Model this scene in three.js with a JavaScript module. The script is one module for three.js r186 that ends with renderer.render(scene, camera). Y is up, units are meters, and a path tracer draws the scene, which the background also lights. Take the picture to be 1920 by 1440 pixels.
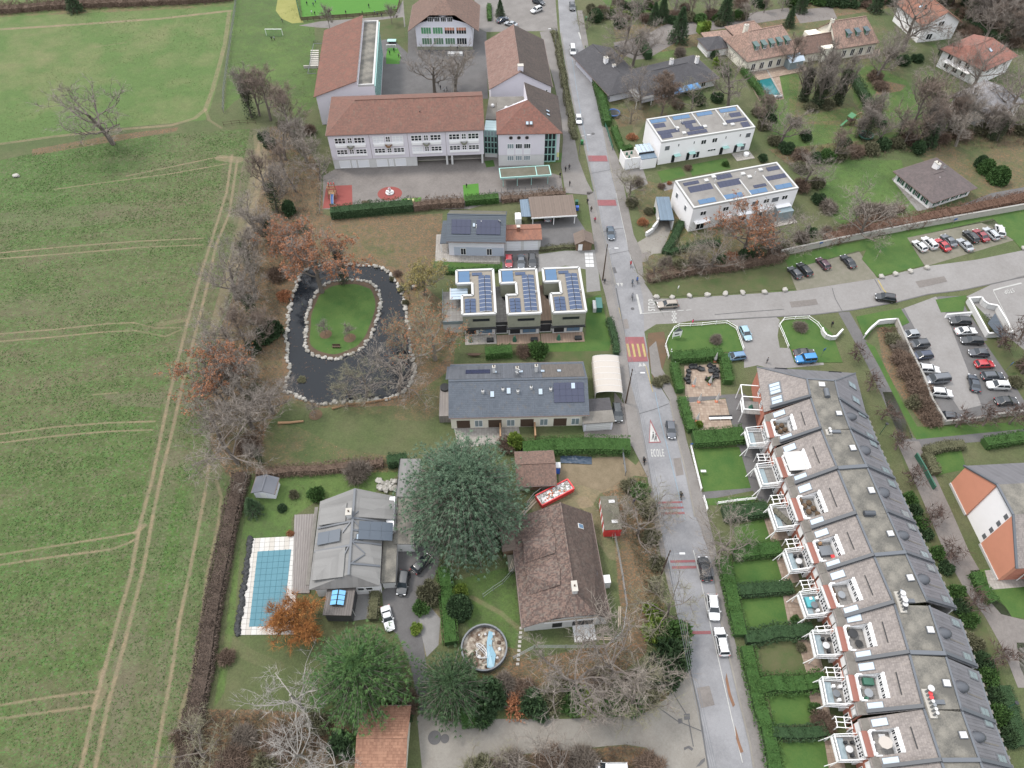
import*as THREE from 'three';
import{MarchingCubes}from 'three/addons/objects/MarchingCubes.js';
import{FontLoader}from 'three/addons/loaders/FontLoader.js';

// ---------------------------------------------------------------- camera, sky, sun, exposure
const scene=new THREE.Scene();
const FOC=1378,PITCH=52*Math.PI/180,ALT=120;
const camera=new THREE.PerspectiveCamera(2*Math.atan(720/FOC)*180/Math.PI,4/3,1,4000);
camera.position.set(0,ALT,0);
camera.rotation.set(-PITCH,0,0);
const renderer=new THREE.WebGLRenderer({antialias:true});
renderer.setSize(1024,768);
renderer.shadowMap.enabled=true;
renderer.toneMapping=THREE.LinearToneMapping;
renderer.toneMappingExposure=2.32;
{
const W=256,H=128,d=new Float32Array(W*H*4);
for (let j=0;j<H;j++) for (let i=0;i<W;i++){
const el=(j/(H-1)-.5)*Math.PI,s=Math.max(0,Math.sin(el)),a=i/W*Math.PI*2;
const cl=1+.07*Math.sin(3*a+5*s)*Math.cos(7*s+a)+.04*Math.sin(8*a-11*s);
const L=(el>=-.02?.22+.98*s**1.1:.2)*cl*1.0,o=(j*W+i)*4;
d[o]=L*.965;d[o+1]=L*1.0;d[o+2]=L*1.06;d[o+3]=1;
}
const t=new THREE.DataTexture(d,W,H,THREE.RGBAFormat,THREE.FloatType);
t.mapping=THREE.EquirectangularReflectionMapping;t.magFilter=THREE.LinearFilter;t.needsUpdate=true;
scene.background=t;scene.environment=t;
}
const sun=new THREE.DirectionalLight(0xfff6ec,1.3);
sun.position.set(-110,190,-180);sun.target.position.set(0,0,-130);sun.shadow.radius=24;
sun.castShadow=true;sun.shadow.mapSize.set(4096,4096);
Object.assign(sun.shadow.camera,{left:-220,right:220,top:220,bottom:-220,near:1,far:700});
scene.add(sun,sun.target);

// ---------------------------------------------------------------- small tools
const V=(x,y,z)=>new THREE.Vector3(x,y,z);
function rng(seed){let s=seed>>>0||1;return ()=>{s=(s+0x6d2b79f5) | 0;let t=Math.imul(s ^ (s>>>15),1 | s);t=(t+Math.imul(t ^ (t>>>7),61 | t)) ^ t;return ((t ^ (t>>>14))>>>0)/4294967296;};}
const SP=Math.sin(PITCH),CP=Math.cos(PITCH);
function at(px,py,h=0){
const u=px-960,v=py-720,dy=-FOC*SP-v*CP,t=(h-ALT)/dy;
return V(u*t,h,-(FOC*CP-v*SP)*t);
}
const pts=(s)=>s.trim().split(/\s+/).map((q)=>q.split(',').map(Number));
const gpts=(s,h=0)=>pts(s).map(([x,y])=>at(x,y,h));
const used=new Map();
function numbered(n){const k=used.get(n)??0;used.set(n,k+1);return k?n + '_'+String(k).padStart(3,'0'):n;}
function tag(o,label,category,group,kind){
if (label) o.userData.label=label;if (category) o.userData.category=category;
if (group) o.userData.group=group;if (kind) o.userData.kind=kind;return o;
}
function thing(name,label,category,p,turn=0,group){
const o=new THREE.Group();o.name=numbered(name);if (p) o.position.copy(p);o.rotation.y=turn;
tag(o,label,category,group);scene.add(o);return o;
}
function mesh(name,geo,mat,parent){
const m=new THREE.Mesh(geo,mat);m.castShadow=m.receiveShadow=true;
m.name=parent?name:numbered(name);(parent??scene).add(m);return m;
}
function dup(root,p,turn,label,group,scale){
const r=root.clone();r.name=numbered(root.name.replace(/_\d{3}$/,''));r.userData={...root.userData};
if (p) r.position.copy(p);if (turn!==undefined) r.rotation.y=turn;if (scale) r.scale.set(...[].concat(scale,scale,scale).slice(0,3));
if (label) r.userData.label=label;if (group) r.userData.group=group;scene.add(r);return r;
}
// collects faces; uv of every face in metres along its own plane
const _a=V(),_b=V(),_n=V(),_u=V(),_v=V();
class MB{
constructor(){this.p=[];this.t=[];this.c=null;}
col(r,g,b){this.c??=[];this.cc=[r,g,b];return this;}
tri(a,b,c,U){
_a.subVectors(b,a);_b.subVectors(c,a);_n.crossVectors(_a,_b);
const l=_n.length();if (l<1e-9) return this;_n.multiplyScalar(1/l);
if (U) _u.copy(U);else if (Math.abs(_n.y)>.985) _u.set(1,0,0);else _u.set(_n.z,0,-_n.x).normalize();
_v.crossVectors(_n,_u);
for (const q of [a,b,c]){this.p.push(q.x,q.y,q.z);this.t.push(q.dot(_u),q.dot(_v));if (this.c) this.c.push(...this.cc);}
return this;
}
poly(q,U){for (let i=1;i<q.length-1;i++) this.tri(q[0],q[i],q[i+1],U);return this;}
box(x0,x1,y0,y1,z0,z1){
const p=(i,j,k)=>V(i?x1:x0,j?y1:y0,k?z1:z0);
this.poly([p(0,0,1),p(1,0,1),p(1,1,1),p(0,1,1)]).poly([p(1,0,0),p(0,0,0),p(0,1,0),p(1,1,0)]);
this.poly([p(0,0,0),p(0,0,1),p(0,1,1),p(0,1,0)]).poly([p(1,0,1),p(1,0,0),p(1,1,0),p(1,1,1)]);
return this.poly([p(0,1,1),p(1,1,1),p(1,1,0),p(0,1,0)]).poly([p(0,0,0),p(1,0,0),p(1,0,1),p(0,0,1)]);
}
cbox(x,y,z,w,h,d){return this.box(x-w/2,x+w/2,y,y+h,z-d/2,z+d/2);}
slab(q,t){
const n=q.length,lo=q.map((v)=>V(v.x,v.y-t,v.z));
this.poly(q).poly(lo.slice().reverse());
for (let i=0;i<n;i++) this.poly([q[i],lo[i],lo[(i+1) % n],q[(i+1) % n]]);
return this;
}
prism(q,y0,y1){
const c=q.map(([x,z])=>new THREE.Vector2(x,-z));const ccw=THREE.ShapeUtils.area(c)>0;const o=ccw?q:q.slice().reverse();
const f=THREE.ShapeUtils.triangulateShape(o.map(([x,z])=>new THREE.Vector2(x,-z)),[]);
for (const [i,j,k] of f){const A=(m,y)=>V(o[m][0],y,o[m][1]);this.tri(A(i,y1),A(j,y1),A(k,y1));this.tri(A(k,y0),A(j,y0),A(i,y0));}
for (let i=0;i<o.length;i++){const a=o[i],b=o[(i+1) % o.length];this.poly([V(a[0],y0,a[1]),V(b[0],y0,b[1]),V(b[0],y1,b[1]),V(a[0],y1,a[1])]);}
return this;
}
bar(a,b,w,h=w){
const d=V().subVectors(b,a),L=d.length();if (L<1e-6) return this;d.normalize();
const s=Math.abs(d.y)>.99?V(1,0,0):V(d.z,0,-d.x).normalize(),t=V().crossVectors(d,s);s.multiplyScalar(w/2);t.multiplyScalar(h/2);
const r=(p,i,j)=>p.clone().addScaledVector(s,i).addScaledVector(t,j);
const q=[[-1,-1],[1,-1],[1,1],[-1,1]];
for (let i=0;i<4;i++){const [m,n]=[q[i],q[(i+1) % 4]];this.poly([r(a,...m),r(a,...n),r(b,...n),r(b,...m)]);}
return this.poly([r(a,-1,1),r(a,1,1),r(a,1,-1),r(a,-1,-1)]).poly([r(b,-1,-1),r(b,1,-1),r(b,1,1),r(b,-1,1)]);
}
tube(path,rad,n=6,cap=true){
const ring=[];
for (let i=0;i<path.length;i++){
const d=V().subVectors(path[Math.min(i+1,path.length-1)],path[Math.max(i-1,0)]).normalize();
const s=Math.abs(d.y)>.95?V(1,0,0).cross(d).normalize():V(0,1,0).cross(d).normalize(),t=V().crossVectors(d,s),r=Array.isArray(rad)?rad[i]:rad;
ring.push(Array.from({length:n},(_,k)=>path[i].clone().addScaledVector(s,r*Math.cos(k/n*2*Math.PI)).addScaledVector(t,r*Math.sin(k/n*2*Math.PI))));
}
for (let i=0;i+1<ring.length;i++) for (let k=0;k<n;k++) this.poly([ring[i][k],ring[i][(k+1) % n],ring[i+1][(k+1) % n],ring[i+1][k]]);
if (cap){this.poly(ring[0].slice().reverse());this.poly(ring[ring.length-1]);}
return this;
}
cyl(x,y0,y1,z,r,n=10,r1=r){return this.tube([V(x,y0,z),V(x,y1,z)],[r,r1],n);}
add(geo,m){
let g=geo.index?geo.toNonIndexed():geo;const P=g.attributes.position,q=[V(),V(),V()];
for (let i=0;i<P.count;i+=3){for (let k=0;k<3;k++){q[k].fromBufferAttribute(P,i+k);if (m) q[k].applyMatrix4(m);}this.tri(q[0],q[1],q[2]);}
return this;
}
geo(smooth){
const g=new THREE.BufferGeometry();
g.setAttribute('position',new THREE.Float32BufferAttribute(this.p,3));g.setAttribute('uv',new THREE.Float32BufferAttribute(this.t,2));
if (this.c) g.setAttribute('color',new THREE.Float32BufferAttribute(this.c,3));
g.computeVertexNormals();return g;
}
build(name,mat,parent){return mesh(name,this.geo(),mat,parent);}
}
const mb=()=>new MB();

// ---------------------------------------------------------------- noise, textures, materials
function lattice(n,f,seed){const r=rng(seed),g=new Float32Array(f*f);for (let i=0;i<f*f;i++) g[i]=r();const o=new Float32Array(n*n);
for (let j=0;j<n;j++){const y=j/n*f,y0=y | 0;let b=y-y0;b=b*b*(3-2*b);const r0=y0 % f*f,r1=(y0+1) % f*f;
for (let i=0;i<n;i++){const x=i/n*f,x0=x | 0;let a=x-x0;a=a*a*(3-2*a);const x1=(x0+1) % f,c0=x0 % f;
o[j*n+i]=(g[r0+c0]*(1-a)+g[r0+x1]*a)*(1-b)+(g[r1+c0]*(1-a)+g[r1+x1]*a)*b;}}return o;}
function fbm(n,f,oct,seed,gain=.55){const o=new Float32Array(n*n);let w=0,a=1;for (let k=0;k<oct&&f<<k<=n;k++,a*=gain){const l=lattice(n,f<<k,seed+k*77);w+=a;for (let i=0;i<o.length;i++) o[i]+=l[i]*a;}for (let i=0;i<o.length;i++) o[i] /=w;return o;}
const NZ=512,nzA=fbm(NZ,4,7,11),nzB=fbm(NZ,16,5,23),nzC=fbm(NZ,64,3,31,.8),nzW=lattice(NZ,512,5);
const nz=(a,x,y)=>a[((Math.floor(y) % NZ+NZ) % NZ)*NZ+((Math.floor(x) % NZ+NZ) % NZ)];
const lin=(c)=>(c<=.04045?c/12.92:((c+.055)/1.055)**2.4),enc=(c)=>(c<=.0031308?c*12.92:1.055*c**(1/2.4)-.055);
const clamp=(x,a=0,b=1)=>Math.min(b,Math.max(a,x)),mix=(a,b,t)=>a+(b-a)*t,sstep=(a,b,x)=>{const t=clamp((x-a)/(b-a));return t*t*(3-2*t);};
const KX=2.35;
const rgb=(hex,k=KX)=>[16,8,0].map((s)=>Math.min(.82,lin((hex>>s & 255)/255)/k));
const WALL=KX*.52,SLOPE=KX*.88;
const mix3=(a,b,t)=>[mix(a[0],b[0],t),mix(a[1],b[1],t),mix(a[2],b[2],t)],mul3=(a,k)=>[a[0]*k,a[1]*k,a[2]*k];
function tex(n,fn,metres,gray){
const d=new Uint8Array(n*n*4);
for (let j=0;j<n;j++) for (let i=0;i<n;i++){const c=fn(i/n,j/n,i,j),o=(j*n+i)*4;if (gray) d[o]=d[o+1]=d[o+2]=clamp(c)*255;else for (let k=0;k<3;k++) d[o+k]=clamp(enc(Math.max(0,c[k])))*255+.5;d[o+3]=255;}
const t=new THREE.DataTexture(d,n,n);t.wrapS=t.wrapT=THREE.RepeatWrapping;t.magFilter=THREE.LinearFilter;if (!gray) t.colorSpace=THREE.SRGBColorSpace;
if (metres) t.repeat.set(1/metres,1/metres);t.needsUpdate=true;return t;
}
const std=(o)=>new THREE.MeshStandardMaterial({roughness:.9,...o,...(Array.isArray(o.color)?{color:new THREE.Color().setRGB(...o.color)}:{})});
const flat=(hex,k=KX,rough=.8,metal=0)=>std({color:rgb(hex,k),roughness:rough,metalness:metal});
const S4=NZ/256,n2=(a,i,j,s=1)=>nz(a,i*S4*s,j*S4*s);
// weathered flat colour with stains
function stained(hex,k,amt=.22,metres=9,seed=0,rough=.88){
const b=rgb(hex,k);return std({roughness:rough,map:tex(256,(u,v,i,j)=>mul3(b,1-amt*.5+amt*(.75*n2(nzA,i+seed,j)+.35*n2(nzC,i,j+seed)-.05)),metres)});
}
// roof tiles: tw x th metres, colour scatter per tile, lichen; relief in the bump map
const tileBump={},ribBump={};
function tiles(hex,hex2,o={}){
const{tw=.3,th=.36,n=24,k=SLOPE,scatter=.5,lichen=0,lichenHex=0x8f8a78,seed=1,bump=.05}=o,A=rgb(hex,k),B=rgb(hex2,k),Lc=rgb(lichenHex,k),r=rng(seed),tone=Float32Array.from({length:n*n},()=>r());
const W=n*tw,map=tex(512,(u,v,i,j)=>{
const tx=Math.floor(u*n),ty=Math.floor(v*n),q=tone[ty*n+tx];let c=mix3(A,B,clamp(.5+(q-.5)*scatter*1.6+(nz(nzA,i,j)-.5)*1.4));c=mul3(c,.9+.2*nz(nzC,i,j+40));
return lichen?mix3(c,Lc,clamp((nz(nzB,i+90,j)-.62+lichen*.25)*3)*.75):c;
});
const bm=(tileBump[n]??=tex(256,(u,v)=>{const y=(v*n) % 1,x=(u*n) % 1;return (.35+.5*(1-y))*(.7+.3*Math.sin(x*Math.PI))*(x<.06?.6:1);},0,true)).clone();
for (const t of [map,bm]) t.repeat.set(1/W,1/(n*th));
return std({map,bumpMap:bm,bumpScale:bump,roughness:.88});
}
// parallel ribs or boards along v
function ribs(hex,o={}){
const{pitch=.6,n=8,k=SLOPE,seam=.08,amt=.25,across=false,depth=.04,scatter=.1,rough=.6,metal=0,seed=3}=o,A=rgb(hex,k),r=rng(seed),tone=Float32Array.from({length:n},()=>1+(r()-.5)*2*scatter);
const map=tex(256,(u,v,i,j)=>{const x=across?v:u;return mul3(A,tone[Math.floor(x*n)]*(1-amt/2+amt*n2(nzA,across?i*.3:i,across?j:j*.3))*(.94+.12*n2(nzC,i,j)));});
const bm=(ribBump[[n,seam,across,depth<0]]??=tex(256,(u,v)=>{const x=((across?v:u)*n) % 1;return x<seam?(depth<0?0:1):(depth<0?1:0);},0,true)).clone();
for (const t of [map,bm]) t.repeat.set(1/(n*pitch),1/(n*pitch));
return std({map,bumpMap:bm,bumpScale:Math.abs(depth),roughness:rough,metalness:metal});
}

// ---------------------------------------------------------------- the ground
const GX0=-200,GX1=200,GZ0=-330,GZ1=-10,GN=2048;
function zoneMask(draw){
const cv=document.createElement('canvas');cv.width=cv.height=GN;const g=cv.getContext('2d');g.fillStyle='#000';g.fillRect(0,0,GN,GN);
g.globalCompositeOperation='lighter';g.lineCap=g.lineJoin='round';
const sx=GN/(GX1-GX0),sy=GN/(GZ1-GZ0),ink=['#ff0000','#00ff00','#0000ff'];
const path=(s,close)=>{g.beginPath();gpts(s).forEach((p,i)=>g[i?'lineTo':'moveTo']((p.x-GX0)*sx,(p.z-GZ0)*sy));if (close) g.closePath();};
draw((ch,s,a=1)=>{g.globalAlpha=a;g.fillStyle=ink[ch];path(s,true);g.fill();},(ch,s,w,a=1)=>{g.globalAlpha=a;g.strokeStyle=ink[ch];g.lineWidth=w*(sx+sy)/2;path(s);g.stroke();});
return g.getImageData(0,0,GN,GN).data;
}
const FIELD='-250,345 0,300 180,265 330,250 440,243 505,240 500,300 480,380 450,470 430,560 400,640 385,740 390,840 425,890 445,895 420,960 400,1080 370,1220 350,1340 330,1470 -500,1470';
const TRAM=['0,474 130,462 260,452 380,447','0,485 130,475 260,464 380,459','0,626 100,618 200,607 250,605','0,640 100,632 200,622 255,620','0,814 100,801 200,793 290,790','0,830 100,818 200,809 285,806',
'0,1040 100,1024 200,1008 255,998','0,1059 100,1044 210,1030 245,1016 258,1008','0,1322 90,1308 140,1301 182,1297','0,1347 90,1335 180,1323','100,355 250,335 325,325 425,307','237,330 325,312 400,296 435,294'];
const LANE=['435,290 425,360 400,440 375,520 350,610 330,690 318,740 305,800 285,900 262,985 245,1080 222,1160 200,1240 180,1310 165,1380 150,1450','445,300 430,400 405,460 385,550 365,630 342,720 325,800 305,880 288,960 270,1060 250,1140 230,1220 205,1310 190,1380 176,1450',
'392,870 385,920 370,1000 352,1090 335,1170 322,1260 305,1350 288,1450','405,900 415,930 410,980 397,1040 388,1080 378,1170 360,1270 340,1330 330,1400 318,1450'];
const mA=zoneMask((fill,line)=>{
fill(0,'505,238 555,230 600,320 606,402 640,410 830,400 828,470 800,540 860,590 850,690 790,730 760,760 600,765 545,745 500,800 480,880 440,900 425,888 395,840 390,740 405,640 435,560 455,470 482,380 502,300',.75);
fill(0,'545,480 640,488 740,500 775,600 780,740 560,765 530,740 528,560',.3);
fill(0,'475,790 560,800 640,840 760,860 760,885 470,888',.45);fill(0,'620,758 780,735 845,660 850,760 800,790 700,785',.35);
fill(0,'1150,1000 1205,950 1218,1130 1212,1225 1110,1305 930,1315 955,1245 1168,1200',.9);fill(0,'330,1440 350,1330 480,1330 640,1340 700,1440',.8);fill(0,'900,1200 1000,1225 930,1300 890,1260',.6);
fill(0,'60,292 200,268 330,246 335,238 200,255 60,280',.8);fill(0,'0,8 440,0 440,12 0,32',.5);
fill(0,'1390,60 1480,40 1500,0 1920,0 1920,90 1800,60 1760,0',.7);fill(0,'1440,280 1700,255 1920,230 1920,400 1800,370 1690,260 1480,310',.6);fill(0,'1180,330 1440,400 1500,470 1200,530 1210,440',.55);fill(0,'1150,50 1480,20 1480,60 1160,110',.6);
fill(0,'1120,150 1260,150 1250,220 1160,240',.4);fill(0,'1480,30 1650,20 1700,150 1650,240 1480,230',.3);fill(0,'1640,600 1700,640 1770,800 1740,810 1660,700',.85);fill(0,'1640,180 1690,170 1700,160 1650,150',.8);
fill(0,'1120,910 1170,895 1210,895 1225,960 1235,1050 1250,1150 1215,1160 1180,1000',.7);fill(0,'935,1330 1230,1340 1260,1290 1100,1300',.6);fill(0,'1850,1240 1930,1240 1930,1300',.2);fill(0,'1440,250 1560,260 1700,250 1690,220 1480,230',.3);
fill(0,'862,1480 880,1425 1000,1413 1172,1397 1212,1403 1240,1433 1262,1480',.9);
TRAM.forEach((s)=>line(1,s,.45,.62));LANE.forEach((s,i)=>line(1,s,i<2?.6:.55,i<3?.66:.5));
fill(1,'505,245 500,330 478,420 440,520 405,620 385,640 430,480 470,330 488,250',.38);line(1,'480,255 488,330 470,420 448,500',1.4,.4);line(1,'-60,60 0,55 130,47 300,35 432,20',1.5,.7);line(1,'430,22 422,80 412,120 398,170 385,205 365,222 320,235 220,243 100,256 0,270 -80,282',1.2,.5);line(1,'385,205 392,225 415,240',.8,.4);line(1,'500,330 497,290 495,250',1.2,.4);line(1,'415,296 445,300',3,.6);
line(1,'250,605 290,615 340,614',.5,.35);line(1,'255,620 310,631 340,618',.5,.35);line(1,'300,608 345,600',1.4,.25);line(1,'180,1325 195,1290 190,1262',1.2,.35);line(1,'255,998 270,985',.9,.5);line(1,'180,88 235,80',.9,.25);line(1,'175,740 220,736',.4,.5);
fill(1,'1045,870 1170,865 1190,890 1165,915 1125,925 1110,950 1080,955 1000,960 985,940 1060,905',.55);line(1,'1095,940 1110,960 1125,1000 1150,1040',2.2,.45);line(1,'885,1120 940,1150 985,1190',.8,.35);fill(1,'780,1145 830,1140 835,1200 795,1230',.55);fill(1,'620,1085 700,1080 700,1150 640,1160',.3);line(1,'425,1200 470,1230 520,1250',2,.14);
fill(1,'1180,200 1200,190 1210,230 1190,260',.3);fill(0,'1700,380 1500,470 1460,475 1690,385',.3);fill(0,'1240,500 1220,520 1480,545 1440,525',.25);
fill(2,'440,0 560,0 590,40 590,60 600,180 560,230 520,150 440,190 420,210',.7);fill(2,'470,900 760,880 700,925 600,935 548,970 545,1010 452,1012',.8);fill(2,'452,1010 438,1190 420,1300 400,1330 420,1200 440,1050',.6);fill(2,'560,570 700,530 710,600 650,650 580,640',.3);
fill(2,'845,1090 965,1060 975,1180 960,1230 870,1170',.7);fill(2,'1530,300 1690,300 1720,390 1600,440 1540,390',.9);fill(2,'1600,110 1700,150 1740,230 1670,280 1600,190',.95);fill(2,'1445,130 1500,140 1490,220 1600,200 1640,260 1590,300 1450,290',.85);fill(2,'1130,0 1250,0 1240,20 1150,28',.9);fill(2,'1200,70 1280,85 1260,110 1210,110',.6);fill(2,'1120,120 1160,240 1150,250 1110,150',.5);fill(2,'1210,420 1330,395 1390,440 1260,470',.8);
fill(2,'1700,60 1800,50 1850,90 1790,110',.5);fill(2,'1225,550 1490,546 1480,500 1360,520 1240,545',.6);fill(2,'1700,140 1790,120 1790,150',.5);
});
const mB=zoneMask((fill,line)=>{
fill(0,FIELD,1);fill(2,'-250,0 440,0 430,60 415,130 395,200 385,225 220,240 0,268 -250,300',1);
line(1,'440,300 415,440 385,540 358,640 335,740 315,840 296,940 276,1040 250,1160 218,1280 195,1380',5,.3);line(1,'400,880 385,960 370,1080 350,1200 330,1340',7,.25);line(1,'330,860 400,860 380,960',4,.3);fill(1,'470,240 505,240 500,300 480,380 450,470 430,560 400,640 395,740 385,740 395,600 430,480 450,330',.6);
fill(1,'0,400 200,380 330,400 200,420 0,440',.3);fill(1,'0,560 150,540 300,560 100,590 0,600',.2);fill(1,'220,1180 320,1200 280,1440 200,1440',.3);fill(1,'190,740 310,735 300,765 220,760',.5);
});
{
const d=new Uint8Array(GN*GN*4);
const K=KX,grassA=rgb(0x627243,K),grassB=rgb(0x7e7a5a,K),lushA=rgb(0x4e752f,K),lushB=rgb(0x708848,K),litA=rgb(0x8a7663,K),litB=rgb(0x9c7657,K),litC=rgb(0x756d54,K),soilA=rgb(0xb3a07e,K),soilB=rgb(0x9a8b74,K),cropA=rgb(0x5c783a,K),cropB=rgb(0x7b7657,K),cropC=rgb(0x697345,K),medA=rgb(0x688545,K),medB=rgb(0x8b9060,K),dull=rgb(0x857b66,K),bright=rgb(0x598844,K);
const sx=(GX1-GX0)/GN,sz=(GZ1-GZ0)/GN;
for (let j=0;j<GN;j++) for (let i=0;i<GN;i++){
const o=(j*GN+i)*4,x=GX0+i*sx,z=GZ0+j*sz,big=nz(nzA,x*2.1,z*2.1),mid=nz(nzB,x*5+100,z*5),fine=nz(nzC,i*1.3,j*1.1),grit=nz(nzW,i,j),grit2=nz(nzW,i*.5+77,j*.5+9);
let c=mix3(grassA,grassB,clamp(.1+1.1*(mid-.3)+(big-.5)*.8));
const th=(m,k=.55)=>sstep(.5-k/2,.5+k/2,m/255+(fine-.5)*.7+(mid-.5)*.8+(big-.5)*.4-.02);
if (mB[o+2]) c=mix3(c,mix3(medA,medB,clamp(1.7*(mid-.42)+1.3*(big-.4))),mB[o+2]/255);
if (mB[o]){
const str=nz(nzB,x*2.2+z*.3,z*9+x*1.1),q=clamp(.3+(str-.5)*1.7+(big-.5)*1.5);
let f=mix3(mix3(cropA,cropC,clamp(big*1.6-.3)),cropB,q);if (grit>.8&&fine>.42) f=mix3(f,bright,.75);if (grit2>.84) f=mix3(f,dull,.45);f=mul3(f,.86+.28*fine+.1*(grit2-.5));
f=mix3(f,bright,clamp((nz(nzA,x*1.1+300,z*3.1+x*.4)-.6)*2.2)*.45);
c=mix3(c,mix3(f,dull,(mB[o+1]/255)*clamp(.4+mid)),mB[o]/255);
}
const lu=mA[o+2]?th(mA[o+2],.9):0;if (lu) c=mix3(c,mix3(lushA,lushB,clamp(mid*1.5-.25+(fine-.5)*.4)),lu);
const li=mA[o]?th(mA[o],.9):0;if (li) c=mix3(c,grit>.62?litB:mix3(litA,litC,clamp(mid*2-.5)),li*.92);
const so=mA[o+1]?clamp(mA[o+1]/255*(1.5-.9*fine)*(.65+.8*mid)):0;if (so) c=mix3(c,mix3(soilA,soilB,clamp(fine*1.5-.2)),so);
c=mul3(c,.74+.3*grit+.26*fine);
for (let k=0;k<3;k++) d[o+k]=clamp(enc(c[k]))*255+.5;d[o+3]=255;
}
const t=new THREE.DataTexture(d,GN,GN);t.magFilter=THREE.LinearFilter;t.colorSpace=THREE.SRGBColorSpace;t.wrapS=t.wrapT=THREE.MirroredRepeatWrapping;t.needsUpdate=true;
const bump=tex(512,(u,v,i,j)=>.5*nz(nzC,i,j)+.5*nz(nzW,i,j),24,true);
bump.repeat.set(20,16);
const g=new THREE.PlaneGeometry(4000,4000,1,1);g.rotateX(-Math.PI/2);g.translate(0,0,-160);
const uv=g.attributes.uv,p=g.attributes.position;for (let i=0;i<p.count;i++) uv.setXY(i,(p.getX(i)-GX0)/(GX1-GX0),(p.getZ(i)-GZ0)/(GZ1-GZ0));
tag(mesh('ground',g,std({map:t,bumpMap:bump,bumpScale:.12,roughness:1})),'field, meadow and garden ground under everything',null,null,'structure');
}

// ---------------------------------------------------------------- sheets that lie on the ground
const worn=(hex,hex2,metres,o={})=>{const a=rgb(hex),b=rgb(hex2),s=o.seed??0;return std({roughness:o.rough??.95,map:tex(512,(u,v,i,j)=>{const q=clamp(.5+(nz(nzA,i+s,j)-.5)*(o.big??1.6)+(nz(nzC,i,j+s)-.5)*.9);return mul3(mix3(a,b,q),.9+.2*nz(nzW,i+s,j));},metres)});};
const crazy=(hex,hex2,n,metres,joint)=>{const a=rgb(hex),b=rgb(hex2),J=rgb(joint),r=rng(n),t=Float32Array.from({length:n*n},()=>r());return std({roughness:.9,map:tex(256,(u,v,i,j)=>{const x=u*n,y=v*n;if (x % 1<.06||y % 1<.06) return J;return mul3(mix3(a,b,t[Math.floor(y)*n+Math.floor(x)]),.9+.2*n2(nzC,i,j));},metres)});};
const M={
asphalt:worn(0xb3b3b6,0x9c9c9f,22,{big:2.3}),asphaltPale:worn(0xb3b0ae,0xa19d9a,30,{seed:60}),asphaltDark:worn(0x878585,0x757373,14,{seed:130}),pavement:worn(0xa6a19d,0x8f8a86,16,{seed:33}),
yard:worn(0xa29b96,0x8a837f,26,{seed:210}),concrete:worn(0xb1aca3,0x9c968d,20,{seed:12}),gravel:worn(0xb6b4b2,0x949290,5,{seed:44,big:.7}),gravelBrown:worn(0xa39278,0x87795f,9,{seed:8}),terrace:crazy(0xcdb9a6,0xb49d8b,14,8.4,0x9a8674),paleTerrace:crazy(0xd0cac2,0xb9b2aa,12,6,0x9c968e),slabGrey:crazy(0xb4b1ad,0xa29e9a,8,6,0x84807c),
lawn:worn(0x45702a,0x628038,12,{seed:3}),lawnDull:worn(0x556a36,0x716f4b,11,{seed:91}),bay:worn(0x9f998b,0x878572,7,{seed:61}),turf:worn(0x63a03a,0x559434,14,{seed:17,big:.6}),turfYellow:worn(0xb5b36a,0xa2a457,14,{seed:71}),soil:worn(0x7a6652,0x5f4e3f,7,{seed:140}),litter:worn(0x86684f,0x6e5f49,9,{seed:77}),paint:worn(0xeeeeea,0xc9c8c4,5,{seed:5,big:1.2}),red:worn(0xbb7478,0x9f696c,4,{seed:6}),rubberRed:worn(0xb4615a,0xa4544e,10,{seed:9,big:.7}),yellow:worn(0xdcc884,0xc4b178,3,{seed:2}),blue:worn(0x9fc0d6,0xa5b2bc,5,{seed:4}),patch:worn(0x7b7a7b,0x6d6c6d,6,{seed:19}),rust:worn(0xa87a5c,0x8a6f5c,4,{seed:18}),
};
const LV=.012;
function sheet(name,mat,s,level=1,o={}){
const q=Array.isArray(s)?s:gpts(s),y=o.raise??level*LV,m=mb();
if (o.raise) m.prism(q.map((p)=>[p.x,p.z]),-.05,y);
else{const f=THREE.ShapeUtils.triangulateShape(q.map((p)=>new THREE.Vector2(p.x,-p.z)),[]);const W=(k)=>V(q[k].x,y,q[k].z);for (const [i,j,k] of f){const a=W(i),b=W(j),c=W(k);V().crossVectors(V().subVectors(b,a),V().subVectors(c,a)).y>0?m.tri(a,b,c):m.tri(a,c,b);}}
const r=m.build(name,mat,o.parent);if (!o.parent) tag(r,o.label,null,null,'structure');return r;
}
function ribbon(name,mat,line,w,level,o={}){
const q=(Array.isArray(line)?line:gpts(line)),L=[],R=[];
q.forEach((p,i)=>{const d=V().subVectors(q[Math.min(i+1,q.length-1)],q[Math.max(i-1,0)]).normalize(),n=V(d.z,0,-d.x);L.push(p.clone().addScaledVector(n,w/2));R.push(p.clone().addScaledVector(n,-w/2));});
const y=o.y??level*LV,m=mb();L.forEach((p)=>p.y=y);R.forEach((p)=>p.y=y);
for (let i=0;i+1<q.length;i++){const f=[L[i],L[i+1],R[i+1],R[i]];if (V().crossVectors(V().subVectors(f[1],f[0]),V().subVectors(f[2],f[0])).y<0) f.reverse();m.poly(f);}
const r=m.build(name,mat,o.parent);if (!o.parent) tag(r,o.label,null,null,'structure');return r;
}
const RL='1045,-20 1050,60 1058,110 1068,170 1080,225 1092,262 1105,320 1114,360 1125,425 1135,460 1144,500 1152,535 1159,575 1170,620 1175,660 1182,720 1197,770 1210,840 1222,907 1235,970 1247,1032 1258,1095 1270,1155 1285,1205 1296,1267 1310,1330 1327,1440 1334,1480';
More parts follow.
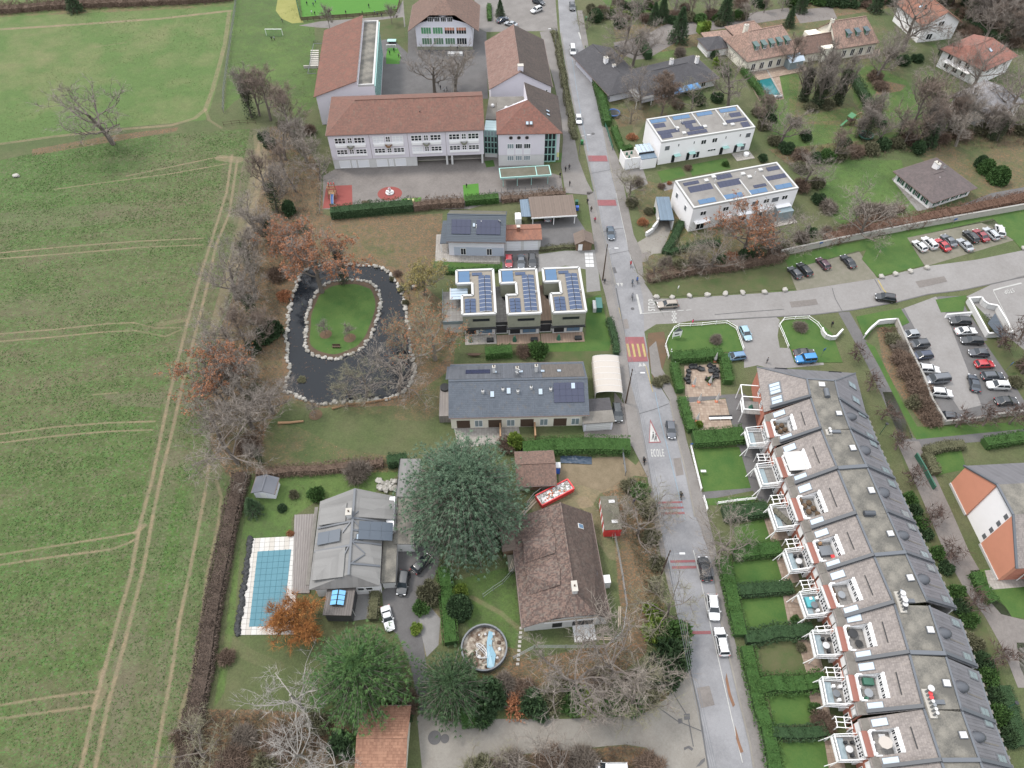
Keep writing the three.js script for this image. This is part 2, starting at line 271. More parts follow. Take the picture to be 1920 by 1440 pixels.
const RR='1424,1480 1414,1440 1407,1395 1385,1305 1370,1240 1352,1162 1340,1080 1332,1045 1312,985 1305,970 1287,895 1270,827 1255,752 1236,722 1220,720 1215,660 1208,622 1206,560 1196,515 1179,472 1172,435 1155,360 1145,320 1130,240 1117,180 1107,140 1100,112 1090,75 1082,30 1074,-20';
sheet('road',M.asphalt,RL + ' '+RR,2,{label:'main road running through the village past the school'});
sheet('side_street',M.asphaltPale,'1196,512 1205,520 1222,550 1226,560 1272,560 1360,554 1440,549 1495,545 1560,535 1645,522 1732,500 1830,487 1915,470 1960,462 1960,515 1900,524 1862,532 1805,544 1740,552 1680,567 1602,581 1527,590 1455,594 1360,600 1322,600 1297,601 1272,606 1230,608 1214,618 1208,622',1,{label:'pale side street joining the main road from the right'});
sheet('lower_lane',M.concrete,'795,1480 782,1345 800,1322 832,1352 930,1348 1060,1348 1200,1342 1250,1310 1290,1240 1297,1268 1311,1330 1328,1440 1335,1480 1262,1480 1240,1432 1212,1402 1172,1396 1000,1412 880,1424 862,1480',1,{label:'worn concrete lane at the foot of the old garden'});
sheet('pavement',M.pavement,'1100,360 1114,360 1125,425 1135,460 1144,500 1152,535 1159,575 1170,620 1175,660 1182,720 1197,770 1210,840 1222,907 1235,970 1247,1032 1258,1095 1266,1130 1255,1110 1237,1032 1225,970 1214,895 1198,862 1180,827 1170,757 1162,720 1152,655 1145,600 1135,555 1120,500 1107,410',4,{raise:.1,label:'pavement on the left side of the main road'});
sheet('pavement',M.pavement,'1272,752 1287,825 1300,870 1315,920 1325,960 1342,1030 1350,1080 1365,1150 1382,1220 1405,1297 1422,1355 1445,1440 1452,1480 1424,1480 1414,1440 1407,1395 1385,1305 1370,1240 1352,1162 1340,1080 1332,1045 1312,985 1305,970 1287,895 1270,827 1256,752 1238,722 1221,700 1217,652 1230,640 1240,690 1262,728',4,{raise:.1,label:'pavement along the terrace side of the main road'});
sheet('footpath',M.pavement,'1012,60 1032,58 1050,120 1062,180 1072,230 1085,300 1100,340 1112,362 1104,366 1060,362 1052,310 1056,260 1052,220 1040,160',4,{raise:.1,label:'grey footpath between the school and the planted strip'});
sheet('pavement',M.pavement,'1082,20 1090,75 1100,112 1107,140 1117,180 1130,240 1145,320 1155,360 1172,435 1179,472 1190,498 1196,512 1207,520 1202,470 1188,440 1180,400 1172,360 1160,300 1142,260 1128,200 1112,140 1104,90 1092,20',4,{raise:.1,label:'narrow pavement along the villa gardens on the right of the road'});
// school yards
sheet('school_yard',M.asphaltDark,'700,78 735,72 765,100 765,50 890,50 912,60 915,185 700,190',1,{label:'dark asphalt courtyard between the school wings'});
sheet('school_yard',M.yard,'606,330 630,316 930,292 1052,330 1056,362 1050,374 920,380 880,392 605,392',1,{label:'grey play yard in front of the long school building'});
sheet('car_park',M.pavement,'890,-20 1040,-20 1046,58 1030,58 912,60 888,48',1,{label:'grey car park beside the rear school house'});
sheet('footpath',M.pavement,'560,48 600,40 740,30 756,0 760,50 740,60 600,52',1,{label:'path along the fence of the football pitch'});
sheet('lawn',M.lawnDull,'707,38 756,32 760,70 708,74',2,{label:'small square of grass in the school courtyard'});
sheet('football_pitch',M.turf,'563,0 560,-30 752,-30 745,22 567,33',2,{label:'green artificial turf pitch at the top of the photo'});
sheet('sports_corner',M.turfYellow,'552,-10 562,34 570,42 548,44 528,35 517,20 522,-10',1,{label:'yellowish worn corner beside the football pitch'});
sheet('goal_mat',M.turf,'727,90 745,90 752,104 749,120 724,120 724,104',2,{label:'green play mat in the school courtyard'});
sheet('rubber_mat',M.rubberRed,'612,349 660,347 661,388 605,391',2,{label:'red rubber mat under the climbing frame'});
{const c=at(731,363),e=at(754,363),r=c.distanceTo(e),q=Array.from({length:32},(_,k)=>V(c.x+r*Math.cos(k/16*Math.PI),0,c.z+r*.9*Math.sin(k/16*Math.PI)));sheet('rubber_mat',M.rubberRed,q,2,{label:'round red rubber mat in the school yard'});}
sheet('turf_mat',M.turf,'868,347 897,344 899,373 870,376',2,{label:'square green mat at the right of the school yard'});sheet('turf_mat',M.turf,'753,373 790,370 790,381 752,384',2,{label:'green mat at the hedge of the school yard'});
sheet('lawn',M.lawn,'908,302 925,300 928,312 912,314',2,{label:'scrap of grass between the school buildings'});sheet('lawn',M.lawn,'1034,290 1058,286 1056,304 1030,306',5,{label:'scrap of grass by the school corner'});
// left bank of the road
sheet('yard',M.asphaltDark,'992,418 1080,404 1098,432 1080,458 1020,464 1010,462 1012,424',1,{label:'dark asphalt forecourt of the carport'});
sheet('yard',M.gravel,'1000,478 1060,470 1088,470 1118,468 1126,545 1100,548 1098,505 1060,498 1008,510',1,{label:'pale gravel forecourt behind the cube houses'});
sheet('terrace',M.paleTerrace,'818,440 840,438 846,478 938,474 938,496 816,490',2,{label:'pale terrace in front of the white house with solar panels'});
sheet('drive',M.asphaltDark,'938,470 1010,464 1010,512 942,512',1,{label:'parking strip in front of the double garage'});
sheet('lawn',M.lawn,'1100,560 1126,552 1146,640 1142,658 1012,660 1010,640 1098,630',2,{label:'lawn round the corner of the cube houses'});sheet('lawn',M.lawnDull,'932,640 1010,636 1012,662 985,668 935,662',2,{label:'little lawn below the middle cube house'});
sheet('lawn',M.lawn,'812,490 942,492 942,506 812,504',2,{label:'strip of lawn below the white house terrace'});sheet('lawn',M.lawnDull,'995,662 1152,655 1160,720 1105,690 1095,676 995,682',1,{label:'rough grass between hedge and long house'});
sheet('drive',M.yard,'1095,800 1150,796 1152,735 1170,757 1180,827 1186,836 1140,840 1096,836',1,{label:'drive beside the flat garage'});
sheet('terrace',M.paleTerrace,'850,800 972,796 975,815 960,830 860,840',2,{label:'terrace below the long house'});
sheet('yard',M.gravelBrown,'1046,872 1120,858 1172,856 1192,872 1198,864 1214,895 1190,892 1168,900 1130,922 1090,910 1048,905',1,{label:'gravel yard in front of the old garage'});
sheet('drive',M.asphaltDark,'742,1010 800,1000 825,1040 820,1070 800,1110 790,1180 800,1250 815,1330 790,1345 770,1250 745,1190 722,1170 716,1110 742,1080',1,{label:'asphalt drive of the grey villa'});
sheet('lane_edge',M.gravel,'784,1130 798,1128 826,1160 822,1210 800,1232 788,1180',2,{label:'patch of pale gravel beside the villa drive'});sheet('garden_bed',M.gravel,'660,1100 698,1098 692,1160 655,1165',2,{label:'gravel strip behind the villa'});
sheet('pool_deck',M.paleTerrace,'470,1010 562,1005 552,1190 450,1191',2,{label:'paving under the covered pool'});
// right bank: lawns and paths round the terrace
sheet('lawn',M.lawn,'1225,563 1248,598 1226,560',1,{label:'grass corner at the junction'});
sheet('verge',M.lawnDull,'1208,530 1222,550 1228,557 1272,556 1360,551 1440,546 1492,542 1478,505 1440,500 1360,520 1290,530',2,{raise:.08,label:'grass verge with boulders along the side street'});
sheet('lawn',M.lawn,'1616,486 1645,520 1732,498 1700,445 1715,435 1690,440 1628,460',2,{raise:.08,label:'grass between the two parking bays'});sheet('lawn',M.lawn,'1862,425 1925,400 1925,455 1915,468 1900,450',2,{raise:.08,label:'grass right of the upper parking bay'});sheet('lawn',M.lawn,'1480,505 1470,482 1700,432 1925,392 1925,405 1862,426 1840,418 1700,446 1620,470',2,{label:'grass strip under the long white wall'});
sheet('parking_bay',M.bay,'1478,506 1610,470 1645,522 1494,545',2,{label:'parking bay with four dark cars'});sheet('parking_bay',M.bay,'1700,446 1862,410 1902,450 1735,500',2,{label:'parking bay with a row of white and red cars'});
sheet('parking_lot',M.asphaltPale,'1360,601 1455,594 1462,600 1458,630 1462,652 1538,656 1545,684 1480,690 1440,690 1420,685 1395,690 1395,660 1386,620 1372,604',1,{label:'paved court in front of the terrace'});
ribbon('footpath',M.asphaltDark,'1582,585 1605,625 1638,685 1662,735 1684,785 1706,835',2.6,1,{label:'narrow asphalt footpath along the rear of the terrace'});ribbon('footpath',M.asphaltDark,'1698,833 1740,828 1800,822 1930,813',2.2,2,{label:'asphalt footpath under the parking lot wall'});ribbon('rear_drive',M.yard,'1702,828 1726,880 1762,960 1796,1040 1830,1100 1868,1150 1905,1215 1935,1290',4.4,3,{label:'asphalt drive between the terrace and the orange gable'});sheet('rear_drive',M.yard,'1835,1100 1870,1150 1930,1165 1930,1205 1905,1205 1885,1215 1850,1150',4,{label:'turning place at the bend of the rear drive'});
sheet('parking_lot',M.asphaltDark,'1690,580 1760,556 1800,555 1812,580 1860,650 1925,760 1925,775 1780,796 1765,780 1735,705 1690,625',2,{label:'walled parking lot full of cars'});sheet('parking_lane',M.asphaltPale,'1695,578 1755,556 1772,585 1840,760 1800,770 1748,690 1720,625',3,{label:'pale driving lane in the parking lot'});
sheet('lawn',M.lawn,'1605,594 1688,578 1705,605 1690,612 1640,614 1622,638',3,{raise:.08,label:'grass left of the parking lot entrance'});sheet('lawn',M.lawn,'1754,562 1812,554 1806,584 1764,586',3,{raise:.08,label:'grass island by the bicycle shelter'});sheet('lawn',M.lawn,'1622,640 1640,650 1660,690 1690,750 1720,800 1765,800 1925,790 1925,804 1718,824 1690,770 1650,690',3,{label:'grass round the parking lot wall'});sheet('lawn',M.lawnDull,'1845,640 1880,630 1925,720 1925,755',3,{label:'planted strip right of the parking lot'});
sheet('street',M.asphaltPale,'1812,556 1862,532 1925,515 1925,660 1890,632',1,{label:'paved forecourt behind the bicycle shelter'});
sheet('lawn',M.lawn,'1250,636 1262,616 1290,612 1365,608 1380,618 1394,658 1340,662 1256,668',3,{raise:.08,label:'lawn inside the white fence by the sign'});sheet('lawn',M.lawn,'1460,606 1476,600 1530,600 1545,612 1560,625 1580,680 1490,680 1480,650',3,{raise:.08,label:'lawn inside the curved white fence'});
sheet('garden',M.litter,'1215,625 1245,622 1252,660 1240,700 1225,715 1214,665',5,{label:'leafy bed at the crossing'});
sheet('terrace',M.terrace,'1283,686 1350,682 1352,742 1285,745',2,{label:'paved terrace with chairs inside the hedge'});sheet('terrace',M.terrace,'1288,755 1360,748 1374,804 1302,809',2,{label:'paved terrace with three closed parasols'});
sheet('footpath',M.asphaltDark,'1284,744 1395,738 1420,760 1470,910 1430,950 1412,920 1310,940 1300,925 1400,912 1375,805 1360,746 1288,756',1,{label:'dark path along the terrace gardens'});
sheet('lawn',M.lawn,'1300,842 1386,838 1408,915 1320,922',2,{label:'square lawn inside the white fence'});sheet('lawn',M.lawn,'1320,935 1414,930 1416,944 1322,948',2,{label:'narrow grass strip below the garden path'});
const gardens=['1375,988 1432,972 1446,1016 1382,1024','1374,1054 1455,1048 1470,1098 1380,1102','1390,1124 1468,1118 1480,1180 1404,1184','1420,1206 1495,1200 1512,1262 1436,1270','1440,1302 1515,1298 1530,1356 1452,1362','1455,1394 1545,1385 1562,1480 1462,1480'];
gardens.forEach((s,i)=>sheet('lawn',i===3?M.lawnDull:M.lawn,s,2,{label:'small terrace garden lawn between hedges'}));
['1432,972 1470,965 1480,1010 1446,1016','1455,1048 1485,1040 1500,1090 1470,1098','1468,1118 1500,1112 1525,1178 1480,1180','1495,1200 1528,1196 1545,1260 1512,1262','1515,1298 1545,1290 1560,1350 1530,1356','1545,1385 1570,1378 1595,1480 1560,1480'].forEach((s)=>sheet('terrace',M.terrace,s,3,{label:'sand coloured paving at the back door of a terrace house'}));
sheet('lawn',M.lawnDull,'1655,735 1680,735 1740,900 1790,1040 1860,1200 1890,1290 1870,1290 1800,1140 1720,960',1,{label:'planted strip along the rear of the terrace'});sheet('lawn',M.lawn,'1726,846 1800,836 1812,880 1770,888 1740,900',2,{label:'hedged garden beside the orange gable'});sheet('lawn',M.lawn,'1818,1070 1925,1060 1925,1160 1880,1155 1840,1110',3,{label:'hedged garden below the orange gable'});sheet('lawn',M.lawn,'1906,1205 1930,1200 1930,1290 1912,1250',3,{label:'grass island in the drive'});
sheet('terrace',M.paleTerrace,'1846,1070 1925,1060 1925,1100 1856,1106',4,{label:'terrace below the orange gable house'});
// upper right
sheet('drive',M.yard,'1150,80 1200,70 1250,45 1330,38 1420,22 1480,14 1480,34 1340,56 1290,66 1215,110 1190,112 1160,100',1,{label:'drive to the bungalow'});sheet('yard',M.yard,'1488,20 1560,12 1570,35 1500,44',1,{label:'gravel court behind the pink house'});
sheet('terrace',M.terrace,'1385,128 1500,118 1504,134 1460,136 1470,186 1424,190 1396,140',2,{label:'paving round the uncovered pool'});sheet('terrace',M.terrace,'1600,98 1650,92 1650,104 1612,112',2,{label:'pink terrace at the garden front'});
sheet('lawn',M.lawn,'1232,322 1276,312 1286,330 1242,342',2,{label:'front lawn left of the upper white house'});sheet('lawn',M.lawn,'1290,310 1362,296 1370,316 1298,330',2,{label:'front lawn in the middle of the upper white house'});sheet('footpath',M.pavement,'1236,345 1380,318 1382,326 1246,358',1,{label:'path between the two white houses'});
sheet('drive',M.concrete,'1190,458 1210,446 1236,408 1262,410 1256,436 1240,475 1225,476 1200,490',2,{label:'sunken drive to the underground garage'});sheet('yard',M.pavement,'1160,310 1200,300 1215,345 1175,362',2,{label:'forecourt of the upper white house'});
sheet('terrace',M.slabGrey,'1672,336 1695,320 1742,392 1720,396',2,{label:'terrace beside the bungalow with shutters'});sheet('drive',M.asphaltDark,'1800,385 1860,362 1925,350 1925,372 1830,392',2,{label:'drive behind the hedge'});
['1052,62 1060,110 1070,170 1082,225 1094,262 1107,320 1116,360 1127,425 1137,460 1146,500 1154,535','1156,360 1146,320 1131,240 1118,180 1108,140 1101,112 1091,75','1303,970 1288,895 1271,827 1256,752','1413,1440 1406,1395 1384,1305 1369,1240 1351,1162 1339,1080'].forEach((s)=>ribbon('kerb',M.concrete,s,.28,0,{y:.13,label:'pale kerb stones along the main road'}));
const cropGround=(x,z,ch,m)=>{const i=Math.floor((x-GX0)/(GX1-GX0)*GN),j=Math.floor((z-GZ0)/(GZ1-GZ0)*GN);return i<0||j<0||i>=GN||j>=GN?0:m[(j*GN+i)*4+ch];};

// ---------------------------------------------------------------- building kit
Object.assign(M,{
tileRed:tiles(0x94695b,0x7f5e53,{tw:.42,th:.42,lichen:.12,lichenHex:0x8a7a6a,bump:.07}),tileOrange:tiles(0xb07a63,0x94695a,{lichen:.15,bump:.05,lichenHex:0x8a6d60}),tilePink:tiles(0xc5a292,0xa08679,{scatter:1.1,lichen:.1,seed:4}),tileBrown:tiles(0x96796c,0x7c655b,{scatter:.8,lichen:.28,lichenHex:0x6c625b,seed:5,tw:.26,th:.3}),tileDark:tiles(0x63564f,0x4d4440,{scatter:.5,lichen:.2,lichenHex:0x5c564c,seed:6}),tileOld:tiles(0x8f776c,0x685650,{scatter:1.4,lichen:.6,lichenHex:0x8d847b,seed:7,tw:.22,th:.3}),tileTaupe:tiles(0xb3aaa5,0x9d9591,{scatter:.7,tw:.24,th:.34,lichen:.12,lichenHex:0xc0b5ab,seed:8}),tileGrey:tiles(0x6f7782,0x5f6772,{scatter:.35,tw:.36,th:.38,lichen:.06,lichenHex:0x7c756c,seed:9,bump:.06}),tileTaupeDark:tiles(0x7b6e6d,0x69605f,{scatter:.5,seed:10}),tileClay:tiles(0xb78a71,0x9f745e,{scatter:.9,tw:.28,th:.4,seed:12,bump:.09}),slate:tiles(0x5d5c60,0x4d4c50,{scatter:.5,seed:11,tw:.3,th:.2}),shingleGrey:tiles(0x615f62,0x525053,{seed:14,tw:.5,th:.22,scatter:.3}),
zinc:ribs(0x8d8c91,{pitch:.55,amt:.4,rough:.55,metal:0}),zincBlue:ribs(0x7e93a6,{pitch:.5,rough:.45}),slateRib:ribs(0x55606c,{pitch:.4,across:true,seam:.12,rough:.55}),fibre:ribs(0x9b9a98,{pitch:1.2,amt:.4,depth:.015,rough:.85}),fibreDark:ribs(0x8b8987,{pitch:.9,amt:.4,depth:.02}),brownRib:ribs(0x8b7b70,{pitch:.3,rough:.8}),deck:ribs(0xb3aba6,{pitch:.14,n:12,k:KX,seam:.1,depth:-.01,scatter:.2,rough:.9}),deckWarm:ribs(0xbfa48f,{pitch:.15,n:12,k:KX,seam:.1,depth:-.01,scatter:.2,rough:.9}),
flatRoof:worn(0xa39e96,0x87827b,14,{seed:99,big:2}),flatDark:worn(0x76746e,0xa8a398,11,{seed:50,big:2.6}),flatGravel:worn(0xbcb3a6,0xa39b8e,6,{seed:31,big:.8}),flatGrey:worn(0xb3afaa,0x9a9691,12,{seed:150,big:2}),moss:worn(0x747261,0x8a8677,7,{seed:151}),
white:stained(0xf4f3f4,WALL,.1,8),whiteCool:stained(0xe6e6ef,WALL,.12,9,40),schoolWall:stained(0xdcd8e0,WALL,.14,10,80),cream:stained(0xe9e4d6,WALL,.14,7,30),grey:stained(0xb9bcc2,WALL,.16,7,10),paleGrey:stained(0xcfcfce,WALL,.2,7,120),concreteWall:stained(0xb0aca4,WALL,.4,6,60),stone:stained(0x8f9080,WALL,.5,3,20),brick:tiles(0xbd7c68,0xa96c5a,{tw:.25,th:.09,n:24,k:WALL,scatter:.8,bump:.012,seed:21}),orange:stained(0xcf8f75,WALL,.18,8,70),darkWall:flat(0x4a4a4c,WALL,.8),timber:ribs(0x7a6350,{pitch:.16,k:WALL,depth:-.012,scatter:.2,rough:.9}),redPaint:stained(0xc8393b,WALL,.18,4,7,.5),
trim:flat(0xf3f3f3,WALL,.6),trimTop:flat(0xf6f6f4,KX,.7),lead:flat(0x6f747b,KX*.8,.5),leadDark:flat(0x565b62,KX*.8,.5),gutter:flat(0x6b5a55,WALL,.5),black:flat(0x26282b,KX,.6),dark:flat(0x3a3c3f,KX,.7),greyPaint:flat(0x8b9096,KX,.5),greenPaint:flat(0x2f5d4c,WALL,.6),shutterGreen:flat(0x5e9a72,WALL,.6),teal:flat(0x9fc7c0,WALL,.4),bluePaint:flat(0x3c78c8,KX,.5),steel:flat(0xb8bcc0,KX,.35,.5),wood:flat(0xc9a078,KX,.8),woodPale:flat(0xdccbb4,KX,.8),woodDark:flat(0x6d5747,KX,.9),glassDark:std({color:[.018,.022,.028],roughness:.12}),glassBlue:std({color:[.10,.17,.25],roughness:.1}),glassPale:std({color:[.2,.25,.27],roughness:.15}),blind:flat(0xe6e8ec,WALL,.7),solar:std({color:[.018,.022,.05],roughness:.25}),solarBlue:std({color:[.03,.05,.1],roughness:.25}),thermal:std({color:[.05,.11,.2],roughness:.22}),skyGlass:std({color:[.3,.36,.42],roughness:.2}),dome:flat(0xfafafa,KX,.4),domeDark:std({color:[.055,.06,.07],roughness:.35}),canvas:flat(0xe9e0d6,KX,.9),fabric:flat(0xf3f1ee,KX,.9),poolCover:worn(0x66a2b3,0x5a95a6,9,{seed:88,big:.8,rough:.7}),plasticBlue:flat(0x3d62b8,WALL,.5),green:flat(0x3f9a5c,KX,.5),clay:flat(0xb3694c,WALL,.8),
});
const glassPool=std({color:[.02,.12,.13],roughness:.05});
const UP=V(0,1,0);
const winCache=new Map();
function winGeo(w,h,nx,ny,t=.09){
const key=[w.toFixed(2),h.toFixed(2),nx,ny,t].join();if (winCache.has(key)) return winCache.get(key);
const f=mb(),z1=.07,b=(x0,x1,y0,y1)=>f.box(x0,x1,y0,y1,0,z1);
b(-w/2,-w/2+t,-h/2,h/2);b(w/2-t,w/2,-h/2,h/2);b(-w/2+t,w/2-t,h/2-t,h/2);b(-w/2+t,w/2-t,-h/2,-h/2+t);
for (let i=1;i<nx;i++){const x=-w/2+i*w/nx;f.box(x-t/2,x+t/2,-h/2+t,h/2-t,0,z1-.005);}
for (let i=1;i<ny;i++){const y=-h/2+i*h/ny;f.box(-w/2+t,w/2-t,y-t/3,y+t/3,.002,z1-.01);}
const p=mb().box(-w/2+t*.5,w/2-t*.5,-h/2+t*.5,h/2-t*.5,-.01,.018),s=mb().box(-w/2-.06,w/2+.06,-h/2-.07,-h/2-.003,0,.16);
const r={frame:f.geo(),pane:p.geo(),sill:s.geo()};winCache.set(key,r);return r;
}
class Bld{

constructor(name,label,cat,a,b,D,h,o={}){
const A=at(a[0],a[1],h),B=at(b[0],b[1],h);this.u=V().subVectors(B,A).setY(0);this.L=o.L??this.u.length();
if (o.turn!==undefined) this.u.set(Math.cos(o.turn*Math.PI/180),0,-Math.sin(o.turn*Math.PI/180));this.u.normalize();this.n=V(this.u.z,0,-this.u.x);
this.D=D;this.h=h;this.g=thing(name,label,cat,V(A.x,0,A.z),Math.atan2(-this.u.z,this.u.x),o.group);
this.wm=o.mat??M.white;
if (!o.bare) this.walls(0,h,o.inset??0);
}

p(s,y,d){return V(s,y,-d);}
walls(y0,y1,i=0,name='wall'){mb().box(i,this.L-i,y0,y1,-this.D+i,-i).build(name,this.wm,this.g);return this;}
box(name,mat,s0,s1,y0,y1,d0,d1,parent){return mb().box(s0,s1,y0,y1,-d1,-d0).build(name,mat,parent??this.g);}
face(f,s,y,out=.002){const L=this.L,D=this.D;return f==='F'?[V(s,y,out),0]:f==='B'?[V(L-s,y,-D-out),Math.PI]:f==='L'?[V(-out,y,-D+s),-Math.PI/2]:[V(L+out,y,-s),Math.PI/2];}
win(f,s,y,w,h,o={}){
const g=winGeo(w,h,o.nx??2,o.ny??1,o.t),[p,r]=o.at??this.face(f,s,y,o.out),W=mesh(o.name??'window',g.frame,o.frame??M.trim,o.parent??this.g);
W.position.copy(p);W.rotation.y=r;mesh('pane',g.pane,o.glass??M.glassDark,W);if (o.sill) mesh('sill',g.sill,M.trim,W);
if (o.shutter) for (const k of [-1,1]){const q=mb().box(-.3,.3,-h/2,h/2,0,.05).build('shutter',o.shutter,W);q.position.x=k*(w/2+.34);}
return W;
}
wins(f,list,y,w,h,o){for (const s of list) this.win(f,s,y,w,h,o);return this;}
roofFaces(faces,mat,t=.16,name='roof'){const m=mb();for (const q of faces) m.slab(q,t);return m.build(name,mat,this.g);}

hip(o){
const{s0=0,s1=this.L,d0=0,d1=this.D,ov=.5,ovs=ov,y=this.h,rise,hl=0,hr=0,mat,gable=this.wm,front,name='roof'}=o,m=(d0+d1)/2,sl=rise/((d1-d0)/2),ye=y-ov*sl+.05,P=this.p,yr=y+rise+.05;
const a=s0-ovs,b=s1+ovs,c=d0-ov,e=d1+ov,rl=hl?s0+hl:a,rr=hr?s1-hr:b;
const F=[P(a,ye,c),P(b,ye,c),P(rr,yr,m),P(rl,yr,m)],K=[P(b,ye,e),P(a,ye,e),P(rl,yr,m),P(rr,yr,m)];
const r=this.roofFaces([F,K,...(hl?[[P(a,ye,e),P(a,ye,c),P(rl,yr,m)]]:[]),...(hr?[[P(b,ye,c),P(b,ye,e),P(rr,yr,m)]]:[])],mat,.16,name);
for (const [on,s,k] of [[!hl,s0,1],[!hr,s1,-1]]) if (on){const gm=mb(),q=[P(s,y,d0),P(s,y+rise-.12,m),P(s,y,d1)],w=q.map((v)=>v.clone().setX(s+k*.25));gm.poly(k>0?q:q.slice().reverse()).poly(k>0?w.slice().reverse():w);gm.poly([q[0],w[0],w[1],q[1]]).poly([q[1],w[1],w[2],q[2]]);gm.build('gable',gable,this.g);}
mb().bar(P(rl,yr+.03,m),P(rr,yr+.03,m),.28,.12).build('ridge',o.ridge??mat,this.g);
for (const [p0,p1] of [[P(a,ye-.12,c-.05),P(b,ye-.12,c-.05)],[P(a,ye-.12,e+.05),P(b,ye-.12,e+.05)],...(hl?[[P(a-.05,ye-.12,c),P(a-.05,ye-.12,e)]]:[]),...(hr?[[P(b+.05,ye-.12,c),P(b+.05,ye-.12,e)]]:[])]) mb().bar(p0,p1,.14).build('gutter',M.gutter,this.g);
this.R={front:(s,v)=>({p:P(s,0,0).setY(ye+(yr-ye)*v).setZ(-(c+(m-c)*v)),U:V(1,0,0),W:V().subVectors(P(0,yr,m),P(0,ye,c)).normalize()}),back:(s,v)=>({p:P(s,ye+(yr-ye)*v,e+(m-e)*v),U:V(-1,0,0),W:V().subVectors(P(0,yr,m),P(0,ye,e)).normalize()})};
return r;
}

piece(name,mat,f,w,h,t=.08,parent,lift=.03){
const m=mb(),N=V().crossVectors(f.U,f.W),q=(x,y,z)=>f.p.clone().addScaledVector(f.U,x*w/2).addScaledVector(f.W,y*h/2).addScaledVector(N,lift+z*t);
m.poly([q(-1,-1,1),q(1,-1,1),q(1,1,1),q(-1,1,1)]).poly([q(-1,1,0),q(1,1,0),q(1,-1,0),q(-1,-1,0)]);
for (const [a,b] of [[[-1,-1],[1,-1]],[[1,-1],[1,1]],[[1,1],[-1,1]],[[-1,1],[-1,-1]]]) m.poly([q(...a,0),q(...b,0),q(...b,1),q(...a,1)]);
return m.build(name,mat,parent??this.g);
}
skylight(f,w=.8,h=1.2,glass=M.skyGlass,frame=M.leadDark){const s=this.piece('skylight',frame,f,w,h,.1);this.piece('pane',glass,f,w-.2,h-.2,.03,s,.135);return s;}
solar(f,nx,ny,w,h,mat=M.solar,name='solar_panel',gap=.03){for (let i=0;i<nx;i++) for (let j=0;j<ny;j++){const q={U:f.U,W:f.W,p:f.p.clone().addScaledVector(f.U,(i-(nx-1)/2)*(w+gap)).addScaledVector(f.W,(j-(ny-1)/2)*(h+gap))};this.piece(name,mat,q,w,h,.05,null,.1);}return this;}
chimney(s,d,y0,y1,w=.7,e=.9,mat=M.paleGrey,pots=1){const c=this.box('chimney',mat,s-w/2,s+w/2,y0,y1,d-e/2,d+e/2);this.box('chimney_cap',M.concreteWall,s-w/2-.08,s+w/2+.08,y1,y1+.1,d-e/2-.08,d+e/2+.08,c);for (let i=0;i<pots;i++) mb().cyl(s+(i-(pots-1)/2)*.4,y1+.1,y1+.45,-d,.13,8).build('chimney_pot',M.woodDark,c);return c;}
pipe(s,d,y0,y1,r=.12,mat=M.steel){return mb().cyl(s,y0,y1,-d,r,8).build('vent_pipe',mat,this.g);}
dish(s,d,y,r=.4,turn=2.6){const g=new THREE.SphereGeometry(r*1.6,12,4,0,Math.PI*2,0,.68);g.translate(0,-r*1.25,0);const m=mb().add(g,new THREE.Matrix4().makeRotationFromEuler(new THREE.Euler(1.1,turn,0,'YXZ')).setPosition(s,y+.7,-d)).bar(V(s,y,-d),V(s,y+.7,-d),.06).build('satellite_dish',M.paleGrey,this.g);return m;}
flatRoof(mat,y,w=.3,ph=.3,pm=M.trimTop,o={}){const{s0=0,s1=this.L,d0=0,d1=this.D}=o;this.box('roof',mat,s0+w,s1-w,y-.2,y+.03,d0+w,d1-w);const f=mb();f.box(s0,s1,y-.2,y+ph,-d0-w,-d0+.01).box(s0,s1,y-.2,y+ph,-d1,-d1+w).box(s0,s0+w,y-.2,y+ph,-d1+w,-d0-w).box(s1-w,s1,y-.2,y+ph,-d1+w,-d0-w);f.build('parapet',pm,this.g);return this;}
}
const lvl=(x,y,z)=>({p:V(x,y,z),U:V(1,0,0),W:V(0,0,-1)});

// ---------------------------------------------------------------- the school
Bld.prototype.l=function (px,py,h){this.g.updateMatrixWorld();return this.g.worldToLocal(at(px,py,h));};
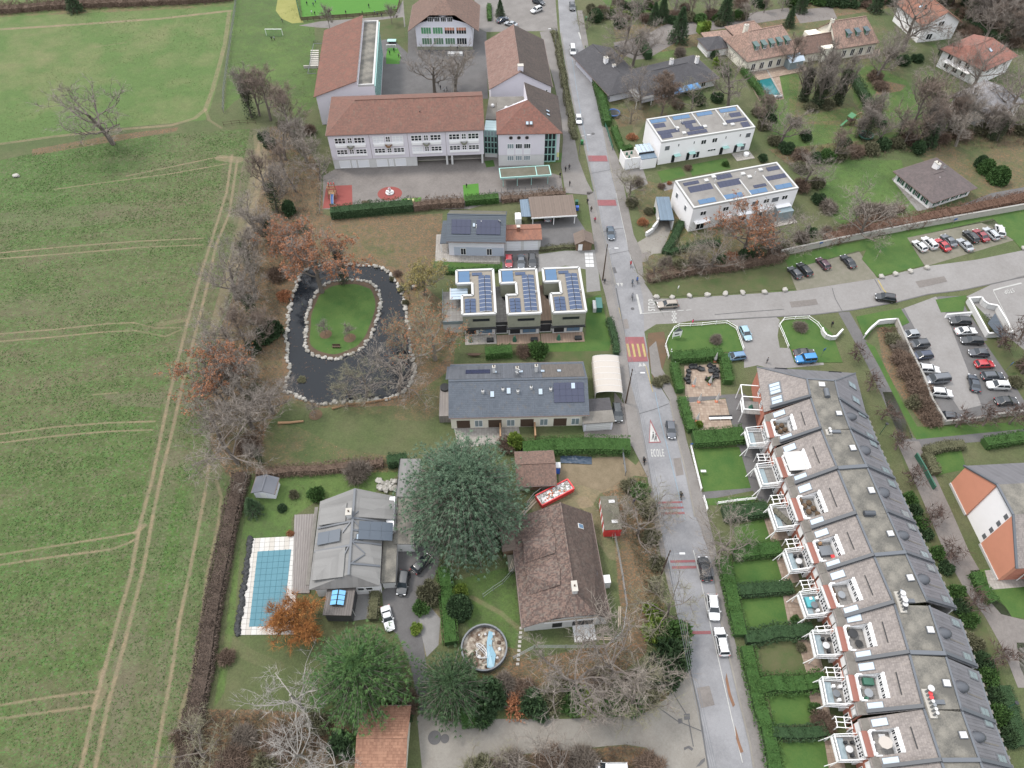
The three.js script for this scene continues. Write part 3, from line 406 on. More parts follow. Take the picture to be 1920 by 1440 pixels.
// roof with the ridge along the depth; jf: {w, d} run of a front hip (w = half its width at the top of the gable)
Bld.prototype.hipZ=function (o){
const{s0=0,s1=this.L,d0=0,d1=this.D,ov=.4,ovf=ov,y=this.h,rise,mat,matR=mat,jw=0,jd=0,jb=0,gable=this.wm,m=(s0+s1)/2,name='roof'}=o,P=this.p,sl=rise/(m-s0),sr=rise/(s1-m),yr=y+rise+.05,yl=y-ov*sl+.05,yR=y-ov*sr+.05,a=s0-ov,b=s1+ov,c=d0-ovf,e=d1+ovf,yj=yr-jw*sl,full=jw>m-s0-.01;
const L=full?[P(a,yl,e),P(a,yl,c),P(m,yr,d0+jd)]:[P(a,yl,e),P(a,yl,c),...(jw?[P(m-jw,yj,c)]:[]),P(m,yr,jw?d0+jd:c)];
const R=full?[P(b,yR,c),P(b,yR,e),P(m,yr,d0+jd)]:[P(b,yR,c),P(b,yR,e),P(m,yr,jw?d0+jd:c),...(jw?[P(m+jw,yj,c)]:[])];
if (full){L.splice(2,1,P(m,yr,d0+jd),P(m,yr,e));R.splice(2,1,P(m,yr,e),P(m,yr,d0+jd));}else{L.push(P(m,yr,e));R.splice(2,0,P(m,yr,e));}
this.roofFaces(jw?[L,[full?P(a,yl,c):P(m-jw,yj,c),full?P(b,yR,c):P(m+jw,yj,c),P(m,yr,d0+jd)]]:[L],mat,.16,name);this.roofFaces([R],matR,.16,name);
for (const [d,k] of [[d0,1],[d1,-1]]){if (k>0&&full) continue;const gm=mb(),top=jw&&k>0?[P(m-jw*.96,yj-.1,d),P(m+jw*.96,yj-.1,d)]:[P(m,yr-.14,d)];const q=[P(s0,y,d),...top.slice().reverse(),P(s1,y,d)].reverse();if (k<0) q.reverse();gm.poly(q);const w=q.map((v)=>v.clone().add(V(0,0,-k*.25)));gm.poly(w.reverse());gm.build('gable',gable,this.g);}
mb().bar(P(m,yr+.03,jw?d0+jd:c),P(m,yr+.03,e),.26,.12).build('ridge',o.ridge??mat,this.g);
mb().bar(P(a-.05,yl-.12,c),P(a-.05,yl-.12,e),.14).build('gutter',M.gutter,this.g);mb().bar(P(b+.05,yR-.12,c),P(b+.05,yR-.12,e),.14).build('gutter',M.gutter,this.g);
const Wl=V(m-a,yr-yl,0).normalize(),Wr=V(m-b,yr-yR,0).normalize();
this.RZ={left:(d,v)=>({p:V(mix(a,m,v),mix(yl,yr,v),-d),U:V(0,0,1),W:Wl}),right:(d,v)=>({p:V(mix(b,m,v),mix(yR,yr,v),-d),U:V(0,0,-1),W:Wr})};
};
Bld.prototype.extr=function (name,mat,q,d0,d1){const m=mb(),f=q.map(([x,y])=>V(x,y,-d0)),k=q.map(([x,y])=>V(x,y,-d1));const tr=THREE.ShapeUtils.triangulateShape(q.map(([x,y])=>new THREE.Vector2(x,y)),[]);for (const [i,j,l] of tr){m.tri(f[i],f[j],f[l]);m.tri(k[l],k[j],k[i]);}for (let i=0;i<q.length;i++){const j=(i+1) % q.length;m.poly([f[j],f[i],k[i],k[j]]);}return m.build(name,mat,this.g);};
{
const b=new Bld('school_building','long pink walled school wing with hipped red tile roof facing the play yard','school',[613,252],[906,241],17.6,10.6,{mat:M.schoolWall,bare:1});
b.box('wall',M.schoolWall,0,b.L,2.9,10.6,0,b.D);b.box('base_wall',M.paleGrey,0,22.2,0,2.9,.15,b.D);b.box('base_wall',M.paleGrey,22.2,b.L,0,2.9,7,b.D);
for (const s of [30.2,31.6,b.L-.5]) b.box('pillar',M.paleGrey,s-.25,s+.25,0,2.9,.1,s>39?7:.6);
b.box('step',M.concreteWall,22.3,39.4,0,.3,2.2,6.9);b.box('back_wall',M.dark,22.3,39.4,.3,2.9,6.7,6.95);
b.hip({rise:4,hl:7.2,ov:.35,mat:M.tileRed});
for (let i=0;i<4;i++){
const s=1.5+i*9.87;
if (i) b.box('pilaster',M.gutter,s-.85,s-.78,2.95,10.4,-.04,.01);
for (const [y,h] of [[8.55,1.75],[5.2,1.5]]){
const shut=i===1&&y>8,half=i===2&&y<6;
for (const [k,w,n] of [[1.45,2.9,3],[3.95,1.3,2],[6.45,2.9,3]]) b.win('F',s+k,y,w,h,{nx:n,ny:2,t:.16,glass:(shut&&n===3)||(half&&k<2)?M.blind:M.glassDark});
b.box('sill_band',M.trim,s,s+7.9,y-h/2-.55,y-h/2-.12,-.22,.01);
}
for (const k of [1.5,6.4]) b.box('panel',M.trim,s+k-1.4,s+k+1.4,6.62,7.35,-.3,.01);
const o=mb();const sp=new THREE.SphereGeometry(.85,10,6,0,Math.PI*2,Math.PI/2,Math.PI/2);o.add(sp,new THREE.Matrix4().makeTranslation(s+3.95,7.2,.5));o.build('planter',i===1?M.wood:M.stone,b.g);
if (i<2){for (const [k,w] of [[1.5,2.9],[3.95,1.2],[6.45,2.9]]) b.win('F',s+k,1.35,w,2.2,{nx:w>2?1:2,out:-.1,glass:M.blind});}
}
for (const d of [4,8,12]) b.win('L',b.D-d,8.2,1.6,1.5,{nx:2});
for (const [s,d] of [[12,6],[24,5],[33,7]]) b.pipe(s,d,12,13.4,.14,M.gutter);

b.box('rear_canopy',M.flatDark,.6,b.L,7.4,7.8,b.D,b.D+4);

const link=new Bld('glass_link','pale green glass stairwell joining the two front school wings','stairwell',[907,243],[932,244],16,8.6,{mat:M.teal,bare:1});
link.box('base_wall',M.paleGrey,0,link.L,0,1.2,.3,16);link.box('core',M.darkWall,.15,link.L-.15,1.2,8.2,.5,15.8);link.box('roof',M.flatRoof,0,link.L,8.2,8.6,5,16);
for (let r=0;r<4;r++){link.box('roof_glass',std({color:[.33,.43,.44],roughness:.2}),.1,link.L-.1,8.2-.0,8.35,.3+r*1.15,1.38+r*1.15);}
for (let r=0;r<4;r++) for (let k=0;k<4;k++) link.win('F',(k+.5)*link.L/4,2.1+r*1.75,link.L/4-.05,1.65,{nx:1,frame:M.teal,glass:r===3?M.glassPale:M.glassDark,at:[V((k+.5)*link.L/4,2.1+r*1.75,-.3),0]});
{const sp=new THREE.SphereGeometry(.55,12,6);mb().add(sp,new THREE.Matrix4().makeTranslation(1.4,8.9,-11)).build('light_dome',M.dome,link.g);}

const w=new Bld('school_wing','school gym wing with one big sloping red roof at the left of the courtyard','school',[592,179],[667,176],36.5,9,{turn:4.5,L:16.3,mat:M.schoolWall,bare:1});
w.extr('wall',M.schoolWall,[[0,0],[16.3,0],[16.3,11],[11.8,11],[11.8,12.8],[0,8.9]],0,36.5);
w.roofFaces([[V(-.6,8.85,.6),V(11.9,13.05,.6),V(11.9,13.05,-37.1),V(-.6,8.85,-37.1)]],tiles(0x946455,0x7d5a4e,{tw:.42,th:.42,lichen:.22,lichenHex:0x87705f,bump:.06,seed:31}));
w.box('roof',M.flatDark,12,15.9,11,11.15,.4,36.2);w.box('parapet',M.trimTop,15.9,16.4,11,11.6,0,36.5);w.box('parapet',M.trimTop,12,15.9,11,11.6,0,.4);w.box('parapet',M.trimTop,12,15.9,11,11.6,36.1,36.5);
for (let i=0;i<12;i++) w.win('R',1.8+i*2.98,12.1,2.8,1.1,{nx:3,glass:M.glassPale,at:[V(11.81,12.1,-1.8-i*2.98),Math.PI/2]});
for (let i=0;i<12;i++) w.win('R',1.8+i*2.98,5.2,2.8,8.5,{nx:3,ny:4,glass:M.glassPale,frame:M.teal});
w.box('window_wall_cap',M.teal,16.4,16.75,10.9,11.1,0,36.5);
{const r=thing('stair_pit','sunken outside stair with railings beside the gym wing','stairs',at(583,110,0));const q=(x,y,h)=>at(x,y,h).sub(r.position),m=mb();for (const [a,c] of [[[577,138],[592,138]],[[577,138],[588,82]],[[588,82],[603,82]]]){m.bar(q(...a,1.1),q(...c,1.1),.12);for (let k=0;k<=6;k++){const p=q(mix(a[0],c[0],k/6),mix(a[1],c[1],k/6),0);m.bar(p,V(p.x,1.1,p.z),.07);}}m.build('railing',M.greyPaint,r);for (let k=0;k<8;k++){const p=q(590,95+k*4.5,0);mb().cbox(p.x,0,p.z,2.6,.08+.1*k,.7).build('step',M.concreteWall,r);}const p=q(582,128,0);mb().cbox(p.x,0,p.z,4,.9,.3).build('retaining_wall',M.concreteWall,r);}

const c=new Bld('school_house','older school house with brown hipped gable roof and green roller blinds','school',[778,46],[884,46],15,8,{mat:M.whiteCool,turn:0});
c.hipZ({rise:6.2,ov:2.2,ovf:1.2,jw:3.9,jd:6,mat:M.tileBrown,gable:M.whiteCool});
for (const s of [3,5,7,9,11,13].slice(0,6)) if (s>4&&s<12) c.win('F',s,9.6,1.7,1.5,{nx:3});
for (let k=0;k<4;k++){const s=c.L/2+(k-1.5)*3.7;c.win('F',s,6.1,3.2,2.2,{nx:4,glass:k<2?M.shutterGreen:M.glassDark});c.win('F',s,2.7,3.2,2.2,{nx:4,glass:k<3?flat(0x63836c,WALL):M.glassDark});if (k>1) c.box('blind',M.orange,s-1.4,s+1.4,6.2,7.1,-.04,.01);}
c.box('base_wall',M.stone,-.1,c.L+.1,0,1,-.15,.1);
for (const k of [2.6,4.9]) c.box('entrance_canopy',M.paleGrey,c.L/2+k-1.5,c.L/2+k+.9,0,.76,-4.2,-2.6);

const r=new Bld('school_hall','school hall with long gable roof, red left slope and dark right slope','school',[920,165],[1037,165],26,9,{turn:4,L:17,mat:M.schoolWall});
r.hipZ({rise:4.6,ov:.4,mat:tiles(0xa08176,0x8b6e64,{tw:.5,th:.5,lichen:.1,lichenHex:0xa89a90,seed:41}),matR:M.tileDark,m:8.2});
r.chimney(8.4,1,11.5,14.8,1.5,1.2,M.schoolWall,0);for (const s of [13,14.4,15.8]) r.win('F',s,7.6,.55,.7,{nx:1});

const f=new Bld('school_front_house','school house with steep front hip, round windows and white shutters beside the road','school',[934,250],[1052,248],17,10,{mat:M.schoolWall,bare:1});
f.box('wall',M.schoolWall,0,12.2,3.4,10,0,17);f.box('base_wall',M.paleGrey,0,12.2,0,3.4,.1,17);f.box('wall',M.schoolWall,12.2,f.L,0,10,2.2,17);f.box('glass_bay_frame',M.teal,12.25,15.4,0,9.4,1.4,2.2);
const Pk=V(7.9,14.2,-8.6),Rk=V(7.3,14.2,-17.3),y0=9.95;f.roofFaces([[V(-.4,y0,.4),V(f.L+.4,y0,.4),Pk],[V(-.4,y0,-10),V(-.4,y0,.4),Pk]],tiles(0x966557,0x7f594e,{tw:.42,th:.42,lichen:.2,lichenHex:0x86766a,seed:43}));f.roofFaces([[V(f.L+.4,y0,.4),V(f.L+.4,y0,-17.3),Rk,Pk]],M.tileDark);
mb().poly([V(-.4,10,-10),Pk,V(Rk.x,14.1,-9),V(7.9,10,-10.2)]).poly([V(7.7,10,-10),Pk,Rk,V(7.3,10,-17.3)]).build('upper_wall',M.schoolWall,f.g);f.box('flat_roof',M.flatRoof,0,7.6,10,10.2,9.6,17);f.box('skylight_box',M.trimTop,4.2,6,10.2,10.7,11,12.6);{const sp=new THREE.SphereGeometry(.6,12,6);mb().add(sp,new THREE.Matrix4().makeTranslation(2.4,10.4,-11)).build('light_dome',M.dome,f.g);}
for (const s of [3.1,5.2,7.3]){const t=new THREE.CircleGeometry(.42,16);const wv=mesh('round_window',t,M.glassDark,f.g);wv.position.set(s+.2,8.6,.012);const ring=mesh('frame',new THREE.TorusGeometry(.44,.07,6,18),M.gutter,wv);ring.position.z=.03;}
for (const s of [3.2,5.4,7.6]){for (const y of [6.1,2.4]) f.win('F',s,y,1.75,1.5,{nx:3,glass:y<3||s<4?M.glassPale:M.glassDark,out:y<3?-.095:.003});f.win('F',s,4.35,1.75,1.5,{nx:1,glass:M.blind});}
for (let k=0;k<4;k++) for (let j=0;j<3;j++) f.win('F',12.65+j*1.0,1.4+k*2.2,.95,2.1,{nx:1,frame:M.teal,at:[V(12.7+j*1.0,1.4+k*2.2,-1.4),0]});
for (const [d,v] of [[4,.3],[6,.32]]) f.skylight({p:V(5.6+d*.5,10.4+1.1,.4-2.4),U:V(1,0,0),W:V().subVectors(Pk,V(7.9,y0,.4)).normalize()},.8,1);{const W=V().subVectors(Pk,V(f.L+.4,y0,-8.6)).normalize();for (const d of [5.5,7.2]) f.skylight({p:V(13.2,12,-d).setY(y0+(f.L+.4-13.2)/(f.L+.4-7.9)*4.25),U:V(0,0,-1),W},.7,1);}

const s=new Bld('bicycle_shelter','flat roofed bicycle shelter with planted roof by the school entrance','shelter',[938,335],[1034,329],4,3,{bare:1});
s.box('roof',M.moss,.25,s.L-.25,2.9,3.1,.2,4.0);const e=mb();e.box(0,s.L,2.8,3.25,-.2,0).box(0,s.L,2.8,3.25,-4.2,-4).box(0,.25,2.8,3.25,-4,-.2).box(s.L-.25,s.L,2.8,3.25,-4,-.2);e.build('fascia',M.teal,s.g);s.box('fascia',M.teal,9.5,9.7,3.1,3.2,.2,4);
for (const x of [.8,4.5,8.2,s.L-.8]) for (const z of [-.6,-3.6]) mb().cyl(x,0,2.8,z,.1,8).build('post',M.teal,s.g);
const fen=thing('bar_fence','low pale bar fence in front of the bicycle shelter','fence',at(984,355));const q=(x,y,h)=>at(x,y,h).sub(fen.position),m2=mb();for (const y of [.3,.7,1.1]) m2.bar(q(918,362,y),q(1052,352,y),.08);m2.build('rail',M.greyPaint,fen);for (let k=0;k<=12;k++){const p=q(mix(918,1052,k/12),mix(362,352,k/12),0);mb().cbox(p.x,0,p.z,.1,1.2,.1).build('post',M.greyPaint,fen);}
}

// ---------------------------------------------------------------- houses on the left bank of the road
{
const b=new Bld('house','white house with blue grey roof full of black solar panels beside the garage','house',[840,447],[945,449],10,5.2,{mat:M.whiteCool});
b.hip({rise:3,ov:.7,ovs:.4,mat:M.slateRib});b.solar(b.R.front(3,.55),4,2,1.1,1.75);b.solar(b.R.front(9.4,.55),5,2,1.1,1.75);b.skylight(b.R.front(6,.62),.7,1);for (const [s,d] of [[6.6,2.2],[7.7,3.6],[5.8,4.6]]) b.pipe(s,d,6.2,7.6,.12,M.paleGrey);b.dish(12,3.4,7.2,.42);b.piece('roof_edge',M.moss,b.R.back(6.5,.5),b.L+.6,4.6,.05,null,.02);
b.box('lower_wall',flat(0xb9c2d2,WALL),1.2,b.L-.1,0,2.6,-.03,.01);
for (const s of [3.2,6.6,9.6]) b.win('F',s,4.3,s===6.6?.7:1.3,.7,{nx:2});for (const s of [3.4,9.6]) b.win('F',s,1.3,1.3,2.1,{nx:2,frame:M.trim,at:[V(s,1.3,.035),0]});
b.roofFaces([[V(-2.2,2.7,-1),V(-.05,2.9,-1),V(-.05,2.9,-9.4),V(-2.2,2.7,-9.4)]],M.slateRib,.15,'lean_to_roof');for (const d of [1.2,5,9]) mb().cyl(-2,0,2.6,-d,.09,6).build('post',M.trim,b.g);
}
{
const b=new Bld('garage','double garage with terracotta roof between the white house and the carport','garage',[946,449],[1014,447],5,3.6,{mat:M.paleGrey});
b.hip({rise:.9,ov:.3,mat:M.tileOrange,ridge:M.tileOrange});for (const s of [2.2,6.3]){const d=b.box('garage_door',M.blind,s-1.7,s+1.7,.05,3,-.04,.01);for (let k=1;k<4;k++) mb().box(s-1.7,s+1.7,k*.75-.03,k*.75+.03,.03,.06).build('door_rib',M.paleGrey,d);}b.chimney(3.4,2.2,3.8,5.6,.7,.7,M.tileOrange,0);
}
{
const b=new Bld('carport','brown ribbed carport roof on white posts with a parked car under it','carport',[998,407],[1080,402],7,3,{bare:1});
b.roofFaces([[V(-.2,2.95,.2),V(b.L+.2,2.95,.2),V(b.L+.2,3.5,-7.2),V(-.2,3.5,-7.2)]],M.brownRib);b.box('fascia',M.trim,-.25,b.L+.25,2.6,2.97,-.26,-.2);for (const s of [.2,b.L/2,b.L-.2]) for (const d of [.3,6.7]) b.box('post',M.trim,s-.1,s+.1,0,d>1?3.2:2.8,d-.1,d+.1);b.box('back_wall',M.paleGrey,0,b.L,0,3,6.85,7);
b.roofFaces([[V(-2.6,2.7,-.8),V(-.25,2.8,-.5),V(-.25,3.1,-7),V(-2.4,3,-7)]],M.zincBlue,.12,'side_roof');b.box('store',M.trim,-4,-2.6,0,2.2,.6,3);
}
{
const b=new Bld('shed','small brown roofed shed by the pavement next to the carport','shed',[1081,456],[1110,455],3.4,2.4,{mat:M.timber});
b.hipZ({rise:1,ov:.3,mat:M.brownRib,gable:M.timber});b.box('door',M.trim,.5,1.5,.1,2,-.03,.01);
}
// three cube houses in a row
const cubeSpot=[[867,591,'westernmost of three flat roofed cube houses, beside the glass topped terrace'],[952,590,'middle one of three flat roofed cube houses with solar panels'],[1037,587,'cube house with solar panels standing closest to the road and lamp post']];
cubeSpot.forEach(([x,y,label],i)=>{
const b=new Bld('cube_house',label,'house',[x,y],[x+62,y-2],13.4,7,{turn:3.3,L:7,bare:1,mat:M.stone,group:'cube houses in a row of three'});
const out=[[0,0],[7,0],[7,-13.4],[-1.1,-13.4],[-1.1,-9.3],[2.3,-9.3],[2.3,-5.6],[0,-5.6]],m=mb().prism(out,3,6.9);m.build('wall',M.stone,b.g);mb().prism([[.2,-.6],[6.8,-.6],[6.8,-13.2],[-.9,-13.2],[-.9,-9.5],[.2,-5.6]],0,3).build('base_wall',M.paleGrey,b.g);
const inner=out.map(([s,z])=>V(s,0,z));const pr=mb();for (let k=0;k<out.length;k++){const A=inner[k],B=inner[(k+1) % out.length];pr.bar(V(A.x,7.05,A.z),V(B.x,7.05,B.z),.5,.5);}pr.build('parapet',M.trimTop,b.g);mb().prism(out.map(([s,z])=>[s*.98+.05,z]),6.9,6.95).build('roof',M.flatGravel,b.g);
const P=(s,d)=>lvl(s,6.96,-d);for (let r=0;r<9;r++) for (let k=0;k<2;k++){const t=P(4.35+k*1.3,1.3+r*1.22);t.W=V(0,k?.02:.02,-1).normalize();t.U=V(1,k?-.14:.14,0).normalize();b.piece('solar_panel',M.solarBlue,t,1.25,1.1,.05,null,.2);b.piece('panel_edge',M.trimTop,{...t,p:t.p.clone().add(V(0,0,.62))},1.25,.08,.05,null,.22);}
for (let r=0;r<4;r++) for (let k=0;k<2;k++){const t=P(1.15+k*1.15,.95+r*1.05);t.U=V(1,k?-.14:.14,0).normalize();b.piece('solar_panel',M.solarBlue,t,1.1,.95,.05,null,.2);}
for (let k=0;k<2;k++){const t=P(.55,10.3+k*1.7);t.W=V(0,.35,-1).normalize();b.piece('heat_panel',M.thermal,t,2.4,1.6,.1,null,.35);}b.solar({...P(3.4,12.2)},2,1,1.1,.9,M.solarBlue);b.pipe(6.4,6,6.9,7.7,.14,M.dome);b.pipe(.6,.6,6.9,7.3,.1,M.steel);
b.win('F',3.9,5.3,3.6,.7,{nx:1,frame:M.dark,t:.1});b.win('F',4.6,1.6,2.9,2.2,{nx:2,frame:M.greyPaint,glass:M.glassBlue,at:[V(4.7,1.6,-.59),0]});b.win('F',1.5,1.6,2.2,2.3,{nx:1,frame:M.dark,at:[V(1.6,1.5,-.59),0]});
b.box('canopy',M.dark,-.3,7.1,2.75,3.0,-.5,.3);if (i){b.box('terrace_block',M.paleGrey,-2.6,.1,0,2.9,1,12.5);b.box('terrace_floor',i===1?M.slabGrey:M.deckWarm,-2.6,0,2.9,3,.8,12.6);b.box('railing',M.dark,-2.6,0,3,3.9,.8,.86);b.win('F',-1.4,1.5,2.3,2.2,{nx:1,frame:M.dark,glass:M.glassDark,at:[V(-1.35,1.5,-.95),0]});}
else{b.box('terrace_block',M.paleGrey,-4.4,.1,0,2.9,1.5,11);b.box('terrace_floor',M.slabGrey,-4.4,0,2.9,3,1.3,11.2);b.box('railing',M.glassPale,-4.45,-4.4,3,3.9,1.3,11.2);b.box('railing',M.glassPale,-4.4,0,3,3.9,1.25,1.3);for (let k=0;k<4;k++) b.box('pergola_glass',M.skyGlass,-2.5,1.2,5.6,5.66,6.1+k*.85,6.85+k*.85);b.box('pergola_beam',M.trimTop,-2.7,-2.5,5.4,5.7,6,9.6);for (const d of [6.1,9.4]) b.box('pergola_post',M.trim,-2.68,-2.52,3,5.4,d,d+.15);}
b.box('terrace',i?M.deckWarm:M.paleTerrace,i?-2.4:.2,7,0,.12,-2.3,.5);
b.box('sofa',M.dark,4.9,6.4,.12,.7,-1.9,-1);mb().cyl(1.4,.12,1.5,1.3,.5,10,.2).build('covered_grill',M.greenPaint,b.g);
});
{
const b=new Bld('row_house','long low house with grey tiled roof, skylights and solar panels by the big conifer','house',[844,778],[1102,772],12.2,4.6,{mat:M.cream});
const slate2=ribs(0x6c7078,{pitch:.45,amt:.5});b.hip({rise:2.7,ov:.6,ovs:.3,mat:M.tileGrey});b.piece('upper_roof',slate2,b.R.back(b.L-18,.52),19,5.6,.04,null,.02);b.piece('upper_roof',ribs(0x77706a,{pitch:.35,amt:.6,seed:8}),b.R.back(b.L-4.3,.52),8.4,5.6,.04,null,.02);
b.solar(b.R.front(23.1,.62),5,3,1.15,1.3);for (const [s,v] of [[8.2,.62],[11.4,.7],[17.6,.66],[24,.8]]) b.skylight(b.R.front(s,v),.9,1.3);for (const s of [5,8.3,12.6,17.8]) b.skylight(b.R.back(b.L-s,.55),.9,1);b.solar(b.R.back(b.L-21.2,.5),4,1,1.2,1.6);
for (const [s,d,y] of [[6.4,3.6,6],[10.3,4,6],[13.2,3.5,6],[15.8,4.2,6.2],[19.6,3.8,6]]){b.box('vent',M.trimTop,s-.25,s+.25,y,y+.9,d,d+.5);b.pipe(s,d+.25,y+.9,y+1.5,.09,M.dark);}for (const [s,d] of [[8.6,9],[13.2,8.6],[17,9]]) b.chimney(s,d,5.8,8,.5,.5,M.paleGrey);b.dish(13.6,8.2,7,.5);b.dish(13.1,7.6,7,.45);
const sw=[2.4,5.4,8.6,11.7,14.9,18.2,21.4,24.4];sw.forEach((s,i)=>{b.win('F',s,3.95,1.3,.5,{nx:1,t:.06});if (i % 2){b.win('F',s,1.5,1.6,2.2,{nx:2,glass:M.glassPale});}else{b.box('alcove',M.woodDark,s-1.3,s+1.3,.1,2.6,-.03,.012);}});
b.box('side_terrace',M.deck,-2.4,0,0,2.2,1.5,9);mb().cyl(-1.4,2.2,2.7,-8.4,.95,16).build('round_table',M.dark,b.g);for (const s of [9.6,16.4]) b.box('garden_wall',M.wood,s-.15,s+.15,0,1.6,-3.2,0);
}
{
const b=new Bld('garage','flat grey roofed garage attached to the long grey house','garage',[1096,794],[1150,790],5.4,2.8,{mat:M.whiteCool});
b.box('roof',M.flatRoof,-.25,b.L+.25,2.8,3.05,-.25,2.6);b.box('roof',M.shingleGrey,-.2,b.L+.2,2.8,3.08,2.6,5.6);const d=b.box('garage_door',M.paleGrey,.4,b.L-.4,.1,2.4,-.04,.01);for (let k=1;k<4;k++) mb().box(.4,b.L-.4,k*.58-.03,k*.58+.03,.03,.06).build('door_rib',M.trim,d);
}
{
const b=new Bld('shelter_tent','cream barrel roofed shelter tent beside the pavement','tent',[1117,738],[1168,738],9.5,2.2,{bare:1});const m=mb(),n=10,L=b.L,q=(k,z)=>V(L/2-L/2*Math.cos(k/n*Math.PI),2.3+.65*Math.sin(k/n*Math.PI),z);
for (let r=0;r<6;r++){const z0=-r*1.6,z1=z0-1.57;for (let k=0;k<n;k++) m.poly([q(k,z0),q(k+1,z0),q(k+1,z1),q(k,z1)]).poly([q(k,z1),q(k+1,z1),q(k+1,z0),q(k,z0)].map((v)=>v.clone().add(V(0,-.05,0))));}m.build('canvas_roof',M.canvas,b.g);
for (let r=0;r<7;r++){const z=-r*1.6+.015,a=mb();a.tube(Array.from({length:9},(_,k)=>q(k/8*n,z).add(V(0,.02,0))),.05,5);a.bar(V(0,0,z),V(0,2.2,z),.08).bar(V(L,0,z),V(L,2.2,z),.08);a.build('hoop',M.paleGrey,b.g);}b.box('side_sheet',M.canvas,-.05,0,.3,2.2,.1,9.4);
}
{
const b=new Bld('villa','grey villa with faceted low roof and solar panels beside the covered pool','house',[579,1106],[737,1097],17,4,{mat:M.white,bare:1});
b.box('wall',M.white,.8,11.4,0,4,.4,16.6);b.box('wall',M.white,11.4,b.L-.3,0,4,10,16.6);const m=6.7,yr=6.3,F=(s,y,d)=>V(s,y,-d);
b.roofFaces([[F(.2,4,16.4),F(0,4,0),F(m,yr-.6,1.6),F(m,yr,17.4)],[F(11.6,4,0),F(11.6,4,9.8),F(b.L,3.6,9.8),F(b.L,3.6,16.8),F(m,yr,17.4),F(m,yr-.6,1.6)].slice(0,2).concat([F(m,yr,17.4),F(m,yr-.6,1.6)])],M.fibre,.18);b.roofFaces([[F(11.6,4,9.8),F(b.L,3.55,9.8),F(b.L,3.55,16.8),F(m,yr,17.4)]],M.fibre,.18);b.roofFaces([[F(0,3.95,0),F(11.6,3.95,0),F(m,yr-.6,1.6)]],M.fibreDark,.12);
const on=(s,d)=>{const r=yr-.6+clamp((d-1.6)/15.8)*.6;return s<=m?F(s,mix(4,r,s/m)+.16,d):F(s,mix(r,4,(s-m)/(11.6-m))+.16,d);};const bars=mb();bars.bar(on(m,1.4),on(m,17.2),.38,.14);
for (const [d,s0,s1] of [[6.6,.3,m],[11,.4,m],[3.4,m,11.5],[7.3,m,11.5],[11.6,m,12.6],[9.4,m,9]]) bars.bar(on(s0,d),on(s1,d),.34,.16);for (const [s0,d0,s1,d1] of [[m,7.2,4.2,2],[m,11.4,5,9.2],[m,3.2,9,5.2],[m,7.4,9,5.4],[m,7.2,8.6,9.3],[m,12,9.6,15.6],[m,11.4,8.4,9.5]]) bars.bar(on(s0,d0),on(s1,d1),.2,.12);bars.build('lead_flashing',M.lead,b.g);
for (const [s0,s1,d0,d1] of [[.7,5.4,11.2,14.8],[.6,5.8,1.2,6.4],[7.6,13.4,11.9,15.6]]){const g=mb(),a=on(s0,d0),c=on(s1,d0),e=on(s1,d1),f=on(s0,d1);for (const v of [a,c,e,f]) v.y+=.07;if (s0>7){c.y+=.9;e.y+=1;}else{a.y+=.5;f.y+=.5;}g.slab([a,c,e,f],.22);g.build('roof_panel',M.fibre,b.g);}
{const e=on(3,11);const W=V(m,2,0).normalize();const t={p:on(2.7,8.8).add(V(0,.05,0)),U:V(0,0,1),W};b.solar(t,1,2,2.3,2.1,std({color:[.05,.065,.085],roughness:.35}));const Wr=V(m-11.6,2,0).normalize();b.solar({p:on(10,9.4).add(V(.6,.35,0)),U:V(0,0,-1),W:V(-1,.25,0).normalize()},2,3,1.7,1.9,std({color:[.05,.065,.085],roughness:.35}));b.skylight({p:on(8,8.2),U:V(0,0,-1),W:Wr},1.1,1.2);}
b.chimney(m-.6,12.3,5,7.2,.9,1.2,M.paleGrey,1);b.box('eaves_strip',M.flatRoof,-.7,-.1,3.5,3.7,1,15.5);for (const d of [2,5,8,11,14]) b.win('L',b.D-d,1.5,2.4,2.4,{nx:2,at:[V(.79,1.5,-d),-Math.PI/2],glass:M.glassBlue});
for (const s of [8.2,9.6]) b.win('F',s,2.2,1.2,1.2,{nx:1,at:[V(s,2.2,-.39),0]});b.box('rear_step_roof',M.flatDark,11.6,14,2.6,2.9,1,9.8);b.box('side_wall',M.paleGrey,11.7,13.9,0,2.6,1.2,9.6);
const an=new Bld('annex','dark roofed annex with a blue glass skylight in front of the grey villa','annex',[608,1152],[657,1153],4.6,3,{mat:M.darkWall});an.box('roof',ribs(0x6f6864,{pitch:.4,amt:.5}),-.2,an.L+.2,3,3.25,-.2,4.8);for (let k=0;k<2;k++) for (let j=0;j<3;j++){const t={p:V(1.35+k*1.15,3.8,-1.7-j*.85),U:V(1,k?-.35:.35,0).normalize(),W:V(0,0,-1)};const s=an.piece('skylight',M.dark,t,1.15,.82,.05,null,0);an.piece('pane',std({color:[.12,.32,.52],roughness:.08}),t,1.05,.74,.03,s,.06);}mb().poly([V(.8,3.6,-1.3),V(2.5,4.0,-1.3),V(3.1,3.6,-1.3)]).build('skylight_end',M.dark,an.g);an.pipe(an.L+.1,1,0,3,.07,M.paleGrey);
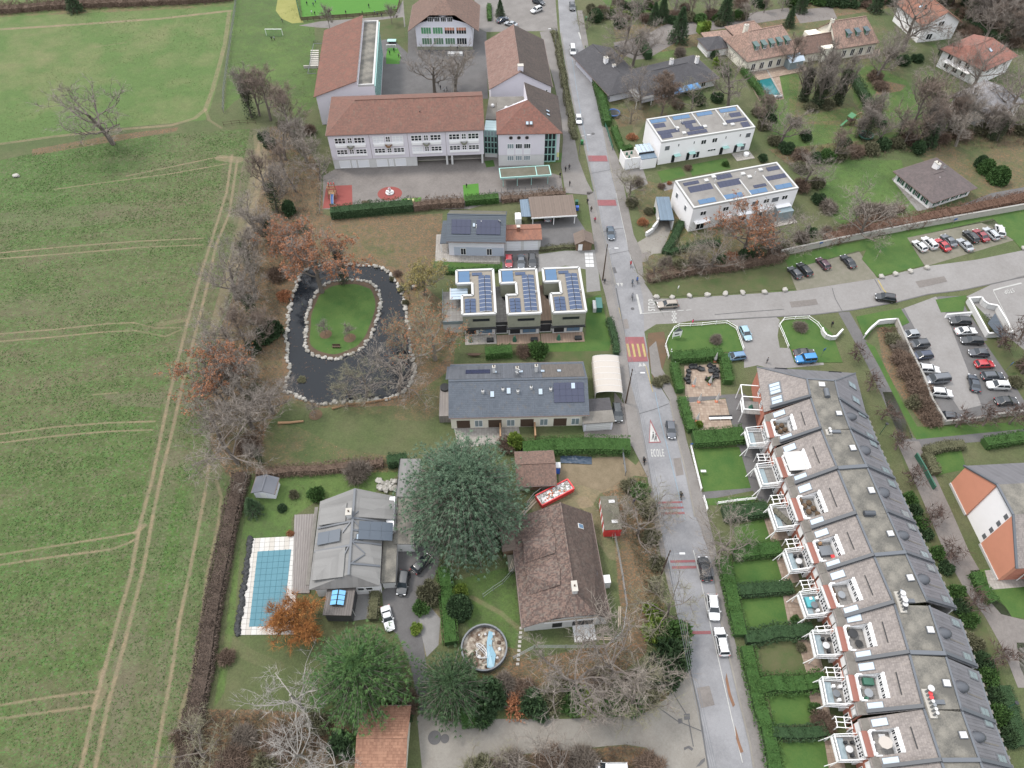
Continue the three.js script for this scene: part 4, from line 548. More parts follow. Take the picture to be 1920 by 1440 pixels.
const dk=thing('wooden_deck','long grey wooden deck between villa and pool','deck',at(570,1040));const q=[[552,965],[594,963],[580,1112],[548,1112]].map(([x,y])=>at(x,y,.3).sub(dk.position));const nb=26;for (let k=0;k<nb;k++){const A=(e,f)=>q[0].clone().lerp(q[1],e).lerp(q[3].clone().lerp(q[2],e),f);const e0=k/nb,e1=(k+.88)/nb;mb().slab([A(e0,1),A(e1,1),A(e1,0),A(e0,0)].map((v)=>v.setY(.3)),.25).build('plank',[M.deck,flat(0xbcb5b1,KX,.9),flat(0xa39b97,KX,.9)][k*7 % 3],dk);}
const wing=new Bld('side_wing','dark flat roofed side wing of the grey villa under the conifer','annex',[738,1020],[775,1020],9,3,{mat:M.paleGrey});wing.box('roof',M.flatDark,-.1,wing.L+.1,3,3.2,-.1,9);wing.box('roof',M.fibreDark,-.4,wing.L,3.3,3.5,9,17);wing.box('wall',M.paleGrey,-.2,wing.L,0,3.3,9,17);
for (const d of [9,13,16.9]) wing.box('fascia',M.lead,-.45,-.38,3.2,3.6,9,17.1);
}
{
const b=new Bld('garden_shed','white garden shed with grey roof on the villa lawn','shed',[474,922],[512,924],3,2.2,{mat:M.whiteCool});b.hipZ({rise:.8,ov:.25,mat:flat(0x83868e,SLOPE),gable:M.whiteCool});b.win('R',1.5,1.2,.8,.8,{});b.box('door',M.trim,1.2,2.2,.1,1.9,-.03,.01);
}
{
const b=new Bld('old_house','old farmhouse with patchy brown roof fenced off for building work','house',[983,1172],[1140,1157],18.6,2.9,{mat:M.paleGrey,L:13.6});
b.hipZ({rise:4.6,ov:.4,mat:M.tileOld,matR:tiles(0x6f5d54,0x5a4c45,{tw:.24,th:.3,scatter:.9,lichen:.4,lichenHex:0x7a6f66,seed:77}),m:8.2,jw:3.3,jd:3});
const yA=3.1,F=(s,y,d)=>V(s,y,-d);for (const [d,w] of [[7.2,2.6],[12.8,2.6]]){b.roofFaces([[F(1.2,5.6,d+.0),F(1.0,3.6,d-w),F(6.2,6.75,d-w),F(6.6,6.9,d)].map((v)=>v),[F(1.0,3.6,d+w),F(1.2,5.6,d),F(6.6,6.9,d),F(6.2,6.75,d+w)]],M.tileOld,.14,'cross_gable');mb().poly([F(1.3,3.4,d-w),F(1.3,5.45,d),F(1.3,3.4,d+w)].reverse()).build('gable',M.timber,b.g);}
b.chimney(8.3,3.4,6,8.6,.8,1.6,M.paleGrey,1);for (const [d,v] of [[15.5,.45],[11,.4],[7.2,.25]]) b.skylight(b.RZ.right(d,v),.9,1.2,M.glassBlue,M.paleGrey);b.piece('patch',M.steel,b.RZ.right(10.4,.78),1,1,.02);
b.box('gable_panel',M.white,3.2,11.8,2.6,3.7,-.04,.02);for (const [s,w] of [[5.4,1.6],[9.6,3.4]]) b.box('opening',M.dark,s-w/2,s+w/2,.6,2.4,-.03,.02);b.box('porch',M.paleGrey,8,11.6,0,.25,-2.6,0);b.box('porch',M.paleGrey,b.L,b.L+1.7,0,2.3,6,7.4);b.box('gutter_board',M.woodPale,3,12,3.72,3.8,-.2,0);
b.roofFaces([[V(-2.4,2.4,-13.2),V(.3,3,-13.2),V(.8,3.2,-19),V(-2.6,2.4,-18.8)]],M.brownRib,.14,'lean_to_roof');b.box('lean_to_wall',M.timber,-2.2,0,0,2.4,13.4,18.4);b.box('debris_roof',M.moss,-1.6,.4,1.6,1.8,9.8,12.8);for (let k=0;k<5;k++) mb().bar(V(-1.4+k*.3,1.9,-10.2),V(-.7+k*.25,1.9,-12),.08).build('timber_piece',M.woodPale,b.g);
const g=new Bld('garage','old brown tiled garage with a stone front beside the big conifer','garage',[972,908],[1040,905],6.7,2.4,{mat:M.stone});g.hip({rise:1.5,ov:.4,mat:M.tileBrown});g.box('door',M.timber,2,4.4,.1,2.1,-.04,.01);
}
{
const b=new Bld('outbuilding','outbuilding with orange clay tile roof at the bottom edge','outbuilding',[668,1452],[757,1452],8,3,{mat:M.cream});b.hip({rise:1.6,ov:.3,d1:9,mat:M.tileClay});
}

// ---------------------------------------------------------------- houses on the right bank
function flatHouse(label,a,b0,D,h,fn){
const b=new Bld('white_house',label,'house',a,b0,D,h,{mat:M.white});b.flatRoof(M.flatGrey,h,.45,.35,M.trimTop);fn(b,(s,d)=>lvl(s,h+.05,-d));return b;
}
const arr=(b,p,list)=>{for (const [s,d,nx,ny,w=1.05,h=1.6,m=M.solar] of list){const f=p(s,d);f.W=V(0,.16,-1).normalize();b.solar(f,nx,ny,w,h,m,m===M.thermal?'heat_panel':'solar_panel');}};
flatHouse('upper white flat roofed townhouse with blue heat panels, nearer the bungalow',[1240,268],[1416,240],11,6.8,(b,p)=>{
arr(b,p,[[2.9,9.6,2,1,2.2,1.3,M.thermal],[9.6,9.6,2,1,2.4,1.3,M.thermal],[16.4,9.6,2,1,2.2,1.3,M.thermal],[23.4,9.6,2,1,2.4,1.3,M.thermal],[2.4,7.4,3,1],[3.6,4.2,6,1,1,1.3],[2.4,2.4,3,1,1,1.6],[10.6,6.9,4,1,1,1.1],[10,5.2,2,1],[11.5,3.7,4,1,1,1.2],[11,2,5,1,1.1,1.2],[24.4,7,3,1],[23.6,4.4,6,1,1,1.2],[25,2,2,1,1.1,2]]);
for (const s of [6.1,13,20]) b.box('divider',M.trimTop,s-.12,s+.12,6.8,7.2,4,10.4);for (const [s,d] of [[6.5,4.6],[14,3.4],[19.6,3],[21.6,2.4],[7.4,2]]) b.box('roof_hatch',M.trimTop,s-.5,s+.5,6.8,7.2,d,d+.9);for (const s of [8.2,8.8,21,22]) b.pipe(s,7,6.8,7.8,.1,M.paleGrey);
for (const s of [2,25.4]) b.win('F',s,4.9,1.5,1.5,{nx:1,glass:M.greyPaint});for (const s of [12.4,15.6]) b.win('F',s,5,1.5,1.4,{nx:2});for (const s of [5.2,9.6,18.8,23]) b.win('F',s,5.3,.35,.9,{nx:1,t:.04});for (const [s,w] of [[4.3,.9],[8.6,.9],[18.4,.9],[22.6,.9]]){b.win('F',s,1.2,w,2.2,{nx:1,frame:M.dark});b.box('door_canopy',M.teal,s-.1,s+1.7,2.5,2.6,-1.2,.0);}b.win('F',11,1.3,1.9,2,{nx:2});b.win('F',15.4,2,2.4,.7,{nx:3});b.win('F',24.8,1.4,1.4,2.2,{nx:1,glass:M.greyPaint});
b.box('terrace',M.paleTerrace,21.5,26.8,0,.12,-4,-.4);mb().cyl(25,.12,.8,2.2,.7,12).build('garden_table',M.trim,b.g);
const e=new Bld('entrance_block','white entrance block with glass roof at the corner of the upper white house','entrance',[1203,300],[1232,296],6,3,{mat:M.white});e.box('roof',M.zincBlue,0,e.L,3,3.15,0,2.4);for (let k=0;k<4;k++) e.box('roof_glass',M.skyGlass,.1+k*e.L/4,(k+.92)*e.L/4,3.6,3.66,2.4,6);e.box('glass_wall',M.dark,0,e.L,0,3.6,2.2,2.38);e.box('terrace',M.paleTerrace,-4.2,0,0,2.8,1,5);e.box('parapet',M.trim,-4.3,-4.2,0,3.6,.9,5);e.box('parapet',M.trim,-4.3,0,0,3.4,.8,.95);for (const [s,d] of [[-3,3.4],[-1.6,3.6],[-2.8,1.9]]) mb().cyl(s,2.8,3.5,-d,.35,8,.2).build('chair',M.greenPaint,e.g);
});
flatHouse('lower white flat roofed townhouse behind the orange oak',[1300,392],[1497,354],11,7,(b,p)=>{
arr(b,p,[[3.6,9.2,4,1,1,1],[5,6.8,6,1,1,2],[12.6,9.4,4,1,1,1.4],[12.8,6.6,6,1,1,2],[26,9,3,1,1.1,1.3],[25,5.6,6,1,1,1.4],[4.4,1.8,2,1,2.2,1.4,M.thermal],[11.4,1.8,2,1,2.4,1.4,M.thermal],[18,1.8,2,1,2.4,1.4,M.thermal],[25,1.8,2,1,2.2,1.4,M.thermal],[19.5,3.6,3,1,1.1,.9]]);
for (const s of [8.8,15.6,22]) b.box('divider',M.trimTop,s-.12,s+.12,7,7.4,.6,7);for (const [s,d] of [[7.6,8.6],[10,9.4],[17.6,8.5],[18.6,7],[22.6,8.8]]) b.box('roof_hatch',M.trimTop,s-.5,s+.5,7,7.45,d,d+.9);for (const s of [9.4,16.4,20.4]) b.pipe(s,8,7,8,.1,M.paleGrey);
for (const s of [3,9,14.4,20,25]){b.win('F',s,5.1,1.6,1.3,{nx:2});b.win('F',s,1.3,2.2,2.1,{nx:2});b.box('balcony_slab',M.trim,s-2,s+2,2.85,3,-1.1,0);}for (const s of [17,22.4]) b.win('F',s,5,2,1.6,{nx:1,glass:M.greyPaint});b.box('winter_garden',M.glassPale,23,27,.1,2.6,-2.6,-.2);b.box('terrace',M.paleTerrace,15,27.8,0,.12,-4.4,-.3);for (const [s,y] of [[2.5,4.6],[7.5,4.6]]) b.win('L',s,y,1.2,1.6,{nx:1,glass:M.greyPaint});
});
{
const b=new Bld('underpass_roof','blue grey flat roof over the ramp to the underground garage','canopy',[1238,413],[1264,413],8.5,3,{bare:1});b.box('roof',M.zincBlue,0,b.L,2.85,3.1,0,9);b.box('side_wall',M.paleGrey,b.L-.3,b.L,0,2.85,0,9);b.box('side_wall',M.paleGrey,0,.3,0,2.85,2,9);b.box('back_wall',M.dark,.3,b.L-.3,0,2.85,8.6,8.9);
const w=thing('ramp_wall','curved pale wall beside the ramp of the underground garage','wall',at(1225,432)),q=gpts('1238,412 1233,425 1224,436 1212,444').map((p)=>p.sub(w.position)),m=mb();for (let k=0;k+1<q.length;k++) m.prism([[q[k].x,q[k].z],[q[k+1].x,q[k+1].z],[q[k+1].x-.35,q[k+1].z-.35],[q[k].x-.35,q[k].z-.35]],0,2.2-k*.5);m.build('wall',M.paleGrey,w);
}
{
const b=new Bld('bungalow','dark roofed bungalow with blue awning behind the tall hedge','house',[1205,176],[1347,142],13,3,{mat:M.whiteCool,L:25});b.hip({rise:2.4,ov:.9,hl:6,hr:6.5,mat:M.slate});b.hipZ({s0:-8.6,s1:3.4,d0:4,d1:27,rise:2.2,ov:.8,jw:6,jd:6,mat:M.slate,name:'wing_roof'});b.box('wall',M.whiteCool,-8.4,3.2,0,3,4.2,27);
for (const [s,d] of [[14.2,8.6],[22,6.8]]) b.chimney(s,d,4.4,6.4,.9,.9,M.white,1);b.chimney(-3.6,17,4.4,6.4,1,1.4,M.white,1);b.chimney(-2.6,13.5,4.4,5.6,.9,.9,M.white,0);for (let k=0;k<9;k++) b.roofFaces([[V(9.2+k,2.5,2.8),V(10.15+k,2.5,2.8),V(10.15+k,3,.9),V(9.2+k,3,.9)]],k % 4===3?M.zincBlue:flat(0x66a3e0,SLOPE),.05,'awning');for (const s of [11,14,18.6,21,23.5]) b.win('F',s,1.5,1.5,2,{nx:2});b.box('wall_panel',M.paleGrey,22.6,24.9,0,2.9,-.04,.01);b.roofFaces([[V(-3.4,2.6,2.2),V(2.6,2.6,2.2),V(3.4,2.9,-3.6),V(-2.6,2.9,-3.6)]],M.fibre,.1,'porch_roof');for (const s of [-3,2]) b.box('post',M.trim,s,s+.15,0,2.6,-2,-1.85);
const g=new Bld('outbuilding','small dark hipped outbuilding beside the bungalow','outbuilding',[1330,104],[1382,98],7,2.8,{mat:M.white,turn:16,L:8});g.g.position.copy(at(1325,108,0));g.hip({rise:1.6,ov:.5,hl:4,hr:3.5,mat:M.slate});g.win('F',2,1.4,1.4,1.2,{});g.dish(8,1,2.6,.5);
}
{
const b=new Bld('villa','pink tiled villa with five grey green dormers above the uncovered pool','house',[1403,112],[1497,92],14,4.4,{mat:M.cream,turn:19,L:17.5});b.hip({rise:5,ov:.5,hl:3,hr:3,mat:M.tilePink});b.chimney(3,9,7.6,10.4,1.2,1,M.cream,1);
for (let k=0;k<5;k++){const f=b.R.front(3.6+k*2.7,.36),p=f.p,z=p.z;const d=b.box('dormer',M.greenPaint,p.x-.65,p.x+.65,p.y-.4,p.y+1.2,-z-.3,-z+1.8);b.win('F',0,0,.9,1.1,{at:[V(p.x,p.y+.35,z+.305),0],parent:d});b.roofFaces([[V(p.x-.8,p.y+1.2,z+.55),V(p.x+.8,p.y+1.2,z+.55),V(p.x+.8,p.y+1.55,z-1.9),V(p.x-.8,p.y+1.55,z-1.9)]],flat(0x6f8583,SLOPE),.1,'dormer_roof');}
for (const s of [2.5,5.5,8.5,11.5]) b.win('F',s,1.6,1.4,2.2,{nx:2});b.box('terrace',M.terrace,0,20,0,.15,-5,-.3);b.hip({s0:5,s1:15,d0:13.5,d1:22,rise:2.6,y:3.6,ov:.4,hl:3,hr:3,mat:M.tilePink,name:'rear_roof'});b.box('rear_wall',M.cream,5.2,14.8,0,3.6,13.5,21.8);
{const m=mb();for (let k=0;k<6;k++) m.poly([V(13.6+k,3.4,-.3),V(14.6+k,3.4,-.3),V(14.4+k*.9,2.4,3),V(13.5+k*.9,2.4,3)]);m.build('conservatory_roof',M.skyGlass,b.g);b.box('conservatory',M.glassPale,13.6,18.4,0,2.4,-2.9,-.2);}
const g=new Bld('garage','small pink hipped garage beside the pink villa with dormers','garage',[1336,84],[1384,78],8,2.6,{mat:M.woodDark,turn:12,L:8.5});g.hip({rise:1.8,ov:.6,hl:4,hr:4,mat:M.tilePink});
const c=new Bld('villa','brownish tiled villa with three dormers behind the ivy clad trees','house',[1545,92],[1650,70],12,4.2,{mat:M.cream,turn:16,L:19});c.hip({s0:4.6,rise:5.2,ov:.5,hr:2.5,mat:M.tilePink});c.hip({s0:-7,s1:4.4,d0:1,d1:9,y:3.4,rise:3,ov:.4,hl:3,mat:M.tileBrown,name:'side_roof'});c.box('side_wall',M.cream,-6.8,0,0,3.4,1.2,8.8);for (let k=0;k<3;k++){const p=c.R.front?V(9+k*3.2,6.1,-1.9):V();const d=c.box('dormer',M.greenPaint,p.x-.65,p.x+.65,p.y-.6,p.y+1.1,1.7,3.6);c.win('F',0,0,.9,1.1,{at:[V(p.x,p.y+.3,-1.69),0],parent:d});c.roofFaces([[V(p.x-.8,p.y+1.1,-1.4),V(p.x+.8,p.y+1.1,-1.4),V(p.x+.8,p.y+1.4,-3.7),V(p.x-.8,p.y+1.4,-3.7)]],flat(0x6d7d84,SLOPE),.1,'dormer_roof');}for (const s of [8,11,14,17]) c.win('F',s,1.6,1.4,2.2,{nx:2});c.chimney(4.5,6,7,10,.8,1,M.cream,1);
const d=new Bld('villa','white villa with orange roof at the top right beside the wood','house',[1722,60],[1798,48],15,6,{mat:M.white,turn:12,L:12.5});d.g.position.copy(at(1718,80,0));d.hipZ({rise:3.6,ov:.8,mat:M.tileOrange,gable:M.white});d.win('F',6.2,5.6,2,1.5,{nx:2});d.win('F',3.8,1.6,2,2,{});d.skylight(d.RZ.left(8,.5),.9,1.2);d.pipe(3,6,7.5,9,.3,M.dark);
const e=new Bld('villa','white villa with red hipped roof and skylight at the right edge','house',[1846,128],[1905,100],14,5.8,{mat:M.white,turn:33,L:15});e.hip({rise:3,ov:.8,hl:3.5,hr:3.5,mat:tiles(0xb0796a,0x98695c,{seed:90,scatter:.8})});e.skylight(e.R.front(7,.62),1.1,1.4);for (const d2 of [3,6,9]) for (const y of [4.3,1.6]) e.win('L',d2,y,1.7,1.8,{nx:2});for (const s of [3,7,11]) e.win('F',s,4.2,1.5,1.6,{nx:2});e.box('balcony',M.trim,-1.4,0,2.8,3,3,12);
const f=new Bld('villa','pale roofed house half hidden behind bare trees at the right edge','house',[1860,215],[1935,180],12,5,{mat:M.white,turn:32,L:14});f.hip({rise:2.6,ov:.6,hl:4,hr:4,mat:tiles(0xb8b6b8,0x9a989c,{seed:95})});
}
{
const b=new Bld('bungalow','brown roofed bungalow with green and white shutters','house',[1750,374],[1820,352],12.6,3,{mat:M.white,turn:24,L:13.2});b.hip({rise:1.9,ov:.8,hl:5,hr:5,mat:M.tileTaupeDark});b.chimney(8,8.6,4.2,5.9,.9,1.6,M.white,1);b.dish(9.4,7.2,4.6,.55);
const band=(f,n,s0,s1)=>{for (let k=0;k<n;k++){const s=mix(s0,s1,(k+.5)/n);b.win(f,s,1.5,1,1.7,{nx:2,shutter:M.greenPaint});}};band('F',4,.6,12.6);band('L',4,.6,12);b.pipe(6,5,4,4.6,.1,M.paleGrey);
}

// ---------------------------------------------------------------- the long terrace on the right
const onL=(x,z)=>V(x,11+x*5/7,z),onR=(x,z)=>V(x,11-(x-5.2)*5/6.9,z),UL=V(0,0,1),WL=V(7,5,0).normalize(),UR=V(0,0,-1),WR=V(-6.9,5,0).normalize();
const pc=Bld.prototype.piece,kit=(g)=>({g,piece:pc,skylight:Bld.prototype.skylight,win:Bld.prototype.win,face:Bld.prototype.face,box(n,m,x0,x1,y0,y1,z0,z1,p){return mb().box(x0,x1,y0,y1,z0,z1).build(n,m,p??g);}});
const brickTop=flat(0xb5796a,KX),glassSky=std({color:[.36,.43,.5],roughness:.25});
function terraceUnit(label,len){
const g=thing('terrace_house',label,'house',V(),0,'houses of the long terrace'),k=kit(g),c=-len/2,a=c-1.85,b=c+1.85;
k.box('brick_wall',M.brick,-6.9,-6.6,0,6,-len,-.01);k.box('wall',M.paleGrey,11.6,11.9,0,5.9,-len,-.01);k.box('party_wall',M.paleGrey,-6.6,11.6,0,6,-len,-len+.25);
const slab=(q,t,n,m)=>{const s=mb().slab(q,t);return s.build(n,m,g);};
for (const [z0,z1] of [[-len,a],[b,0]]) slab([onL(-7.2,z1),onL(0,z1),onL(0,z0),onL(-7.2,z0)],.2,'roof',M.tileTaupe);
slab([onL(-3.3,b),onL(0,b),onL(0,a),onL(-3.3,a)],.2,'roof',M.tileTaupe);
slab([onR(12.2,-len),onR(5.2,-len),onR(5.2,0),onR(12.2,0)],.2,'rear_roof',M.zinc);k.box('flat_roof',M.flatDark,0,5.2,10.75,11,-len,0);
mb().bar(V(0,11.08,0),V(0,11.08,-len),.34,.2).build('roof_edge',M.lead,g);mb().bar(V(5.2,11.08,0),V(5.2,11.08,-len),.3,.18).build('roof_edge',M.lead,g);
k.box('eaves_band',M.lead,12.1,12.4,5.7,5.95,-len,0);for (let i=0;i<6;i++) k.box('eaves_block',M.flatRoof,12.4,12.7,5.7,5.82,-len+.4+i*1.3,-len+.95+i*1.3);
{const f=mb(),t=onL(-6.3,0).y;f.bar(onL(-6.2,-.35).add(V(0,.34,0)),onL(0,-.35).add(V(0,.36,0)),.55,.62);f.build('fire_wall',M.leadDark,g);const r=mb().bar(onR(5.2,-.35).add(V(0,.25,0)),onR(12.2,-.35).add(V(0,.25,0)),.5,.4);r.build('fire_wall',M.lead,g);}
for (const z of [a-1.05,b+1.0]) k.skylight({p:onL(-5.0,z),U:UL,W:WL},1.25,2.3,glassSky,M.greyPaint);
k.piece('eaves_strip',M.flatRoof,{p:onL(-6.6,(a-len)/2),U:UL,W:WL},len/2-1.95,1.1,.04);k.piece('eaves_strip',M.flatRoof,{p:onL(-6.6,b/2),U:UL,W:WL},len/2-1.95,1.1,.04);
k.piece('vent_strip',M.dark,{p:onL(-1.9,c),U:UL,W:WL},3.2,.16,.12);

k.box('loggia_floor',M.slabGrey,-6.6,-3.3,5.7,5.95,a,b);k.box('loggia_wall',M.trim,-3.5,-3.2,5.95,8.75,a,b);k.box('loggia_wall',M.trim,-6.5,-3.5,5.95,6.9,a-.15,a+.05);k.box('loggia_wall',M.trim,-6.5,-3.5,5.95,6.9,b-.05,b+.15);
{const m=mb();m.poly([onL(-6.6,a),onL(-3.3,a),V(-3.3,5.95,a),V(-6.6,5.95,a)]).poly([onL(-3.3,b),onL(-6.6,b),V(-6.6,5.95,b),V(-3.3,5.95,b)]);m.build('loggia_cheek',M.white,g);}
for (let i=0;i<4;i++) k.win('L',0,0,.72,1.25,{nx:2,t:.07,at:[V(-3.51,7.6,c+(i-1.5)*.92),-Math.PI/2]});
k.box('gable_strip',brickTop,-7.5,-6.55,5.6,6.25,a-.1,b+.1);const bal=mb();bal.box(-6.62,-6.4,5.95,6.75,a,b);for (const z of [a+.2,c,b-.2]) bal.cyl(-6.5,6.7,7.15,z,.3,8,.15);bal.build('balustrade',M.trim,g);k.box('cornice',M.trimTop,-7.9,-7.5,5.75,6.15,a,b);

k.box('bay_wall',M.trim,-7.5,-6.9,0,5.6,a+.1,b-.1);for (let i=0;i<3;i++){k.win('L',0,0,.95,2,{nx:2,ny:2,t:.1,at:[V(-7.51,4.35,c+(i-1)*1.12),-Math.PI/2]});k.win('L',0,0,.95,2.1,{nx:2,t:.1,at:[V(-7.51,1.3,c+(i-1)*1.12),-Math.PI/2]});}
k.box('balcony_floor',M.slabGrey,-10.6,-7.5,2.85,3,a,b);k.box('balcony_fascia',M.trim,-10.75,-10.6,2.6,3.1,a-.1,b+.1);
const rail=mb();for (const [p,q] of [[V(-10.6,0,a),V(-10.6,0,b)],[V(-10.6,0,a),V(-7.6,0,a)],[V(-10.6,0,b),V(-7.6,0,b)]]){for (const y of [3.15,4]) rail.bar(p.clone().setY(y),q.clone().setY(y),.07);const n=Math.round(p.distanceTo(q)/.22);for (let i=0;i<=n;i++){const r=p.clone().lerp(q,i/n);rail.bar(r.clone().setY(3),r.clone().setY(4),.05);}}rail.build('railing',M.trim,g);k.box('glass_screen',M.glassPale,-10.3,-9.1,2.98,3.04,a+.2,b-.2);
const fr=mb();for (const z of [a-.1,b+.1]){fr.bar(V(-10.7,0,z),V(-10.7,4.4,z),.12).bar(V(-11.6,0,z),V(-10.7,2.8,z),.12).bar(V(-10.7,2.75,z),V(-7,2.75,z),.12).bar(V(-10.7,4.3,z),V(-7,4.9,z),.09);}fr.bar(V(-10.7,4.35,a-.1),V(-10.7,4.35,b+.1),.12);fr.build('balcony_frame',M.trim,g);
for (const z of [a-1.15,b+1.1]){k.win('L',0,0,1.15,1.55,{nx:2,ny:2,t:.16,at:[V(-6.91,4.2,z),-Math.PI/2]});k.box('window_surround',M.trim,-6.98,-6.9,3.3,5.1,z-.75,z+.75);k.win('L',0,0,1.1,1.9,{nx:2,t:.12,at:[V(-6.91,1.2,z),-Math.PI/2]});}k.box('cornice',M.trimTop,-7.2,-6.9,5.4,5.7,-len,a-.1);k.box('cornice',M.trimTop,-7.2,-6.9,5.4,5.7,b+.1,0);k.box('downpipe',M.woodDark,-7.05,-6.9,0,5.7,-.25,-.1);
const pg=mb();for (const z of [-.5,1.0]) for (const x of [-9.2,-7]) pg.bar(V(x,0,z),V(x,2.6,z),.12);for (const z of [-.5,.25,1.0]) pg.bar(V(-9.4,2.6,z),V(-6.9,2.6,z),.1);for (const x of [-9.2,-8,-7]) pg.bar(V(x,2.65,-.6),V(x,2.65,1.1),.1);pg.build('pergola',M.trim,g);

for (const z of [a-.9,b+.7]){const s=k.piece('skylight',M.greyPaint,{p:onR(10.6,z),U:UR,W:WR},1.3,2.4,.12);for (const d of [-.52,.52]) k.piece('pane',std({color:[.18,.22,.23],roughness:.2}),{p:onR(10.6,z).addScaledVector(WR,d),U:UR,W:WR},1.0,.9,.02,s,.16);}
{const q=new THREE.SphereGeometry(.95,14,8,0,Math.PI*2,0,Math.PI/2);const m=mb().add(q,new THREE.Matrix4().makeScale(1.5,.9,1).setPosition(6.5,onR(6.9,0).y+.1,c));m.build('vent_dome',M.domeDark,g);k.piece('streak',M.flatRoof,{p:onR(9.5,c+.55),U:UR,W:WR},.25,4,.015);}
{const s=k.box('skylight_kerb',M.lead,3.6,4.7,11,11.2,c-.55,c+.55);k.box('skylight_dome',M.dome,3.68,4.62,11.2,11.34,c-.47,c+.47,s);}
return g;
}
const bars=gpts('1520,747 1540,807 1571,882 1606,967 1639,1045 1677,1134 1705,1228 1732,1330 1765,1430 1800,1535',11);
const LEN=7.7,unitLabels=['terrace house with a plant filled roof terrace, second from the parking end','terrace house with the big white awning over its roof terrace','terrace house with leafy plants on its balcony, below the one with the white awning','terrace house with a grey garden lounge on its roof terrace','terrace house with a turquoise cover on its white balcony','terrace house with two dark round tables on its roof terrace','terrace house with a green tarpaulin on its roof terrace','terrace house with a cream parasol on its roof terrace','terrace house with a pale glass table on its roof terrace, cut by the bottom edge'];
const units=[];let proto=null;
for (let i=0;i<9;i++){
const S=bars[i+1],N=bars[i],d=V().subVectors(N,S).setY(0),len=d.length(),g=proto?dup(proto,null,0,unitLabels[i]):(proto=terraceUnit(unitLabels[0],LEN));
g.position.set(S.x,0,S.z);g.rotation.y=Math.atan2(-d.x,-d.z);g.scale.z=len/LEN;units.push(g);
}
units.forEach((g,i)=>{
const k=kit(g),c=-LEN/2;const pot=(x,z,y,m=M.moss,r=.35)=>mb().cyl(x,y,y+.45,z,r*.7,8,r).cyl(x,y+.45,y+.8,z,r,7,r*.5).build('plant_pot',m,g);
const disc=(n,m,x,z,y,r,h=.06,s=14)=>{const q=mb().cyl(x,y,y+h,z,r,s);q.cyl(x,y-.5,y,z,.07,6);return q.build(n,m,g);};
if (i===1) k.box('awning',M.fabric,-6.9,-3.1,8.1,8.2,c-1.8,c+1.8);
else if (i===0||i===2) for (let q=0;q<6;q++) pot(-6.1+(q % 2)*1.2+q*.2,c-1.4+q*.5,5.95,M.litter,.5);else if (i===3){k.box('sofa',M.greyPaint,-6,-4,5.95,6.6,c-.9,c+.8);k.box('cushion',M.redPaint,-4.6,-4,6.6,6.8,c+.9,c+1.5);pot(-5.4,c-1.5,5.95,M.wood);}else if (i===5){disc('round_table',M.dark,-5.4,c-.8,6.6,.75);disc('round_table',M.black,-4.9,c+.8,6.6,.6);pot(-6,c-1.6,5.95,M.moss);}else if (i===6){k.box('tarpaulin',M.greenPaint,-5.6,-4.1,6,6.7,c-1.5,c-.5);disc('round_table',M.steel,-5.2,c+.7,6.6,.65);pot(-5.6,c+1.5,5.95,M.greenPaint);}else if (i===7){disc('parasol',M.canvas,-5.4,c+.3,8,1.0,.3,8);k.box('lounger',M.dome,-5.2,-4.3,6,6.4,c-1.4,c-.9);}else if (i===8){disc('glass_table',M.skyGlass,-5.4,c-.4,6.6,.9);pot(-5,c+1.4,5.95,M.greenPaint,.5);}else{disc('round_table',M.steel,-5.2,c,6.6,.6);k.box('bench',M.woodDark,-6.3,-5.9,5.95,6.4,c-1.4,c+1);}
if (i===4) k.box('cover',std({color:[.06,.27,.3],roughness:.7}),-9.9,-8.4,3,3.6,c-1.2,c+.4);if (i===2) for (let q=0;q<5;q++) pot(-9.6+q*.4,c-1.2+q*.55,3,M.moss,.6);if (i>2){disc('balcony_table',i % 2?M.dome:M.greyPaint,-8.8,c+.2,3.7,.55);for (let q=0;q<3;q++) k.box('chair',i % 2?M.dark:M.trim,-9.2+q*.5,-8.8+q*.5,3,3.8,c-1.1+(q % 2)*2,c-.7+(q % 2)*2);}if (i===8) k.box('balcony_floor_tile',M.tileClay,-9,-7.5,3,3.03,c-1.8,c+1.8);
if (i % 2){const f=mb().bar(V(0,11.2,-.3),V(5.2,11.2,-.3),.6,.45);f.build('fire_wall',M.lead,g);if (i===5){const f2=mb().box(5.4,12,5.8,6.4,.02,.4);}}
});
